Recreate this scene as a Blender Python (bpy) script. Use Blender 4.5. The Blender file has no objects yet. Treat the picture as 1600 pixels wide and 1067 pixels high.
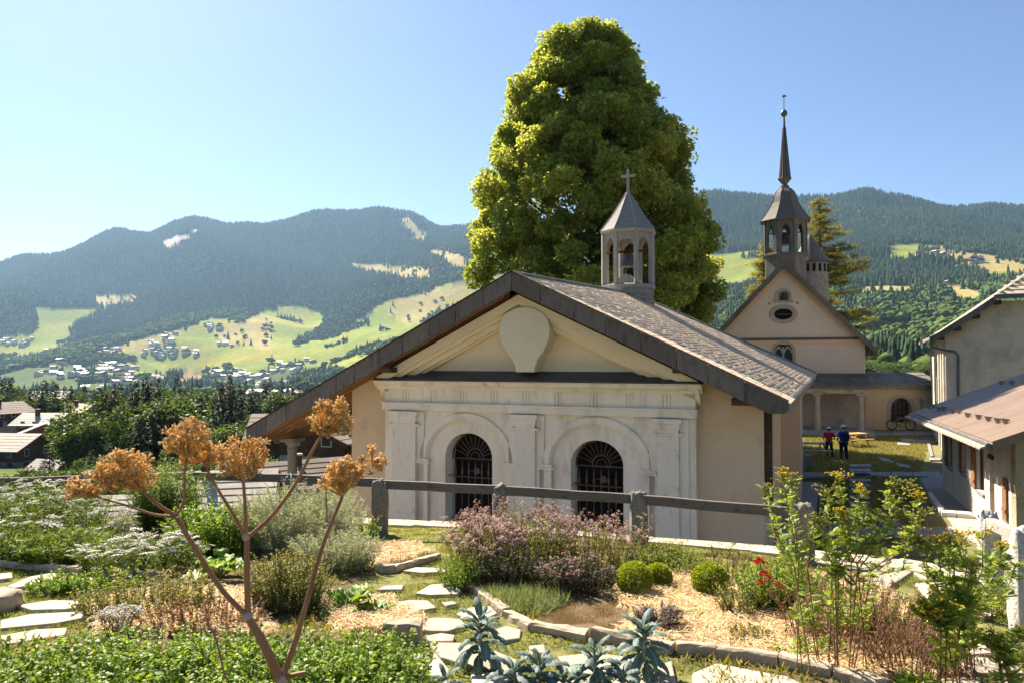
import bpy, bmesh, math, random
import numpy as np
from mathutils import Vector, Matrix
R = math.radians
rng = np.random.default_rng(7); random.seed(7)
SC = bpy.context.scene
COL = SC.collection
# ------------------------------------------------------------------ camera, sky, sun, exposure
FPX = 1150.0; HOR = 562.0
PITCH = math.atan((HOR-533.5)/FPX)
cam = bpy.data.cameras.new('camera'); camo = bpy.data.objects.new('camera', cam); COL.objects.link(camo)
cam.sensor_width = 36; cam.lens = FPX/1600*36; cam.clip_start = 0.05; cam.clip_end = 30000
camo.location = (0, 0, 0); camo.rotation_euler = (math.pi/2+PITCH, 0, 0)
cam.dof.use_dof = True; cam.dof.focus_distance = 16; cam.dof.aperture_fstop = 9
SC.camera = camo
SUN_AZ = (-0.56, 0.83); SUN_EL = R(43)
w = bpy.data.worlds.new('World'); SC.world = w; w.use_nodes = True
nt = w.node_tree; nt.nodes.clear()
sky = nt.nodes.new('ShaderNodeTexSky'); sky.sky_type = 'NISHITA'; sky.sun_disc = False
sky.sun_elevation = SUN_EL; sky.sun_rotation = math.atan2(SUN_AZ[0], SUN_AZ[1])
sky.altitude = 1100; sky.air_density = 1.0; sky.dust_density = 1.1; sky.ozone_density = 1.9
bg = nt.nodes.new('ShaderNodeBackground'); bg.inputs[1].default_value = 0.05
wo = nt.nodes.new('ShaderNodeOutputWorld'); tnt = nt.nodes.new('ShaderNodeVectorMath'); tnt.operation = 'MULTIPLY'; tnt.inputs[1].default_value = (.84, .90, 1.0); nt.links.new(sky.outputs[0], tnt.inputs[0]); nt.links.new(tnt.outputs[0], bg.inputs[0]); nt.links.new(bg.outputs[0], wo.inputs[0])
sun = bpy.data.lights.new('sun', 'SUN'); sun.energy = 5.0; sun.angle = R(0.53); sun.color = (1.0, 0.89, 0.73)
suno = bpy.data.objects.new('sun', sun); COL.objects.link(suno)
sdir = Vector((SUN_AZ[0]*math.cos(SUN_EL), SUN_AZ[1]*math.cos(SUN_EL), math.sin(SUN_EL))).normalized()
suno.rotation_euler = sdir.to_track_quat('Z', 'Y').to_euler(); suno.location = (-30, 30, 40)
SC.view_settings.view_transform = 'Standard'; SC.view_settings.look = 'None'
SC.view_settings.exposure = 1.6; SC.view_settings.gamma = 1.0; SC.view_settings.use_curve_mapping = False
SC.render.engine = 'CYCLES'
cy = SC.cycles
cy.use_denoising = True; cy.max_bounces = 8; cy.diffuse_bounces = 3; cy.glossy_bounces = 2
cy.transmission_bounces = 3; cy.transparent_max_bounces = 6; cy.volume_bounces = 0
cy.use_adaptive_sampling = True; cy.adaptive_threshold = 0.02; cy.caustics_reflective = False; cy.caustics_refractive = False

# ------------------------------------------------------------------ measuring helpers (photograph pixels -> world rays)
cp, sp = math.cos(PITCH), math.sin(PITCH)
def ray(px, py):
    a = (px-800)/FPX; b = -(py-533.5)/FPX
    return Vector((a, cp-b*sp, sp+b*cp))
def at(px, py, Y):
    d = ray(px, py); return d*(Y/d.y)
def on_z(px, py, z):
    d = ray(px, py); return d*(z/d.z)
def px_of(x, y): return 800+FPX*x/y
def gz(x, y):                                   # garden ground
    y = max(y, -4); return -1.65-0.083*y + 0.02*math.sin(x*1.3+y*.7)
def G(px, py, lift=0.0):
    d = ray(px, py); t = 5.0
    for _ in range(25):
        p = d*t; z = gz(p.x, p.y)+lift
        t = t*0.5+0.5*max(.3, (z/d.z))
    return d*t
def Gy(px, Y, lift=0):                          # garden point at column px, depth Y
    x = (px-800)/FPX*Y; return Vector((x, Y, gz(x, Y)+lift))

# ------------------------------------------------------------------ object helpers
def tag(o, label=None, cat=None, group=None, kind=None):
    if label: o['label'] = label
    if cat: o['category'] = cat
    if group: o['group'] = group
    if kind: o['kind'] = kind
    return o
def empty(name, loc=(0, 0, 0), rz=0, label=None, cat=None, group=None, kind=None):
    o = bpy.data.objects.new(name, None); COL.objects.link(o); o.location = loc; o.rotation_euler = (0, 0, rz)
    o.empty_display_size = .2
    return tag(o, label, cat, group, kind)
def link(name, me, parent=None, loc=None, rot=None, scale=None):
    o = bpy.data.objects.new(name, me); COL.objects.link(o)
    if parent: o.parent = parent
    if loc is not None: o.location = loc
    if rot is not None: o.rotation_euler = rot
    if scale is not None: o.scale = scale if hasattr(scale, '__len__') else (scale,)*3
    return o
class MB:
    def __init__(s): s.v = []; s.f = []; s.m = []; s.sm = []
    def add(s, vs, fs, mi=0, smooth=False):
        o = len(s.v); s.v += [tuple(v) for v in vs]; s.f += [tuple(i+o for i in f) for f in fs]
        s.m += [mi]*len(fs); s.sm += [smooth]*len(fs); return s
    def box(s, x0, x1, y0, y1, z0, z1, mi=0, M=None):
        vs = [Vector((x, y, z)) for z in (z0, z1) for y in (y0, y1) for x in (x0, x1)]
        if M is not None: vs = [M @ v for v in vs]
        return s.add(vs, [(0, 2, 3, 1), (4, 5, 7, 6), (0, 1, 5, 4), (2, 6, 7, 3), (0, 4, 6, 2), (1, 3, 7, 5)], mi)
    def hexa(s, b, t, mi=0):                     # 4 bottom, 4 top points (same winding, ccw from above)
        return s.add(list(b)+list(t), [(3, 2, 1, 0), (4, 5, 6, 7), (0, 1, 5, 4), (1, 2, 6, 5), (2, 3, 7, 6), (3, 0, 4, 7)], mi)
    def prism(s, pts, axis, a, b, mi=0):         # 2D polygon extruded along axis; pts (u,w): axis y -> (x,z), x -> (y,z), z -> (x,y)
        n = len(pts)
        def mk(p, t): return {'y': (p[0], t, p[1]), 'x': (t, p[0], p[1]), 'z': (p[0], p[1], t)}[axis]
        vs = [mk(p, a) for p in pts]+[mk(p, b) for p in pts]
        ar = sum(pts[i][0]*pts[(i+1) % n][1]-pts[(i+1) % n][0]*pts[i][1] for i in range(n))
        fl = (ar > 0) == ((b > a) != (axis == 'y'))
        f = [tuple(range(n))[::-1], tuple(range(n, 2*n))]+[(i, (i+1) % n, n+(i+1) % n, n+i) for i in range(n)]
        if not fl: f = [q[::-1] for q in f]
        return s.add(vs, f, mi)
    def tube(s, pts, rad, n=6, mi=0, smooth=True, cap=True):
        pts = [Vector(p) for p in pts]
        if not hasattr(rad, '__len__'): rad = [rad]*len(pts)
        rings = []; prev = None
        for i, p in enumerate(pts):
            t = (pts[min(i+1, len(pts)-1)]-pts[max(i-1, 0)]).normalized()
            if prev is None:
                a = Vector((0, 0, 1)) if abs(t.z) < .9 else Vector((1, 0, 0))
                u = t.cross(a).normalized()
            else: u = (prev-t*prev.dot(t)).normalized()
            prev = u; vv = t.cross(u)
            rings += [p+(u*math.cos(2*math.pi*k/n)+vv*math.sin(2*math.pi*k/n))*rad[i] for k in range(n)]
        fs = [(i*n+k, i*n+(k+1) % n, (i+1)*n+(k+1) % n, (i+1)*n+k) for i in range(len(pts)-1) for k in range(n)]
        s.add(rings, fs, mi, smooth)
        if cap:
            s.add(rings[:n], [tuple(range(n))[::-1]], mi); s.add(rings[-n:], [tuple(range(n))], mi)
        return s
    def lathe(s, prof, n=8, c=(0, 0), rot=0, mi=0, smooth=False, cap=True):   # prof [(r,z)]
        vs = [(c[0]+r*math.cos(rot+2*math.pi*k/n), c[1]+r*math.sin(rot+2*math.pi*k/n), z) for r, z in prof for k in range(n)]
        fs = [(i*n+k, i*n+(k+1) % n, (i+1)*n+(k+1) % n, (i+1)*n+k) for i in range(len(prof)-1) for k in range(n)]
        s.add(vs, fs, mi, smooth)
        if cap:
            s.add(vs[:n], [tuple(range(n))[::-1]], mi); s.add(vs[-n:], [tuple(range(n))], mi)
        return s
    def mesh(s, name, mats):
        me = bpy.data.meshes.new(name); me.from_pydata(s.v, [], s.f)
        for m in (mats if isinstance(mats, (list, tuple)) else [mats]): me.materials.append(m)
        me.polygons.foreach_set('material_index', s.m); me.polygons.foreach_set('use_smooth', s.sm)
        me.update(); return me
    def build(s, name, mats, parent=None, loc=None, rot=None, bevel=0):
        o = link(name, s.mesh(name, mats), parent, loc, rot)
        if bevel:
            b = o.modifiers.new('bevel', 'BEVEL'); b.width = bevel; b.segments = 2; b.limit_method = 'ANGLE'
        return o
def npmesh(name, V, F, mats, v=None, col=None, smooth=False, mi=None):
    V = np.asarray(V, np.float32); F = np.asarray(F, np.int32); m = F.shape[1]
    me = bpy.data.meshes.new(name)
    me.vertices.add(len(V)); me.vertices.foreach_set('co', V.ravel())
    me.loops.add(F.size); me.loops.foreach_set('vertex_index', F.ravel())
    me.polygons.add(len(F)); me.polygons.foreach_set('loop_start', np.arange(0, F.size, m, dtype=np.int32))
    try: me.polygons.foreach_set('loop_total', np.full(len(F), m, np.int32))
    except Exception: pass
    for k in (mats if isinstance(mats, (list, tuple)) else [mats]): me.materials.append(k)
    if mi is not None: me.polygons.foreach_set('material_index', np.asarray(mi, np.int32))
    if smooth: me.polygons.foreach_set('use_smooth', np.ones(len(F), bool))
    me.update(calc_edges=True)
    if v is not None:
        a = me.attributes.new('v', 'FLOAT', 'POINT'); a.data.foreach_set('value', np.asarray(v, np.float32))
    if col is not None:
        a = me.attributes.new('Col', 'FLOAT_COLOR', 'POINT'); c = np.ones((len(V), 4), np.float32); c[:, :3] = col
        a.data.foreach_set('color', c.ravel())
    return me
def nrm(a): return a/np.maximum(np.linalg.norm(a, axis=-1, keepdims=True), 1e-9)
def frames(d, up=None, roll=None):
    """3x3 matrices whose Y axis is d; Z near up, rolled about d"""
    d = nrm(np.asarray(d, float)); n = len(d)
    up = np.tile([0, 0, 1.], (n, 1)) if up is None else up
    x = np.cross(d, up); bad = np.linalg.norm(x, axis=1) < 1e-3; x[bad] = [1, 0, 0]
    x = nrm(x); z = np.cross(x, d)
    if roll is not None:
        c, s_ = np.cos(roll)[:, None], np.sin(roll)[:, None]
        x, z = x*c+z*s_, z*c-x*s_
    return np.stack([x, d, z], axis=2)
def inst(tv, tf, P, Rm, S):
    tv = np.asarray(tv, float); tf = np.asarray(tf); n = len(P); k = len(tv)
    S = np.asarray(S, float)
    if S.ndim == 1: S = S[:, None]
    L = tv[None]*S[:, None, :] if S.shape[1] == 3 else tv[None]*S[:, :, None]
    V = np.einsum('nij,nkj->nki', Rm, L)+np.asarray(P)[:, None, :]
    F = (tf[None]+(np.arange(n)*k)[:, None, None]).reshape(-1, tf.shape[1])
    return V.reshape(-1, 3), F
class NB:                                        # numpy soup of triangles
    def __init__(s): s.V = []; s.F = []; s.a = []; s.n = 0
    def add(s, V, F, v=None):
        V = np.asarray(V, float); s.V.append(V); s.F.append(np.asarray(F)+s.n); s.n += len(V)
        s.a.append(np.zeros(len(V)) if v is None else (np.full(len(V), v) if np.isscalar(v) else v)); return s
    def put(s, T, P, Rm, S, v=None):
        if len(P) == 0: return s
        V, F = inst(T[0], T[1], P, Rm, S)
        v = rng.random(len(P)) if v is None else v
        return s.add(V, F, np.repeat(v, len(T[0])))
    def build(s, name, mat, parent=None, smooth=False):
        if not s.V: return None
        me = npmesh(name, np.concatenate(s.V), np.concatenate(s.F), mat, np.concatenate(s.a), smooth=smooth)
        return link(name, me, parent)
def tubes_np(nb, A, B, r0, r1, v=None, n=3):
    """straight 3-sided stems from A to B"""
    A = np.asarray(A, float); B = np.asarray(B, float); N = len(A)
    Fm = frames(B-A); an = np.arange(n)*2*np.pi/n
    c = np.stack([np.cos(an), np.zeros(n), np.sin(an)], 1)
    o = np.einsum('nij,kj->nki', Fm, c)
    r0 = np.broadcast_to(r0, N)[:, None, None]; r1 = np.broadcast_to(r1, N)[:, None, None]
    V = np.concatenate([A[:, None]+o*r0, B[:, None]+o*r1], 1)
    q = []
    for k in range(n): q += [(k, (k+1) % n, n+(k+1) % n), (k, n+(k+1) % n, n+k)]
    F = (np.array(q)[None]+(np.arange(N)*2*n)[:, None, None]).reshape(-1, 3)
    v = rng.random(N) if v is None else np.broadcast_to(v, N)
    nb.add(V.reshape(-1, 3), F, np.repeat(v, 2*n))
def leafT(w=.4, fold=.08, droop=.1):
    return (np.array([(0, 0, 0), (w/2, .42, fold), (0, 1, -droop), (-w/2, .42, fold)]), np.array([(0, 1, 2), (0, 2, 3)]))
def leafT4(w=.4, fold=.08, droop=.15):
    return (np.array([(0, 0, 0), (w/2, .3, fold), (w*.42, .68, fold-droop*.3), (0, 1, -droop), (-w*.42, .68, fold-droop*.3), (-w/2, .3, fold), (0, .5, 0)]),
            np.array([(0, 1, 6), (1, 2, 6), (2, 3, 6), (3, 4, 6), (4, 5, 6), (5, 0, 6)]))
OCT = (np.array([(1, 0, 0), (-1, 0, 0), (0, 1, 0), (0, -1, 0), (0, 0, 1), (0, 0, -1.)]),
       np.array([(0, 2, 4), (2, 1, 4), (1, 3, 4), (3, 0, 4), (2, 0, 5), (1, 2, 5), (3, 1, 5), (0, 3, 5)]))
EYE = lambda n: np.tile(np.eye(3), (n, 1, 1))
def rdir(n, zlo=-1, zhi=1):
    z = rng.uniform(zlo, zhi, n); a = rng.uniform(0, 2*np.pi, n); r = np.sqrt(np.maximum(0, 1-z*z))
    return np.stack([r*np.cos(a), r*np.sin(a), z], 1)
def vnoise(x, y, s, seed=0):                     # cheap smooth value noise in numpy
    x = np.asarray(x, float)/s+seed*17.3; y = np.asarray(y, float)/s+seed*9.1
    xi = np.floor(x); yi = np.floor(y); fx = x-xi; fy = y-yi
    fx = fx*fx*(3-2*fx); fy = fy*fy*(3-2*fy)
    def h(a, b):
        t = np.sin(a*127.1+b*311.7+seed*74.7)*43758.5453; return t-np.floor(t)
    return (h(xi, yi)*(1-fx)+h(xi+1, yi)*fx)*(1-fy)+(h(xi, yi+1)*(1-fx)+h(xi+1, yi+1)*fx)*fy

# ------------------------------------------------------------------ materials
def lin(c): return tuple(c)+(1,)
MC = {}
def mat(name, cols, scale=4, rough=.85, bump=0, bscale=None, attr=None, transl=0, metal=0, spec=.25, stretch=None,
        stain=None, wave=None, detail=8, rnd=0, coord='Object', bdist=.02, tcol=None):
    if name in MC: return MC[name]
    m = bpy.data.materials.new(name); m.use_nodes = True; N = m.node_tree.nodes; L = m.node_tree.links
    p = N['Principled BSDF']; out = N['Material Output']
    p.inputs['Roughness'].default_value = rough; p.inputs['Metallic'].default_value = metal
    p.inputs['Specular IOR Level'].default_value = spec
    tc = N.new('ShaderNodeTexCoord'); vec = tc.outputs[coord]
    if stretch:
        mp = N.new('ShaderNodeMapping'); mp.inputs['Scale'].default_value = stretch; L.new(vec, mp.inputs[0]); vec = mp.outputs[0]
    def noise(sc, det=detail, ro=.6):
        n = N.new('ShaderNodeTexNoise'); n.inputs['Scale'].default_value = sc; n.inputs['Detail'].default_value = det
        n.inputs['Roughness'].default_value = ro; L.new(vec, n.inputs['Vector']); return n.outputs['Fac']
    def ramp(fac, cs, lo=.3, hi=.7):
        r = N.new('ShaderNodeValToRGB'); e = r.color_ramp.elements
        if len(cs) == 1: cs = [cs[0], cs[0]]
        while len(e) < len(cs): e.new(.5)
        for i, c in enumerate(cs):
            e[i].position = lo+(hi-lo)*i/(len(cs)-1); e[i].color = lin(c)
        L.new(fac, r.inputs[0]); return r.outputs[0]
    if attr == 'Col':
        a = N.new('ShaderNodeAttribute'); a.attribute_name = 'Col'; c = a.outputs['Color']
        mx = N.new('ShaderNodeMix'); mx.data_type = 'RGBA'; mx.blend_type = 'MULTIPLY'; mx.inputs[0].default_value = 1
        L.new(c, mx.inputs[6]); L.new(ramp(noise(scale), cols), mx.inputs[7]); c = mx.outputs[2]
    elif attr:
        a = N.new('ShaderNodeAttribute'); a.attribute_name = attr; c = ramp(a.outputs['Fac'], cols, 0, 1)
    else: c = ramp(noise(scale), cols)
    if stain:                                     # (colour, scale, lo, hi)
        mx = N.new('ShaderNodeMix'); mx.data_type = 'RGBA'
        rr = ramp(noise(stain[1], 10, .7), [(0, 0, 0), (1, 1, 1)], stain[2], stain[3])
        L.new(rr, mx.inputs[0]); L.new(c, mx.inputs[6]); mx.inputs[7].default_value = lin(stain[0]); c = mx.outputs[2]
    if rnd:
        oi = N.new('ShaderNodeObjectInfo'); mr = N.new('ShaderNodeMapRange'); mr.inputs[3].default_value = 1-rnd; mr.inputs[4].default_value = 1+rnd
        L.new(oi.outputs['Random'], mr.inputs[0])
        vm = N.new('ShaderNodeVectorMath'); vm.operation = 'SCALE'; L.new(c, vm.inputs[0]); L.new(mr.outputs[0], vm.inputs['Scale']); c = vm.outputs[0]
    L.new(c, p.inputs['Base Color'])
    if bump:
        b = N.new('ShaderNodeBump'); b.inputs['Strength'].default_value = bump; b.inputs['Distance'].default_value = bdist
        L.new(noise(bscale or scale*4, 10, .65), b.inputs['Height']); L.new(b.outputs[0], p.inputs['Normal'])
    if transl:
        t = N.new('ShaderNodeBsdfTranslucent'); ms = N.new('ShaderNodeMixShader'); ms.inputs[0].default_value = transl
        tcx = N.new('ShaderNodeMix'); tcx.data_type = 'RGBA'; tcx.blend_type = 'MULTIPLY'; tcx.inputs[0].default_value = 1
        L.new(c, tcx.inputs[6]); tcx.inputs[7].default_value = lin(tcol or (1.5, 1.35, .6)); L.new(tcx.outputs[2], t.inputs['Color'])
        L.new(p.outputs[0], ms.inputs[1]); L.new(t.outputs[0], ms.inputs[2]); L.new(ms.outputs[0], out.inputs['Surface'])
    MC[name] = m; return m

plaster_white = mat('plaster_white', [(.74, .63, .48), (.85, .75, .60), (.88, .79, .65)], 1.3, .9, .25, 30, stain=((.50, .44, .36), 2.4, .54, .76), stretch=(1.4, 1.4, .4))
plaster_worn = mat('plaster_worn', [(.76, .67, .54), (.84, .75, .62)], 1.3, .9, .3, 30, stain=((.56, .52, .46), 7.5, .56, .66), stretch=(1, 1, .6))
plaster_yellow = mat('plaster_yellow', [(.76, .63, .42), (.83, .71, .49)], 1.0, .9, .25, 30, stain=((.48, .40, .28), 1.4, .6, .8))
plaster_ochre = mat('plaster_ochre', [(.62, .45, .29), (.70, .52, .34), (.64, .49, .34)], .8, .9, .3, 25, stain=((.42, .32, .22), 1.1, .55, .8))
plaster_pink = mat('plaster_pink', [(.66, .52, .44), (.73, .59, .50)], .5, .9, .2, 20, stain=((.50, .40, .32), .7, .6, .8), stretch=(1, 1, .4))
plaster_salmon = mat('plaster_salmon', [(.72, .46, .33), (.76, .51, .38)], .8, .9, .2, 20)
plaster_rough = mat('plaster_rough', [(.64, .47, .35), (.77, .59, .46), (.70, .53, .40)], 1.6, .95, .9, 14, bdist=.05, stain=((.30, .25, .2), .5, .5, .75))
plaster_bright = mat('plaster_bright', [(.55, .50, .42), (.68, .63, .54)], 1.5, .95, .6, 14, bdist=.04, stain=((.35, .28, .2), 1.2, .58, .72))
plaster_old = mat('plaster_old', [(.34, .28, .19), (.48, .40, .27), (.40, .34, .25)], 1.2, .95, .9, 9, bdist=.06, stain=((.20, .16, .11), 2.5, .52, .66))
plaster_grey = mat('plaster_grey', [(.34, .29, .25), (.46, .40, .35)], .8, .95, .4, 12, stain=((.17, .15, .14), .9, .55, .75))
stucco_tan = mat('stucco_tan', [(.50, .38, .25), (.62, .49, .33), (.55, .44, .32)], 3, .95, 1, 12, bdist=.06)
slate = mat('slate', [(.075, .064, .057), (.145, .125, .11), (.105, .09, .08)], 3.5, .75, .8, 22, stretch=(1.6, 1.6, .45), stain=((.24, .21, .18), 2.2, .60, .75), rnd=.22, spec=.4)
lead = mat('lead', [(.06, .055, .052), (.10, .09, .085)], 2, .6, .3, 10, stain=((.15, .13, .11), 3, .6, .72))
shingle_m = mat('shingle', [(.38, .28, .19), (.72, .56, .41), (.55, .42, .30)], 1.1, .85, .5, 40, attr='v', stretch=(1, 1, 1))
shingle_o = mat('shingle_single', [(.40, .30, .205), (.72, .57, .42), (.55, .43, .31)], 1.4, .85, .5, 30, rnd=.25)
shingle_grey = mat('shingle_grey', [(.16, .145, .13), (.30, .28, .25)], 3, .8, .5, 20, rnd=.15)
wood_dark = mat('wood_dark', [(.055, .032, .018), (.11, .065, .035)], 3, .8, .4, 12, stretch=(1, 1, 6))
wood_warm = mat('wood_warm', [(.20, .10, .045), (.32, .17, .08)], 3, .75, .4, 12, stretch=(6, 1, 6))
wood_grey = mat('wood_grey', [(.085, .07, .065), (.17, .145, .13), (.12, .10, .092)], 2, .8, .6, 20, stretch=(.35, 8, 8), stain=((.05, .04, .035), 1.2, .6, .72))
wood_chalet = mat('wood_chalet', [(.07, .035, .022), (.14, .07, .045)], 1.5, .85, .3, 6, rnd=.2)
iron = mat('iron', [(.10, .065, .05), (.16, .11, .09)], 8, .7, .2, 30)
dark_in = mat('dark_inside', [(.008, .007, .006), (.014, .011, .009)], 2, .9)
granite = mat('granite', [(.07, .065, .055), (.27, .245, .205), (.15, .135, .115)], 22, .95, 1, 45, bdist=.015, stain=((.42, .41, .36), 9, .62, .70))
granite_pale = mat('granite_pale', [(.34, .32, .29), (.60, .57, .52), (.47, .44, .40)], 14, .95, 1, 40, bdist=.02, stain=((.10, .10, .09), 8, .66, .72))
stone_pale = mat('stone_pale', [(.30, .255, .19), (.46, .395, .305), (.38, .33, .255)], 4, .9, .5, 25, bdist=.01, rnd=.14)
stone_kerb = mat('stone_kerb', [(.27, .21, .145), (.44, .36, .265), (.35, .28, .20)], 6, .92, .8, 25, bdist=.012, rnd=.15)
stone_grey = mat('stone_grey', [(.20, .20, .20), (.34, .34, .33)], 4, .9, .6, 20, bdist=.01, rnd=.15)
metal_roof = mat('metal_roof', [(.175, .115, .078), (.235, .16, .11)], .7, .5, .15, 8, spec=.4, stain=((.20, .12, .085), 1.5, .6, .75))
zinc = mat('zinc', [(.10, .095, .10), (.17, .16, .165)], 3, .45, .2, 10, metal=.4)
white_paint = mat('white_paint', [(.62, .6, .55), (.7, .68, .63)], 2, .8)
# ------------------------------------------------------------------ terrain (valley, hills) as one polar sheet
TPX = np.array([-700, -300, 0, 300, 500, 600, 740, 900, 1100, 1200, 1400, 1600, 2000, 2600.])
TD = np.log(np.array([12, 30, 60, 100, 200, 400, 700, 1000, 1500, 2000, 2500, 3000, 3500, 4200, 5600.]))
S_ = lambda *a: list(a)
# near part in metres below the eye, far part as elevation read from the photograph
zn = {0: (-5, -10, -13, -17, -21), 740: (-5, -9, -11, -14, -20), 1100: (-5, -5.6, -8, -10, -15), 1600: (-5, -5.2, -6.5, -7.5, -10)}
far = {-700: S_(691, 664, 642, 620, 600, 560, 520, 490, 470, 520), -300: S_(691, 664, 642, 619, 596, 560, 510, 475, 440, 500), 0: S_(691, 664, 642, 619, 592, 548, 500, 458, 413, 480),
       300: S_(691, 664, 642, 617, 588, 545, 490, 420, 354, 440), 500: S_(690, 660, 638, 612, 578, 530, 475, 410, 346, 430), 600: S_(690, 660, 633, 600, 560, 515, 460, 400, 337, 430),
       740: S_(685, 650, 620, 575, 527, 470, 425, 392, 362, 450), 900: S_(670, 640, 600, 545, 490, 430, 385, 350, 350, 450), 1100: S_(640, 590, 540, 480, 430, 380, 313, 345, 380, 450),
       1200: S_(604, 548, 500, 452, 412, 368, 311, 345, 380, 450), 1350: S_(598, 548, 500, 440, 392, 350, 306, 345, 380, 450), 1400: S_(598, 548, 500, 436, 388, 352, 315, 345, 380, 450), 1600: S_(598, 545, 492, 434, 394, 362, 322, 345, 380, 450),
       2000: S_(600, 550, 500, 450, 410, 370, 335, 345, 380, 450), 2600: S_(600, 560, 520, 480, 440, 400, 370, 360, 380, 450)}
TPX = np.array(sorted(far.keys()), float)
Yd = np.exp(TD)
TAB = np.zeros((len(TPX), len(TD)))
for i, k in enumerate(TPX):
    kk = sorted(zn.keys()); nz = [np.interp(k, kk, [zn[q][j] for q in kk]) for j in range(5)]
    TAB[i] = nz+[(HOR-far[int(k)][j])/FPX*Yd[5+j] for j in range(10)]
def sstep(a, b, x): t = np.clip((x-a)/(b-a), 0, 1); return t*t*(3-2*t)
def tabz(px, Y):
    px = np.clip(px, TPX[0], TPX[-1]); ly = np.clip(np.log(np.maximum(Y, 1)), TD[0], TD[-1])
    i = np.clip(np.searchsorted(TPX, px)-1, 0, len(TPX)-2); j = np.clip(np.searchsorted(TD, ly)-1, 0, len(TD)-2)
    u = (px-TPX[i])/(TPX[i+1]-TPX[i]); u = u*u*(3-2*u); Yj = Yd[j]; v = (np.exp(ly)-Yj)/(Yd[j+1]-Yj)
    return (TAB[i, j]*(1-u)+TAB[i+1, j]*u)*(1-v)+(TAB[i, j+1]*(1-u)+TAB[i+1, j+1]*u)*v
def H(x, y):
    x = np.asarray(x, float); y = np.asarray(y, float); r = np.hypot(x, y)
    phi = np.clip(np.arctan2(x, y), R(-57), R(57)); px = 800+FPX*np.tan(phi); Y = r*np.cos(phi)
    z = tabz(px, Y)
    amp = sstep(300, 1800, Y)
    n = (vnoise(x, y, 620, 1)-.5)*95+(vnoise(x+y*.4, y*.55, 240, 2)-.5)*100+(vnoise(x, y, 110, 3)-.5)*26
    z = z+n*amp*np.where(px > 1000, .6, 1)+(vnoise(x, y, 40, 5)-.5)*3*sstep(80, 400, Y)
    back = sstep(R(60), R(100), np.abs(np.arctan2(x, y)))
    z = z*(1-back)+back*(-5+np.maximum(0, r-60)*.10)
    c = sstep(-11, -7, x)*(1-sstep(58, 75, y))*(1-sstep(60, 110, np.abs(x)))
    c = np.maximum(c, (1-sstep(14, 20, r)))
    return z*(1-c)-4.96*c
def unhz(px, py, lo=250., hi=4300.):             # distance at which the terrain is seen at photo pixel px,py
    Y = np.exp(np.linspace(np.log(lo), np.log(hi), 500)); x = (px-800)/FPX*Y
    yy = HOR-H(x, Y)/Y*FPX; run = np.minimum.accumulate(yy); k = np.argmax(run <= py)
    if run[-1] > py: k = len(Y)-1
    return float(x[k]), float(Y[k]), float(H(x[k], Y[k]))
def inpoly(px, py, poly):
    poly = np.array(poly, float); c = np.zeros(px.shape, bool); j = len(poly)-1
    for i in range(len(poly)):
        xi, yi = poly[i]; xj, yj = poly[j]
        with np.errstate(divide='ignore', invalid='ignore'):
            t = ((yi > py) != (yj > py)) & (px < (xj-xi)*(py-yi)/(yj-yi+1e-12)+xi)
        c ^= t; j = i
    return c
GREEN = [[(35, 485), (107, 478), (163, 481), (151, 488), (125, 501), (105, 507), (110, 530), (70, 546), (0, 560), (-60, 565), (-60, 530), (0, 525), (52, 519), (62, 504), (58, 488)],
         [(160, 543), (247, 519), (308, 506), (330, 497), (380, 500), (430, 475), (470, 478), (500, 487), (510, 500), (480, 515), (455, 535), (430, 545), (400, 560), (370, 575), (330, 575), (300, 570), (240, 565), (200, 552)],
         [(148, 562), (209, 565), (276, 565), (273, 577), (215, 583), (148, 575)],
         [(367, 575), (450, 540), (520, 525), (540, 508), (600, 470), (660, 455), (750, 428), (800, 430), (800, 500), (640, 545), (600, 570), (560, 585), (520, 566), (450, 566), (400, 582)],
         [(1391, 386), (1426, 377), (1477, 386), (1517, 396), (1555, 404), (1598, 411), (1640, 420), (1583, 428), (1555, 434), (1540, 422), (1517, 409), (1492, 406), (1454, 396), (1416, 401), (1391, 399)],
         [(1350, 520), (1398, 505), (1429, 503), (1438, 513), (1391, 527), (1350, 532)], [(1090, 397), (1195, 392), (1210, 430), (1160, 447), (1100, 455)]]
DRY = [[(145, 459), (209, 460), (215, 467), (180, 472), (163, 475), (145, 467)], [(545, 410), (600, 413), (672, 418), (672, 430), (620, 428), (560, 420), (546, 418)],
       [(663, 391), (682, 387), (732, 402), (732, 414), (690, 403)], [(618, 340), (640, 338), (655, 352), (668, 370), (630, 369), (648, 362), (633, 350)],
       [(1340, 447), (1423, 445), (1443, 456), (1390, 460), (1340, 460)], [(1467, 441), (1517, 452), (1545, 457), (1515, 469), (1490, 464)], [(160, 543), (247, 522), (300, 512), (250, 530), (180, 551)],
       [(330, 519), (395, 495), (430, 500), (420, 540), (360, 530)], [(600, 480), (655, 458), (720, 440), (760, 440), (640, 500)], [(1440, 380), (1600, 410), (1640, 420), (1560, 420), (1500, 400)]]
MOUND = [(276, 590), (300, 583), (325, 590), (312, 600), (284, 602)]
ROCK = [(245, 383), (262, 372), (290, 364), (304, 357), (309, 367), (288, 382), (262, 389)]
FLOOR = [(-200, 566), (148, 566), (330, 577), (400, 583), (480, 574), (640, 545), (800, 520), (800, 660), (-200, 660)]
nph1 = np.radians(np.concatenate([np.linspace(-180, -46, 60, endpoint=False), np.linspace(-46, 46, 640, endpoint=False), np.linspace(46, 180, 60, endpoint=False)]))
rr = np.concatenate([[0.5, 6, 12], np.exp(np.linspace(np.log(16), np.log(6400), 240))])
PH, RR = np.meshgrid(nph1, rr, indexing='ij'); X = RR*np.sin(PH); Yv = RR*np.cos(PH); Z = H(X, Yv)
na, nr = X.shape
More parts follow.
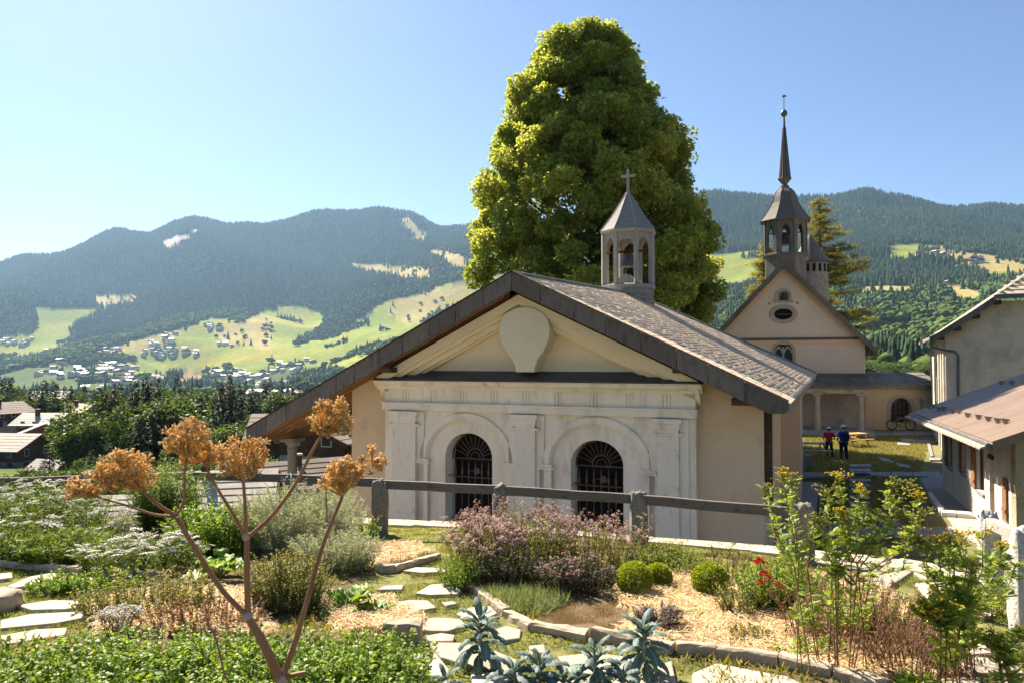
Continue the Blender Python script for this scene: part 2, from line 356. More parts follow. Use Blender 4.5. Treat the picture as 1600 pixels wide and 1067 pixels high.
ii, jj = np.meshgrid(np.arange(na), np.arange(nr-1), indexing='ij'); i2 = (ii+1) % na
F = np.stack([ii*nr+jj, ii*nr+jj+1, i2*nr+jj+1, i2*nr+jj], -1).reshape(-1, 4)
def cover(x, y, z):
    """0 forest, 1 green meadow, 2 dry meadow, 3 rock, 4 valley floor, 5 mown mound"""
    Yp = np.maximum(y, 1); px = 800+FPX*x/Yp; py = HOR-z/Yp*FPX
    px = px+(vnoise(x, y, 90, 8)-.5)*9+(vnoise(x, y, 25, 9)-.5)*4; py = py+(vnoise(x, y, 110, 10)-.5)*6
    c = np.zeros(x.shape, int); fr = y > 240
    c[inpoly(px, py, FLOOR) & fr] = 4
    for p in GREEN: c[(inpoly(px, py, p) | (inpoly(px, py-7, p) & (y > 1000))) & fr] = 1
    for p in DRY: c[(inpoly(px, py, p) | (inpoly(px, py-7, p) & (y > 1000))) & fr] = 2
    c[inpoly(px, py, ROCK) & (y > 2000) & (vnoise(x+y*.3, y, 34, 77) > .33)] = 3; c[inpoly(px, py, MOUND) & fr] = 5
    return c
cv = cover(X, Yv, Z)
CC = np.array([(.018, .030, .010), (.19, .235, .04), (.33, .27, .10), (.52, .43, .38), (.085, .12, .035), (.27, .17, .08)])
colr = CC[cv]
n1 = vnoise(X, Yv, 70, 11)[..., None]; n2 = vnoise(X, Yv*3, 160, 12)[..., None]
mead = (cv == 1)[..., None]; colr = np.where(mead, colr*(.8+.35*n1)+np.array((.09, .03, .0))*np.clip(n2-.42, 0, 1)*2.2, colr*(.85+.3*n1))
near = (RR < 240)[..., None]; colr = np.where(near, np.array((.09, .115, .03))*(.7+.6*vnoise(X, Yv, 9, 13)[..., None]), colr)
terr_m = mat('terrain', [(.75, .75, .75), (1.15, 1.15, 1.15)], .06, 1, 0, attr='Col', spec=.05)
me = npmesh('hills', np.stack([X, Yv, Z], -1).reshape(-1, 3), F[:, ::-1], terr_m, col=colr.reshape(-1, 3), smooth=True)
tag(link('hills', me), kind='structure')

# ------------------------------------------------------------------ far woods: instanced on the terrain
def conifer_mesh(name, tiers=7, k=9, seed=1, h=1, r=.17, mats=None):
    g = np.random.default_rng(seed); V = []; F = []; a = []
    for t in range(tiers):
        z1 = .06+.9*t/tiers; z0 = z1-.05; zt = z1+.9/tiers*1.5; rad = r*(1-t/tiers)**.8*1.08
        b = len(V); V.append((0, 0, min(zt, 1.0))); a.append(g.random())
        for i in range(2*k):
            an = math.pi*i/k+g.random()*.4; q = rad*(1.0 if i % 2 else .55)*g.uniform(.8, 1.2)
            V.append((q*math.cos(an), q*math.sin(an), z0+g.uniform(-.02, .02))); a.append(g.random())
        for i in range(2*k): F.append((b, b+1+i, b+1+(i+1) % (2*k)))
    return npmesh(name, np.array(V)*h, F, mats, a)
def blob_mesh(name, seed=1, mats=None, n=7):
    g = np.random.default_rng(seed); bm = bmesh.new(); nb = NB()
    for i in range(n):
        bm = bmesh.new(); bmesh.ops.create_icosphere(bm, subdivisions=1, radius=1)
        c = np.array([g.uniform(-.28, .28), g.uniform(-.28, .28), g.uniform(.38, .78)]); rr_ = g.uniform(.2, .32)
        if i == 0: c = np.array([0, 0, .5]); rr_ = .38
        V = np.array([v.co[:] for v in bm.verts]); V = V*g.uniform(.75, 1.25, (len(V), 1))*rr_*[1, 1, .95]+c
        nb.add(V, np.array([[v.index for v in f.verts] for f in bm.faces]), g.random(len(V))); bm.free()
    return npmesh(name, np.concatenate(nb.V), np.concatenate(nb.F), mats, np.concatenate(nb.a))
far_con = mat('far_conifer', [(.018, .036, .020), (.055, .090, .038)], attr='v', rough=1, spec=.05, rnd=.35, transl=.12)
far_broad = mat('far_broadleaf', [(.055, .095, .024), (.135, .185, .044)], attr='v', rough=1, spec=.05, rnd=.4, transl=.2)
protoc = [bpy.data.objects.new('far_conifer', conifer_mesh('far_conifer', 6, 5, s, 1, .2, far_con)) for s in (1, 2)]
protob = [bpy.data.objects.new('far_broadleaf', blob_mesh('far_broadleaf', s, far_broad, 6)) for s in (3, 4)]
def gn_scatter(name, P, scale, protos, label, cat):
    me = bpy.data.meshes.new(name); me.vertices.add(len(P)); me.vertices.foreach_set('co', np.asarray(P, np.float32).ravel())
    a = me.attributes.new('sc', 'FLOAT_VECTOR', 'POINT'); a.data.foreach_set('vector', np.asarray(scale, np.float32).ravel())
    a = me.attributes.new('rz', 'FLOAT_VECTOR', 'POINT'); rz = np.zeros((len(P), 3), np.float32); rz[:, 2] = rng.uniform(0, 6.28, len(P)); a.data.foreach_set('vector', rz.ravel())
    a = me.attributes.new('pk', 'INT', 'POINT'); a.data.foreach_set('value', rng.integers(0, len(protos), len(P)).astype(np.int32))
    o = link(name, me); ng = bpy.data.node_groups.new(name, 'GeometryNodeTree')
    ng.interface.new_socket('Geometry', in_out='INPUT', socket_type='NodeSocketGeometry'); ng.interface.new_socket('Geometry', in_out='OUTPUT', socket_type='NodeSocketGeometry')
    N = ng.nodes; L = ng.links; gi = N.new('NodeGroupInput'); go = N.new('NodeGroupOutput')
    ip = N.new('GeometryNodeInstanceOnPoints'); L.new(gi.outputs[0], ip.inputs['Points'])
    gg = N.new('GeometryNodeGeometryToInstance')
    for q in protos[::-1]:
        oi = N.new('GeometryNodeObjectInfo'); oi.inputs['Object'].default_value = q; oi.inputs['As Instance'].default_value = True
        L.new(oi.outputs['Geometry'], gg.inputs[0])
    L.new(gg.outputs[0], ip.inputs['Instance']); ip.inputs['Pick Instance'].default_value = True
    def at_(nm, ty):
        q = N.new('GeometryNodeInputNamedAttribute'); q.data_type = ty; q.inputs['Name'].default_value = nm; return q.outputs['Attribute']
    L.new(at_('pk', 'INT'), ip.inputs['Instance Index']); L.new(at_('sc', 'FLOAT_VECTOR'), ip.inputs['Scale']); L.new(at_('rz', 'FLOAT_VECTOR'), ip.inputs['Rotation'])
    L.new(ip.outputs[0], go.inputs[0])
    md = o.modifiers.new('scatter', 'NODES'); md.node_group = ng
    return tag(o, label, cat, kind='stuff')
# ------------------------------------------------------------------ far chalets (too small to show their parts)
roofc = [mat('far_roof_grey', [(.42, .39, .37), (.62, .58, .55)], .2, .5, rnd=.3), mat('far_roof_brown', [(.22, .16, .13), (.30, .24, .2)], .2, .7, rnd=.3), mat('far_roof_red', [(.30, .13, .09), (.36, .17, .12)], .2, .7)]
wallc = [mat('far_wall_white', [(.62, .58, .52), (.7, .66, .6)], .2, .9), mat('far_wall_wood', [(.10, .055, .035), (.16, .09, .06)], .2, .9)]
glass_d = mat('window_dark', [(.02, .022, .025), (.035, .04, .045)], 2, .25, spec=.6)
def chalet_mesh(name, w, d, h, rh, ov, mats, low=True):
    m = MB(); m.box(-w/2, w/2, -d/2, d/2, -4, h*.5, 1); m.box(-w/2, w/2, -d/2, d/2, h*.5+.004, h, 2)
    for s in (-1, 1):
        m.hexa([(s*(w/2+ov), -d/2-ov, h-.35), (s*(w/2+ov), d/2+ov, h-.35), (0, d/2+ov, h+rh-.2), (0, -d/2-ov, h+rh-.2)],
               [(s*(w/2+ov), -d/2-ov, h), (s*(w/2+ov), d/2+ov, h), (0, d/2+ov, h+rh+.2), (0, -d/2-ov, h+rh+.2)], 0)
    m.add([(-w/2, -d/2, h), (w/2, -d/2, h), (0, -d/2, h+rh-.1), (-w/2, d/2, h), (w/2, d/2, h), (0, d/2, h+rh-.1)], [(0, 1, 2), (5, 4, 3)], 2)
    m.box(w*.18, w*.18+1, -.5, .5, h, h+rh+1.2, 1)
    for x in (-w*.3, 0, w*.3):
        for z in (h*.18, h*.62): m.box(x-.6, x+.6, -d/2-.03, -d/2+.05, z, z+1.3, 3)
    return m.mesh(name, mats)
CH = [chalet_mesh('chalet', 12, 11, 6, 2.6, 1.2, [roofc[0], wallc[0], wallc[1], glass_d]), chalet_mesh('chalet', 14, 10, 6.5, 2.4, 1.3, [roofc[1], wallc[0], wallc[1], glass_d]),
      chalet_mesh('chalet', 11, 12, 7, 2.8, 1.2, [roofc[0], wallc[0], wallc[0], glass_d]), chalet_mesh('chalet', 22, 12, 9, 3, 1.2, [roofc[0], wallc[0], wallc[1], glass_d]),
      chalet_mesh('chalet', 13, 12, 6, 2.6, 1.2, [roofc[2], wallc[0], wallc[0], glass_d])]
CL = [((0, 20, 532, 541), 6, 'in the hamlet at the far left edge of the green slope'), ((20, 58, 530, 541), 9, 'in the hamlet on the far left meadow'), ((72, 78, 550, 553), 1, 'alone with a pale roof under the far left meadow'),
      ((93, 102, 564, 570), 2, 'with a long pale roof among the trees at far left'), ((60, 100, 576, 590), 8, 'among trees at the left of the valley floor'), ((112, 215, 572, 590), 34, 'in the dense village row on the left valley floor'),
      ((155, 190, 545, 554), 9, 'at the foot of the left wood beside the meadow'), ((215, 275, 538, 562), 18, 'strung along the lane up the central meadow'), ((250, 275, 523, 535), 8, 'at the top of the lane in the meadow'),
      ((316, 352, 508, 516), 9, 'in the high hamlet on the central meadow'), ((281, 308, 551, 556), 4, 'of the long white block on the meadow'), ((334, 362, 539, 544), 4, 'standing in a pair on the open green slope'),
      ((328, 372, 578, 596), 15, 'right of the brown mown mound'), ((218, 240, 600, 608), 4, 'by the conifers in front of the village'), ((372, 420, 583, 600), 16, 'near the red roof in the middle village'),
      ((425, 470, 570, 584), 12, 'of the large grey roofed group on the valley floor'), ((478, 492, 565, 569), 2, 'white under the spur of the hill'), ((378, 450, 600, 614), 20, 'on the near side of the village by the roof edge'),
      ((390, 470, 616, 628), 14, 'with sunlit pale roof nearest the chapel roof'), ((180, 260, 590, 600), 10, 'in the trees in front of the village row'), ((120, 180, 598, 612), 6, 'low among the trees at left'),
      ((1432, 1442, 395, 402), 2, 'on the ridge meadow at right'), ((1458, 1482, 397, 403), 4, 'in the small hamlet on the ridge meadow'), ((1514, 1545, 407, 414), 5, 'dark at the edge of the dry ridge meadow'),
      ((1366, 1462, 566, 580), 11, 'behind the courtyard wall roof'), ((1470, 1480, 440, 448), 2, 'in the middle of the right-hand wood')]
HP = []
DESC = ['grey-roofed chalet', 'brown-roofed chalet', 'white house', 'long house', 'red-roofed house']
for (x0, x1, y0, y1), n, txt in CL:
    for k in range(n):
        X_, Y_, Z_ = unhz(random.uniform(x0, x1), random.uniform(y0, y1)); big = (x1-x0) < 30 and n <= 4 and 'long' in txt
        i = 3 if big else random.choice([0, 0, 1, 1, 2, 2, 0, 4] if 'village' in txt else [0, 1, 1, 2])
        s = 1.05; HP.append((X_, Y_))
        o = link('chalet', CH[i], None, (X_, Y_, Z_), (0, 0, R(random.choice([-25, 10, 60, 100, -70, 30])+random.uniform(-12, 12))), s*random.uniform(.85, 1.2))
        tag(o, 'distant '+DESC[i]+' '+txt, 'house', 'chalets '+txt)

NC = 330000
pxs = rng.uniform(-260, 1860, NC); Ys = np.sqrt(rng.uniform(230**2, 4550**2, NC))
xs = (pxs-800)/FPX*Ys; zs = H(xs, Ys); cc = cover(xs, Ys, zs); pys = HOR-zs/Ys*FPX
left = pxs < 800
hid = (pxs > 790) & (pxs < 1095)
keep = (cc == 0) | ((cc == 1) & (vnoise(xs, Ys, 120, 21) > .80) & (rng.random(NC) < .35)) | ((cc == 4) & (vnoise(xs, Ys, 75, 22) > .56) & (rng.random(NC) < .8)) | ((cc == 2) & (rng.random(NC) < .02))
for hx_, hy_ in HP: keep &= ~((np.abs(xs-hx_) < 15) & (Ys < hy_+12) & (Ys > hy_-48))
keep &= ~((Ys < 420) & left) & ~(hid & (rng.random(NC) < .85))
beyond = np.where(left, 4300, 3080); keep &= Ys < beyond
keep &= ~(~left & (Ys < 330))
# broadleaf belts low on the slopes, conifers above
br_p = np.where(left, sstep(3900, 2300, Ys)*.75, sstep(1500, 1150, Ys)*.9); br_p = np.clip(br_p+(vnoise(xs, Ys, 300, 23)-.5)*.9, .03, .97)
br_p = np.where(cc == 4, .8, br_p)
isb = rng.random(NC) < br_p
PT = np.stack([xs, Ys, zs-.6], 1)
kc = keep & ~isb; kb = keep & isb & (rng.random(NC) < .72)
hc = rng.uniform(14, 27, NC)*np.where(Ys > 2900, 1.3, 1); wc = hc*rng.uniform(.85, 1.25, NC); hb = rng.uniform(9, 17, NC); wb = hb*rng.uniform(.9, 1.3, NC)
for nm, sel, hh, ww, pr in (('conifer', kc, hc, wc, protoc), ('broadleaf', kb, hb, wb, protob)):
    for side, sl, word in (('left', left, 'left-hand'), ('right', ~left, 'right-hand')):
        s = sel & sl
        gn_scatter(nm+'_forest', PT[s], np.stack([ww[s], ww[s], hh[s]], 1), pr,
                   f'{"dark conifer" if nm=="conifer" else "rounded broadleaf"} forest covering the {word} mountainside', 'forest')

# ------------------------------------------------------------------ haze
hz = bpy.data.materials.new('haze'); hz.use_nodes = True; hz.node_tree.nodes.clear()
vo = hz.node_tree.nodes.new('ShaderNodeVolumePrincipled'); vo.inputs['Density'].default_value = 0.000055; vo.inputs['Color'].default_value = (.42, .68, 1, 1)
vo.inputs['Anisotropy'].default_value = .35
ho = hz.node_tree.nodes.new('ShaderNodeOutputMaterial'); hz.node_tree.links.new(vo.outputs[0], ho.inputs['Volume'])
zlo, zhi = float(Z.min()), float(Z.max())
b = MB(); b.box(-6600, 6600, -6600, 6600, zlo-8, zhi+45); h_ = b.build('haze', hz); h_['kind'] = 'stuff'; h_.display_type = 'WIRE'
# ------------------------------------------------------------------ local frames of buildings
ZC = -4.93
class Frame:
    def __init__(s, x, y, deg, z=ZC): s.o = Vector((x, y, z)); s.a = R(deg); s.ux = Vector((math.cos(s.a), -math.sin(s.a), 0)); s.uy = Vector((math.sin(s.a), math.cos(s.a), 0))
    def loc(s, w): d = w-s.o; return Vector((d.dot(s.ux), d.dot(s.uy), d.z))
    def fy(s, px, py, y=0):                       # hit plane local y = const
        d = ray(px, py); t = (y+s.o.dot(s.uy))/d.dot(s.uy); return s.loc(d*t)
    def fx(s, px, py, x=0):
        d = ray(px, py); t = (x+s.o.dot(s.ux))/d.dot(s.ux); return s.loc(d*t)
    def world(s, x, y, z): return s.o+s.ux*x+s.uy*y+Vector((0, 0, z))
    def empty(s, name, **k): return empty(name, s.o, -s.a, **k)
def arch_pts(cx, hw, zs, zt, n=14, pointed=False):
    """points of an arch from left springing to right springing"""
    if pointed:
        r = ((zt-zs)**2+hw*hw)/(2*hw); out = []
        aa = math.asin(min(1, (zt-zs)/r))
        for i in range(n//2+1): t = aa*i/(n//2); out.append((cx-hw+r-r*math.cos(t), zs+r*math.sin(t)))
        return out+[(2*cx-x, z) for x, z in out[::-1][1:]]
    return [(cx-hw*math.cos(math.pi*i/n), zs+(zt-zs)*math.sin(math.pi*i/n)) for i in range(n+1)]
def arch_hole(m, x0, x1, z0, z1, zb, arch, y0, y1, mi=0, mj=None):
    """wall piece x0..x1,z0..z1 between planes y0<y1 with an arched opening from zb up through the arch points"""
    mj = mi if mj is None else mj
    al, ar_ = arch[0][0], arch[-1][0]; zs = arch[0][1]
    m.box(x0, al, y0, y1, z0, zs, mi); m.box(ar_, x1, y0, y1, z0, zs, mi)
    if zb > z0: m.box(al, ar_, y0, y1, z0, zb, mi)
    P = [(x0, zs)]+list(arch)+[(x1, zs)]
    top = [(x0, z1)]+[(x, z1) for x, _ in arch]+[(x1, z1)]
    for y, fl in ((y0, 0), (y1, 1)):
        vs = [(x, y, z) for x, z in P]+[(x, y, z) for x, z in top]; n = len(P)
        fs = [(i, i+1, n+i+1, n+i) for i in range(n-1)]
        m.add(vs, [f[::-1] for f in fs] if fl else fs, mi)
    vs = [(x, y0, z) for x, z in arch]+[(x, y1, z) for x, z in arch]; n = len(arch)
    m.add(vs, [(i, n+i, n+i+1, i+1) for i in range(n-1)], mj)
    m.add([(x0, y0, zs), (x0, y1, zs), (x0, y1, z1), (x0, y0, z1)], [(0, 1, 2, 3)[::-1]], mi); m.add([(x1, y0, zs), (x1, y1, zs), (x1, y1, z1), (x1, y0, z1)], [(0, 1, 2, 3)], mi)
    m.add([(x0, y0, z1), (x1, y0, z1), (x1, y1, z1), (x0, y1, z1)], [(0, 1, 2, 3)], mi)
def ring_band(m, inner, outer, y0, y1, mi=0):
    n = len(inner); vs = []
    for y in (y0, y1): vs += [(x, y, z) for x, z in inner]+[(x, y, z) for x, z in outer]
    fs = []
    for i in range(n-1):
        fs += [(i, i+1, n+i+1, n+i), (n+i, n+i+1, 3*n+i+1, 3*n+i), (i+1, i, 2*n+i, 2*n+i+1), (2*n+i+1, 2*n+i, 3*n+i, 3*n+i+1)]
    fs += [(0, n, 3*n, 2*n), (n-1, 3*n-1, 4*n-1, 2*n-1)]
    m.add(vs, fs, mi)

# ================================================================== CHAPEL
CF = Frame(5.46, 16.0, 22)
chapel = CF.empty('chapel', label='cream chapel in front with pedimented facade, two arched grilles and shingled roof', cat='chapel')
f = lambda px, py, y=0: CF.fy(px, py, y)
XL, XR = f(550, 640).x, 0.0
A = f(800, 428, -.9); E1 = f(1232.6, 631, -.9); EL = f(385, 672, -.9)
# slopes measured at the verge plane
sr = (A.z-E1.z)/(E1.x-A.x); sl = (A.z-EL.z)/(A.x-EL.x)
RDG = 12.9                                        # length of the ridge from verge
rise = .045                                       # ridge climbs a little towards the belfry
E2 = CF.loc(at(1275, 584, 33.0))
Rg = Vector((A.x, -.9+RDG, A.z+rise*RDG)); EL2 = Vector((EL.x, E2.y-1.0, EL.z+.2))
TH = .20                                          # roof build-up under the shingles
def ul(v, d): return Vector((v[0], v[1], v[2]-d))
# structural roof deck (three slopes)
m = MB()
def slab(m, pts, th, mi=0, mu=None):
    n = len(pts); o = len(m.v); lo = [ul(p, th) for p in pts]
    m.add(list(pts)+lo, [tuple(range(n))], mi); o2 = len(m.v)
    m.add(lo, [tuple(range(n))[::-1]], mi if mu is None else mu)
    for i in range(n):
        j = (i+1) % n; m.add([pts[i], pts[j], lo[j], lo[i]], [(0, 3, 2, 1)], mi)
slab(m, [A, E1, E2, Rg], TH, 0, 1); slab(m, [A, Rg, EL2, EL], TH, 0, 1); slab(m, [Rg, E2, EL2], TH, 0, 1)
roof = m.build('roof', [shingle_grey, wood_dark], chapel)
# shingles on the right-hand slope: courses parallel to the eave, individually laid
def bil(u, v): return (A*(1-v)+E1*v)*(1-u)+(Rg*(1-v)+E2*v)*u   # u along ridge, v down the slope
def hipcut(u, v): return True
courses = 47; near_s = []; VV = NB(); far_n = 0
shT = MB().box(-.5, .5, 0, 1, 0, 1)
sing = bpy.data.meshes.new('x')
nrm_r = (E1-A).cross(Rg-A).normalized(); nrm_r = -nrm_r if nrm_r.z < 0 else nrm_r
def shingle_pts(P0, P1, P2, P3, th):              # lower edge P0,P1 ; upper edge P3,P2
    n = (P1-P0).cross(P3-P0).normalized(); n = -n if n.z < 0 else n
    b = [P0+n*.004, P1+n*.004, P2+n*.0, P3+n*.0]; t = [P0+n*th, P1+n*th, P2+n*(.012), P3+n*(.012)]
    return b, t
sh_all = []
for c in range(courses):
    v0 = 1-c/courses+.004; v1 = v0-1.45/courses
    Lc = (bil(1, v0)-bil(0, v0)).length; u = -random.random()*.012; wob = .0
    while u < 1:
        wd = random.uniform(.16, .30)/Lc; ua, ub = max(u, 0), min(u+wd-.006/Lc, 1); u += wd
        if ub-ua < .1*wd: continue
        j = random.uniform(-.010, .014)/1.0; va = v0+j/8; d_ = random.uniform(.011, .020)
        sh_all.append((ua, ub, va, max(v1, 0), d_))
def dist_key(s): p = CF.world(*bil((s[0]+s[1])/2, s[2])); return p.length
sh_all.sort(key=dist_key)
for k, (ua, ub, va, vb, d_) in enumerate(sh_all):
    b_, t_ = shingle_pts(bil(ua, va), bil(ub, va), bil(ub, vb), bil(ua, vb), d_)
    if k < 290:
        c0 = b_[0]; mm = MB().hexa([p-c0 for p in b_], [p-c0 for p in t_]); o = mm.build('shingle', shingle_o, roof, c0)
    else:
        vs = np.array([p[:] for p in list(b_)+list(t_)])
        q = np.array([(4, 5, 6), (4, 6, 7), (0, 1, 5), (0, 5, 4), (1, 2, 6), (1, 6, 5), (3, 0, 4), (3, 4, 7)])
        VV.add(vs, q, random.random())
o = VV.build('shingle_courses', shingle_m, roof); o['kind'] = 'stuff'
# ridge capping
m = MB(); m.tube([A+Vector((0, .02, .03)), Rg+Vector((0, 0, .03))], .05, 6); m.build('ridge_cap', shingle_grey, roof)
m = MB(); m.tube([Rg+Vector((0, 0, .04)), E2+Vector((0, 0, .05))], .045, 5); m.build('hip_cap', shingle_grey, roof)
# verge fascia of slate panels
FH = .385
def fascia(P, Q, n, seed):
    rnd = random.Random(seed); cuts = [0]+[(i+rnd.uniform(-.12, .12))/n for i in range(1, n)]+[1]
    for i in range(n):
        a, b_ = P.lerp(Q, cuts[i]+.0012), P.lerp(Q, cuts[i+1]-.0012); up = .045
        h1 = h2 = FH; mm = MB(); yo = rnd.uniform(0, .012)
        pts = [(a.x, a.z+up), (b_.x, b_.z+up), (b_.x, b_.z-h2), (a.x, a.z-h1)]
        if i == n-1 and Q.x > P.x: pts = [(a.x, a.z+up), (b_.x, b_.z+up), (b_.x+.0, b_.z-.13), (b_.x-.08, b_.z-.20), (min(b_.x-.1, max(a.x+.02, b_.x-(h1-.2)/sr)), b_.z-.20 if b_.x-(h1-.2)/sr > a.x else a.z-h1), (a.x, a.z-h1)]
        y1 = -.9+.02
        mm.prism(pts, 'y', y1-.035-yo, y1, 0)
        mm.build('fascia_panel', slate, roof, bevel=.006)
    d = Q-P; mm = MB(); mm.hexa([P+Vector((0, -.05, .05)), Q+Vector((0, -.05, .05)), Q+Vector((0, .15, .05)), P+Vector((0, .15, .05))] if d.x > 0 else [Q+Vector((0, -.05, .05)), P+Vector((0, -.05, .05)), P+Vector((0, .15, .05)), Q+Vector((0, .15, .05))],
        [P+Vector((0, -.05, .075)), Q+Vector((0, -.05, .075)), Q+Vector((0, .15, .075)), P+Vector((0, .15, .075))] if d.x > 0 else [Q+Vector((0, -.05, .075)), P+Vector((0, -.05, .075)), P+Vector((0, .15, .075)), Q+Vector((0, .15, .075))])
    mm.build('verge_strip', wood_dark, roof)
fascia(A, E1, 8, 3); fascia(A, EL, 11, 5)
# barge timber behind the fascia, rafters and purlins under the left slope
for i in range(6):
    y = -.72+i*.42
    m = MB(); p, q = A+Vector((-.3, 0, 0)), EL+Vector((.15, 0, 0)); p = Vector((p.x, y, p.z-.13-TH)); q = Vector((q.x, y, q.z-TH+.0))
    p.z = A.z-sl*(A.x-p.x)-TH-.01; q.z = A.z-sl*(A.x-q.x)-TH-.01
    m.hexa([q+Vector((0, 0, -.16)), p+Vector((0, 0, -.16)), p+Vector((0, .11, -.16)), q+Vector((0, .11, -.16))], [q, p, p+Vector((0, .11, 0)), q+Vector((0, .11, 0))])
    m.build('rafter', wood_warm, roof)
for y in (-.76, -.3):
    m = MB(); p = Vector((A.x+.3, y, A.z-sr*.3-TH-.01)); q = Vector((E1.x-.3, y, A.z-sr*(E1.x-.3-A.x)-TH-.01))
    m.hexa([p+Vector((0, 0, -.15)), q+Vector((0, 0, -.15)), q+Vector((0, .1, -.15)), p+Vector((0, .1, -.15))], [p, q, q+Vector((0, .1, 0)), p+Vector((0, .1, 0))]); m.build('rafter', wood_dark, roof)
# purlin ends
def purlin(px, py, w_=.2, h_=.2, y0=-.86, y1=.2, mt=wood_dark, nm='purlin'):
    c = f(px, py, y0); MB().box(c.x-w_/2, c.x+w_/2, y0, y1, c.z-h_/2, c.z+h_/2).build(nm, mt, roof, bevel=.01)
purlin(1162, 628, .5, .14); purlin(1063, 578, .34, .13); purlin(601, 578, .3, .13)
# left gallery: eave beam on a granite column
bm0 = f(402, 685, -.8); BX = bm0.x+.05
MB().box(BX-.14, BX+.14, -.84, 14, bm0.z-.10, bm0.z+.17).build('eave_beam', wood_warm, chapel, bevel=.01)
tb = f(546, 618, .5); MB().box(f(526, 618, .5).x, XL+.02, .25, .5, tb.z-.13, tb.z+.13).build('tie_beam', wood_warm, chapel, bevel=.01)
def column(x, y, zt, rad=.15, parent=None, mt=granite, zb=0):
    e = empty('column', (x, y, 0)); e.parent = parent
    MB().lathe([(rad*1.05, zb+.3), (rad, zb+1.2), (rad*.88, zt-.38)], 16, smooth=True).build('shaft', mt, e)
    MB().lathe([(rad*1.6, zb), (rad*1.6, zb+.16), (rad*1.25, zb+.22), (rad*1.3, zb+.28), (rad*1.05, zb+.30)], 16, smooth=False).build('base', mt, e)
    m = MB().lathe([(rad*.88, zt-.38), (rad*1.0, zt-.36), (rad*1.02, zt-.32), (rad*.9, zt-.30), (rad*1.0, zt-.22), (rad*1.5, zt-.12)], 16)
    m.box(-rad*1.7, rad*1.7, -rad*1.7, rad*1.7, zt-.12, zt); m.build('capital', mt, e); return e
cl = CF.fx(457, 686, BX)
for yy in (cl.y, cl.y+3.6, cl.y+7.2): column(BX, yy, bm0.z-.10, .15, chapel, granite, -2)
# main wall
APW = A.z-.9*0-TH-.02                            # wall apex just below the deck
def roofz(x): return A.z-(sr*(x-A.x) if x > A.x else sl*(A.x-x))-TH-.03
cwl = f(602, 640, -.25).x; cwr = f(1087, 650, -.25).x
m = MB(); m.prism([(XL, -2), (cwl+.02, -2), (cwl+.02, roofz(cwl+.02)), (XL, roofz(XL))], 'y', 0, .5)
m.prism([(cwr-.02, -2), (XR, -2), (XR, roofz(XR)), (cwr-.02, roofz(cwr-.02))], 'y', 0, .5)
m.build('front_wall', plaster_ochre, chapel)
# side wall and end
sideL = 17.5; stepy = CF.fx(1221, 775, 0).y; pw = .62
m = MB(); wx0, wx1 = .2, 2.3                     # near-corner opening
wz0 = 1.75; wz1 = 3.75
m.box(-.5, 0, wx1, 4.6, 0, 3.95); m.box(-.5, 0, .501, wx1, 0, wz0); m.box(-.5, 0, .501, wx1, wz1, 3.95)
xx = 4.6
for (a, b_, z0, z1) in ((4.6, 4.9, 2.0, 3.7), (6.6, 6.8, 2.5, 3.3), (8.0, 8.25, 2.6, 3.8)):
    m.box(-.5, 0, xx, a, 0, 3.95) if a > xx else None
    m.box(-.5, 0, a, b_, 0, z0); m.box(-.5, 0, a, b_, z1, 3.95); m.box(-.35, -.3, a, b_, z0, z1, 1); xx = b_
m.box(-.5, 0, xx, stepy, 0, 3.95)
m.box(-.5, pw, stepy, stepy+8.5, 0, 3.9)
m.box(XL, XL+.5, .5, 16, -2, roofz(XL)); m.box(XL+.5, -.5, 15.5, 16, -2, 3.9)
m.build('side_wall', [plaster_ochre, dark_in], chapel)
MB().box(pw-.01, pw+.07, stepy+8.3, stepy+8.8, 0, .8).build('corner_stone', stone_grey, chapel)
sh = empty('side_window'); sh.parent = chapel
MB().box(.004, .17, .08, .13, wz0+.1, wz1+.1).build('shutter', wood_dark, sh)
MB().box(-.42, -.36, .51, wx1, wz0, wz1).build('pane', dark_in, sh)
for yy in (.52, .9, 1.3, 1.7, wx1-.1): MB().box(-.30, .02, yy, yy+.08, wz0+.01, wz1-.01).build('frame', wood_dark, sh)
MB().box(-.3, .10, wx0-.08, wx1+.08, wz0-.07, wz0+.005).build('sill', wood_dark, sh)
# ---- central facade block
O = -.25
zc_top = f(840, 597, -.5).z; zfr = f(840, 611, O-.02).z; zar1 = f(840, 633, O-.02).z; zar0 = f(840, 646, O-.02).z
m = MB()
ops = []
for (l, r_, tpx, tpy, sy) in ((694, 767.5, 731, 676.5, 715), (890.5, 973, 934, 688, 727)):
    xl, xr = f(l, 720, O).x, f(r_, 720, O).x; ops.append(((xl+xr)/2, (xr-xl)/2, f(tpx, sy, O).z, f(tpx, tpy, O).z))
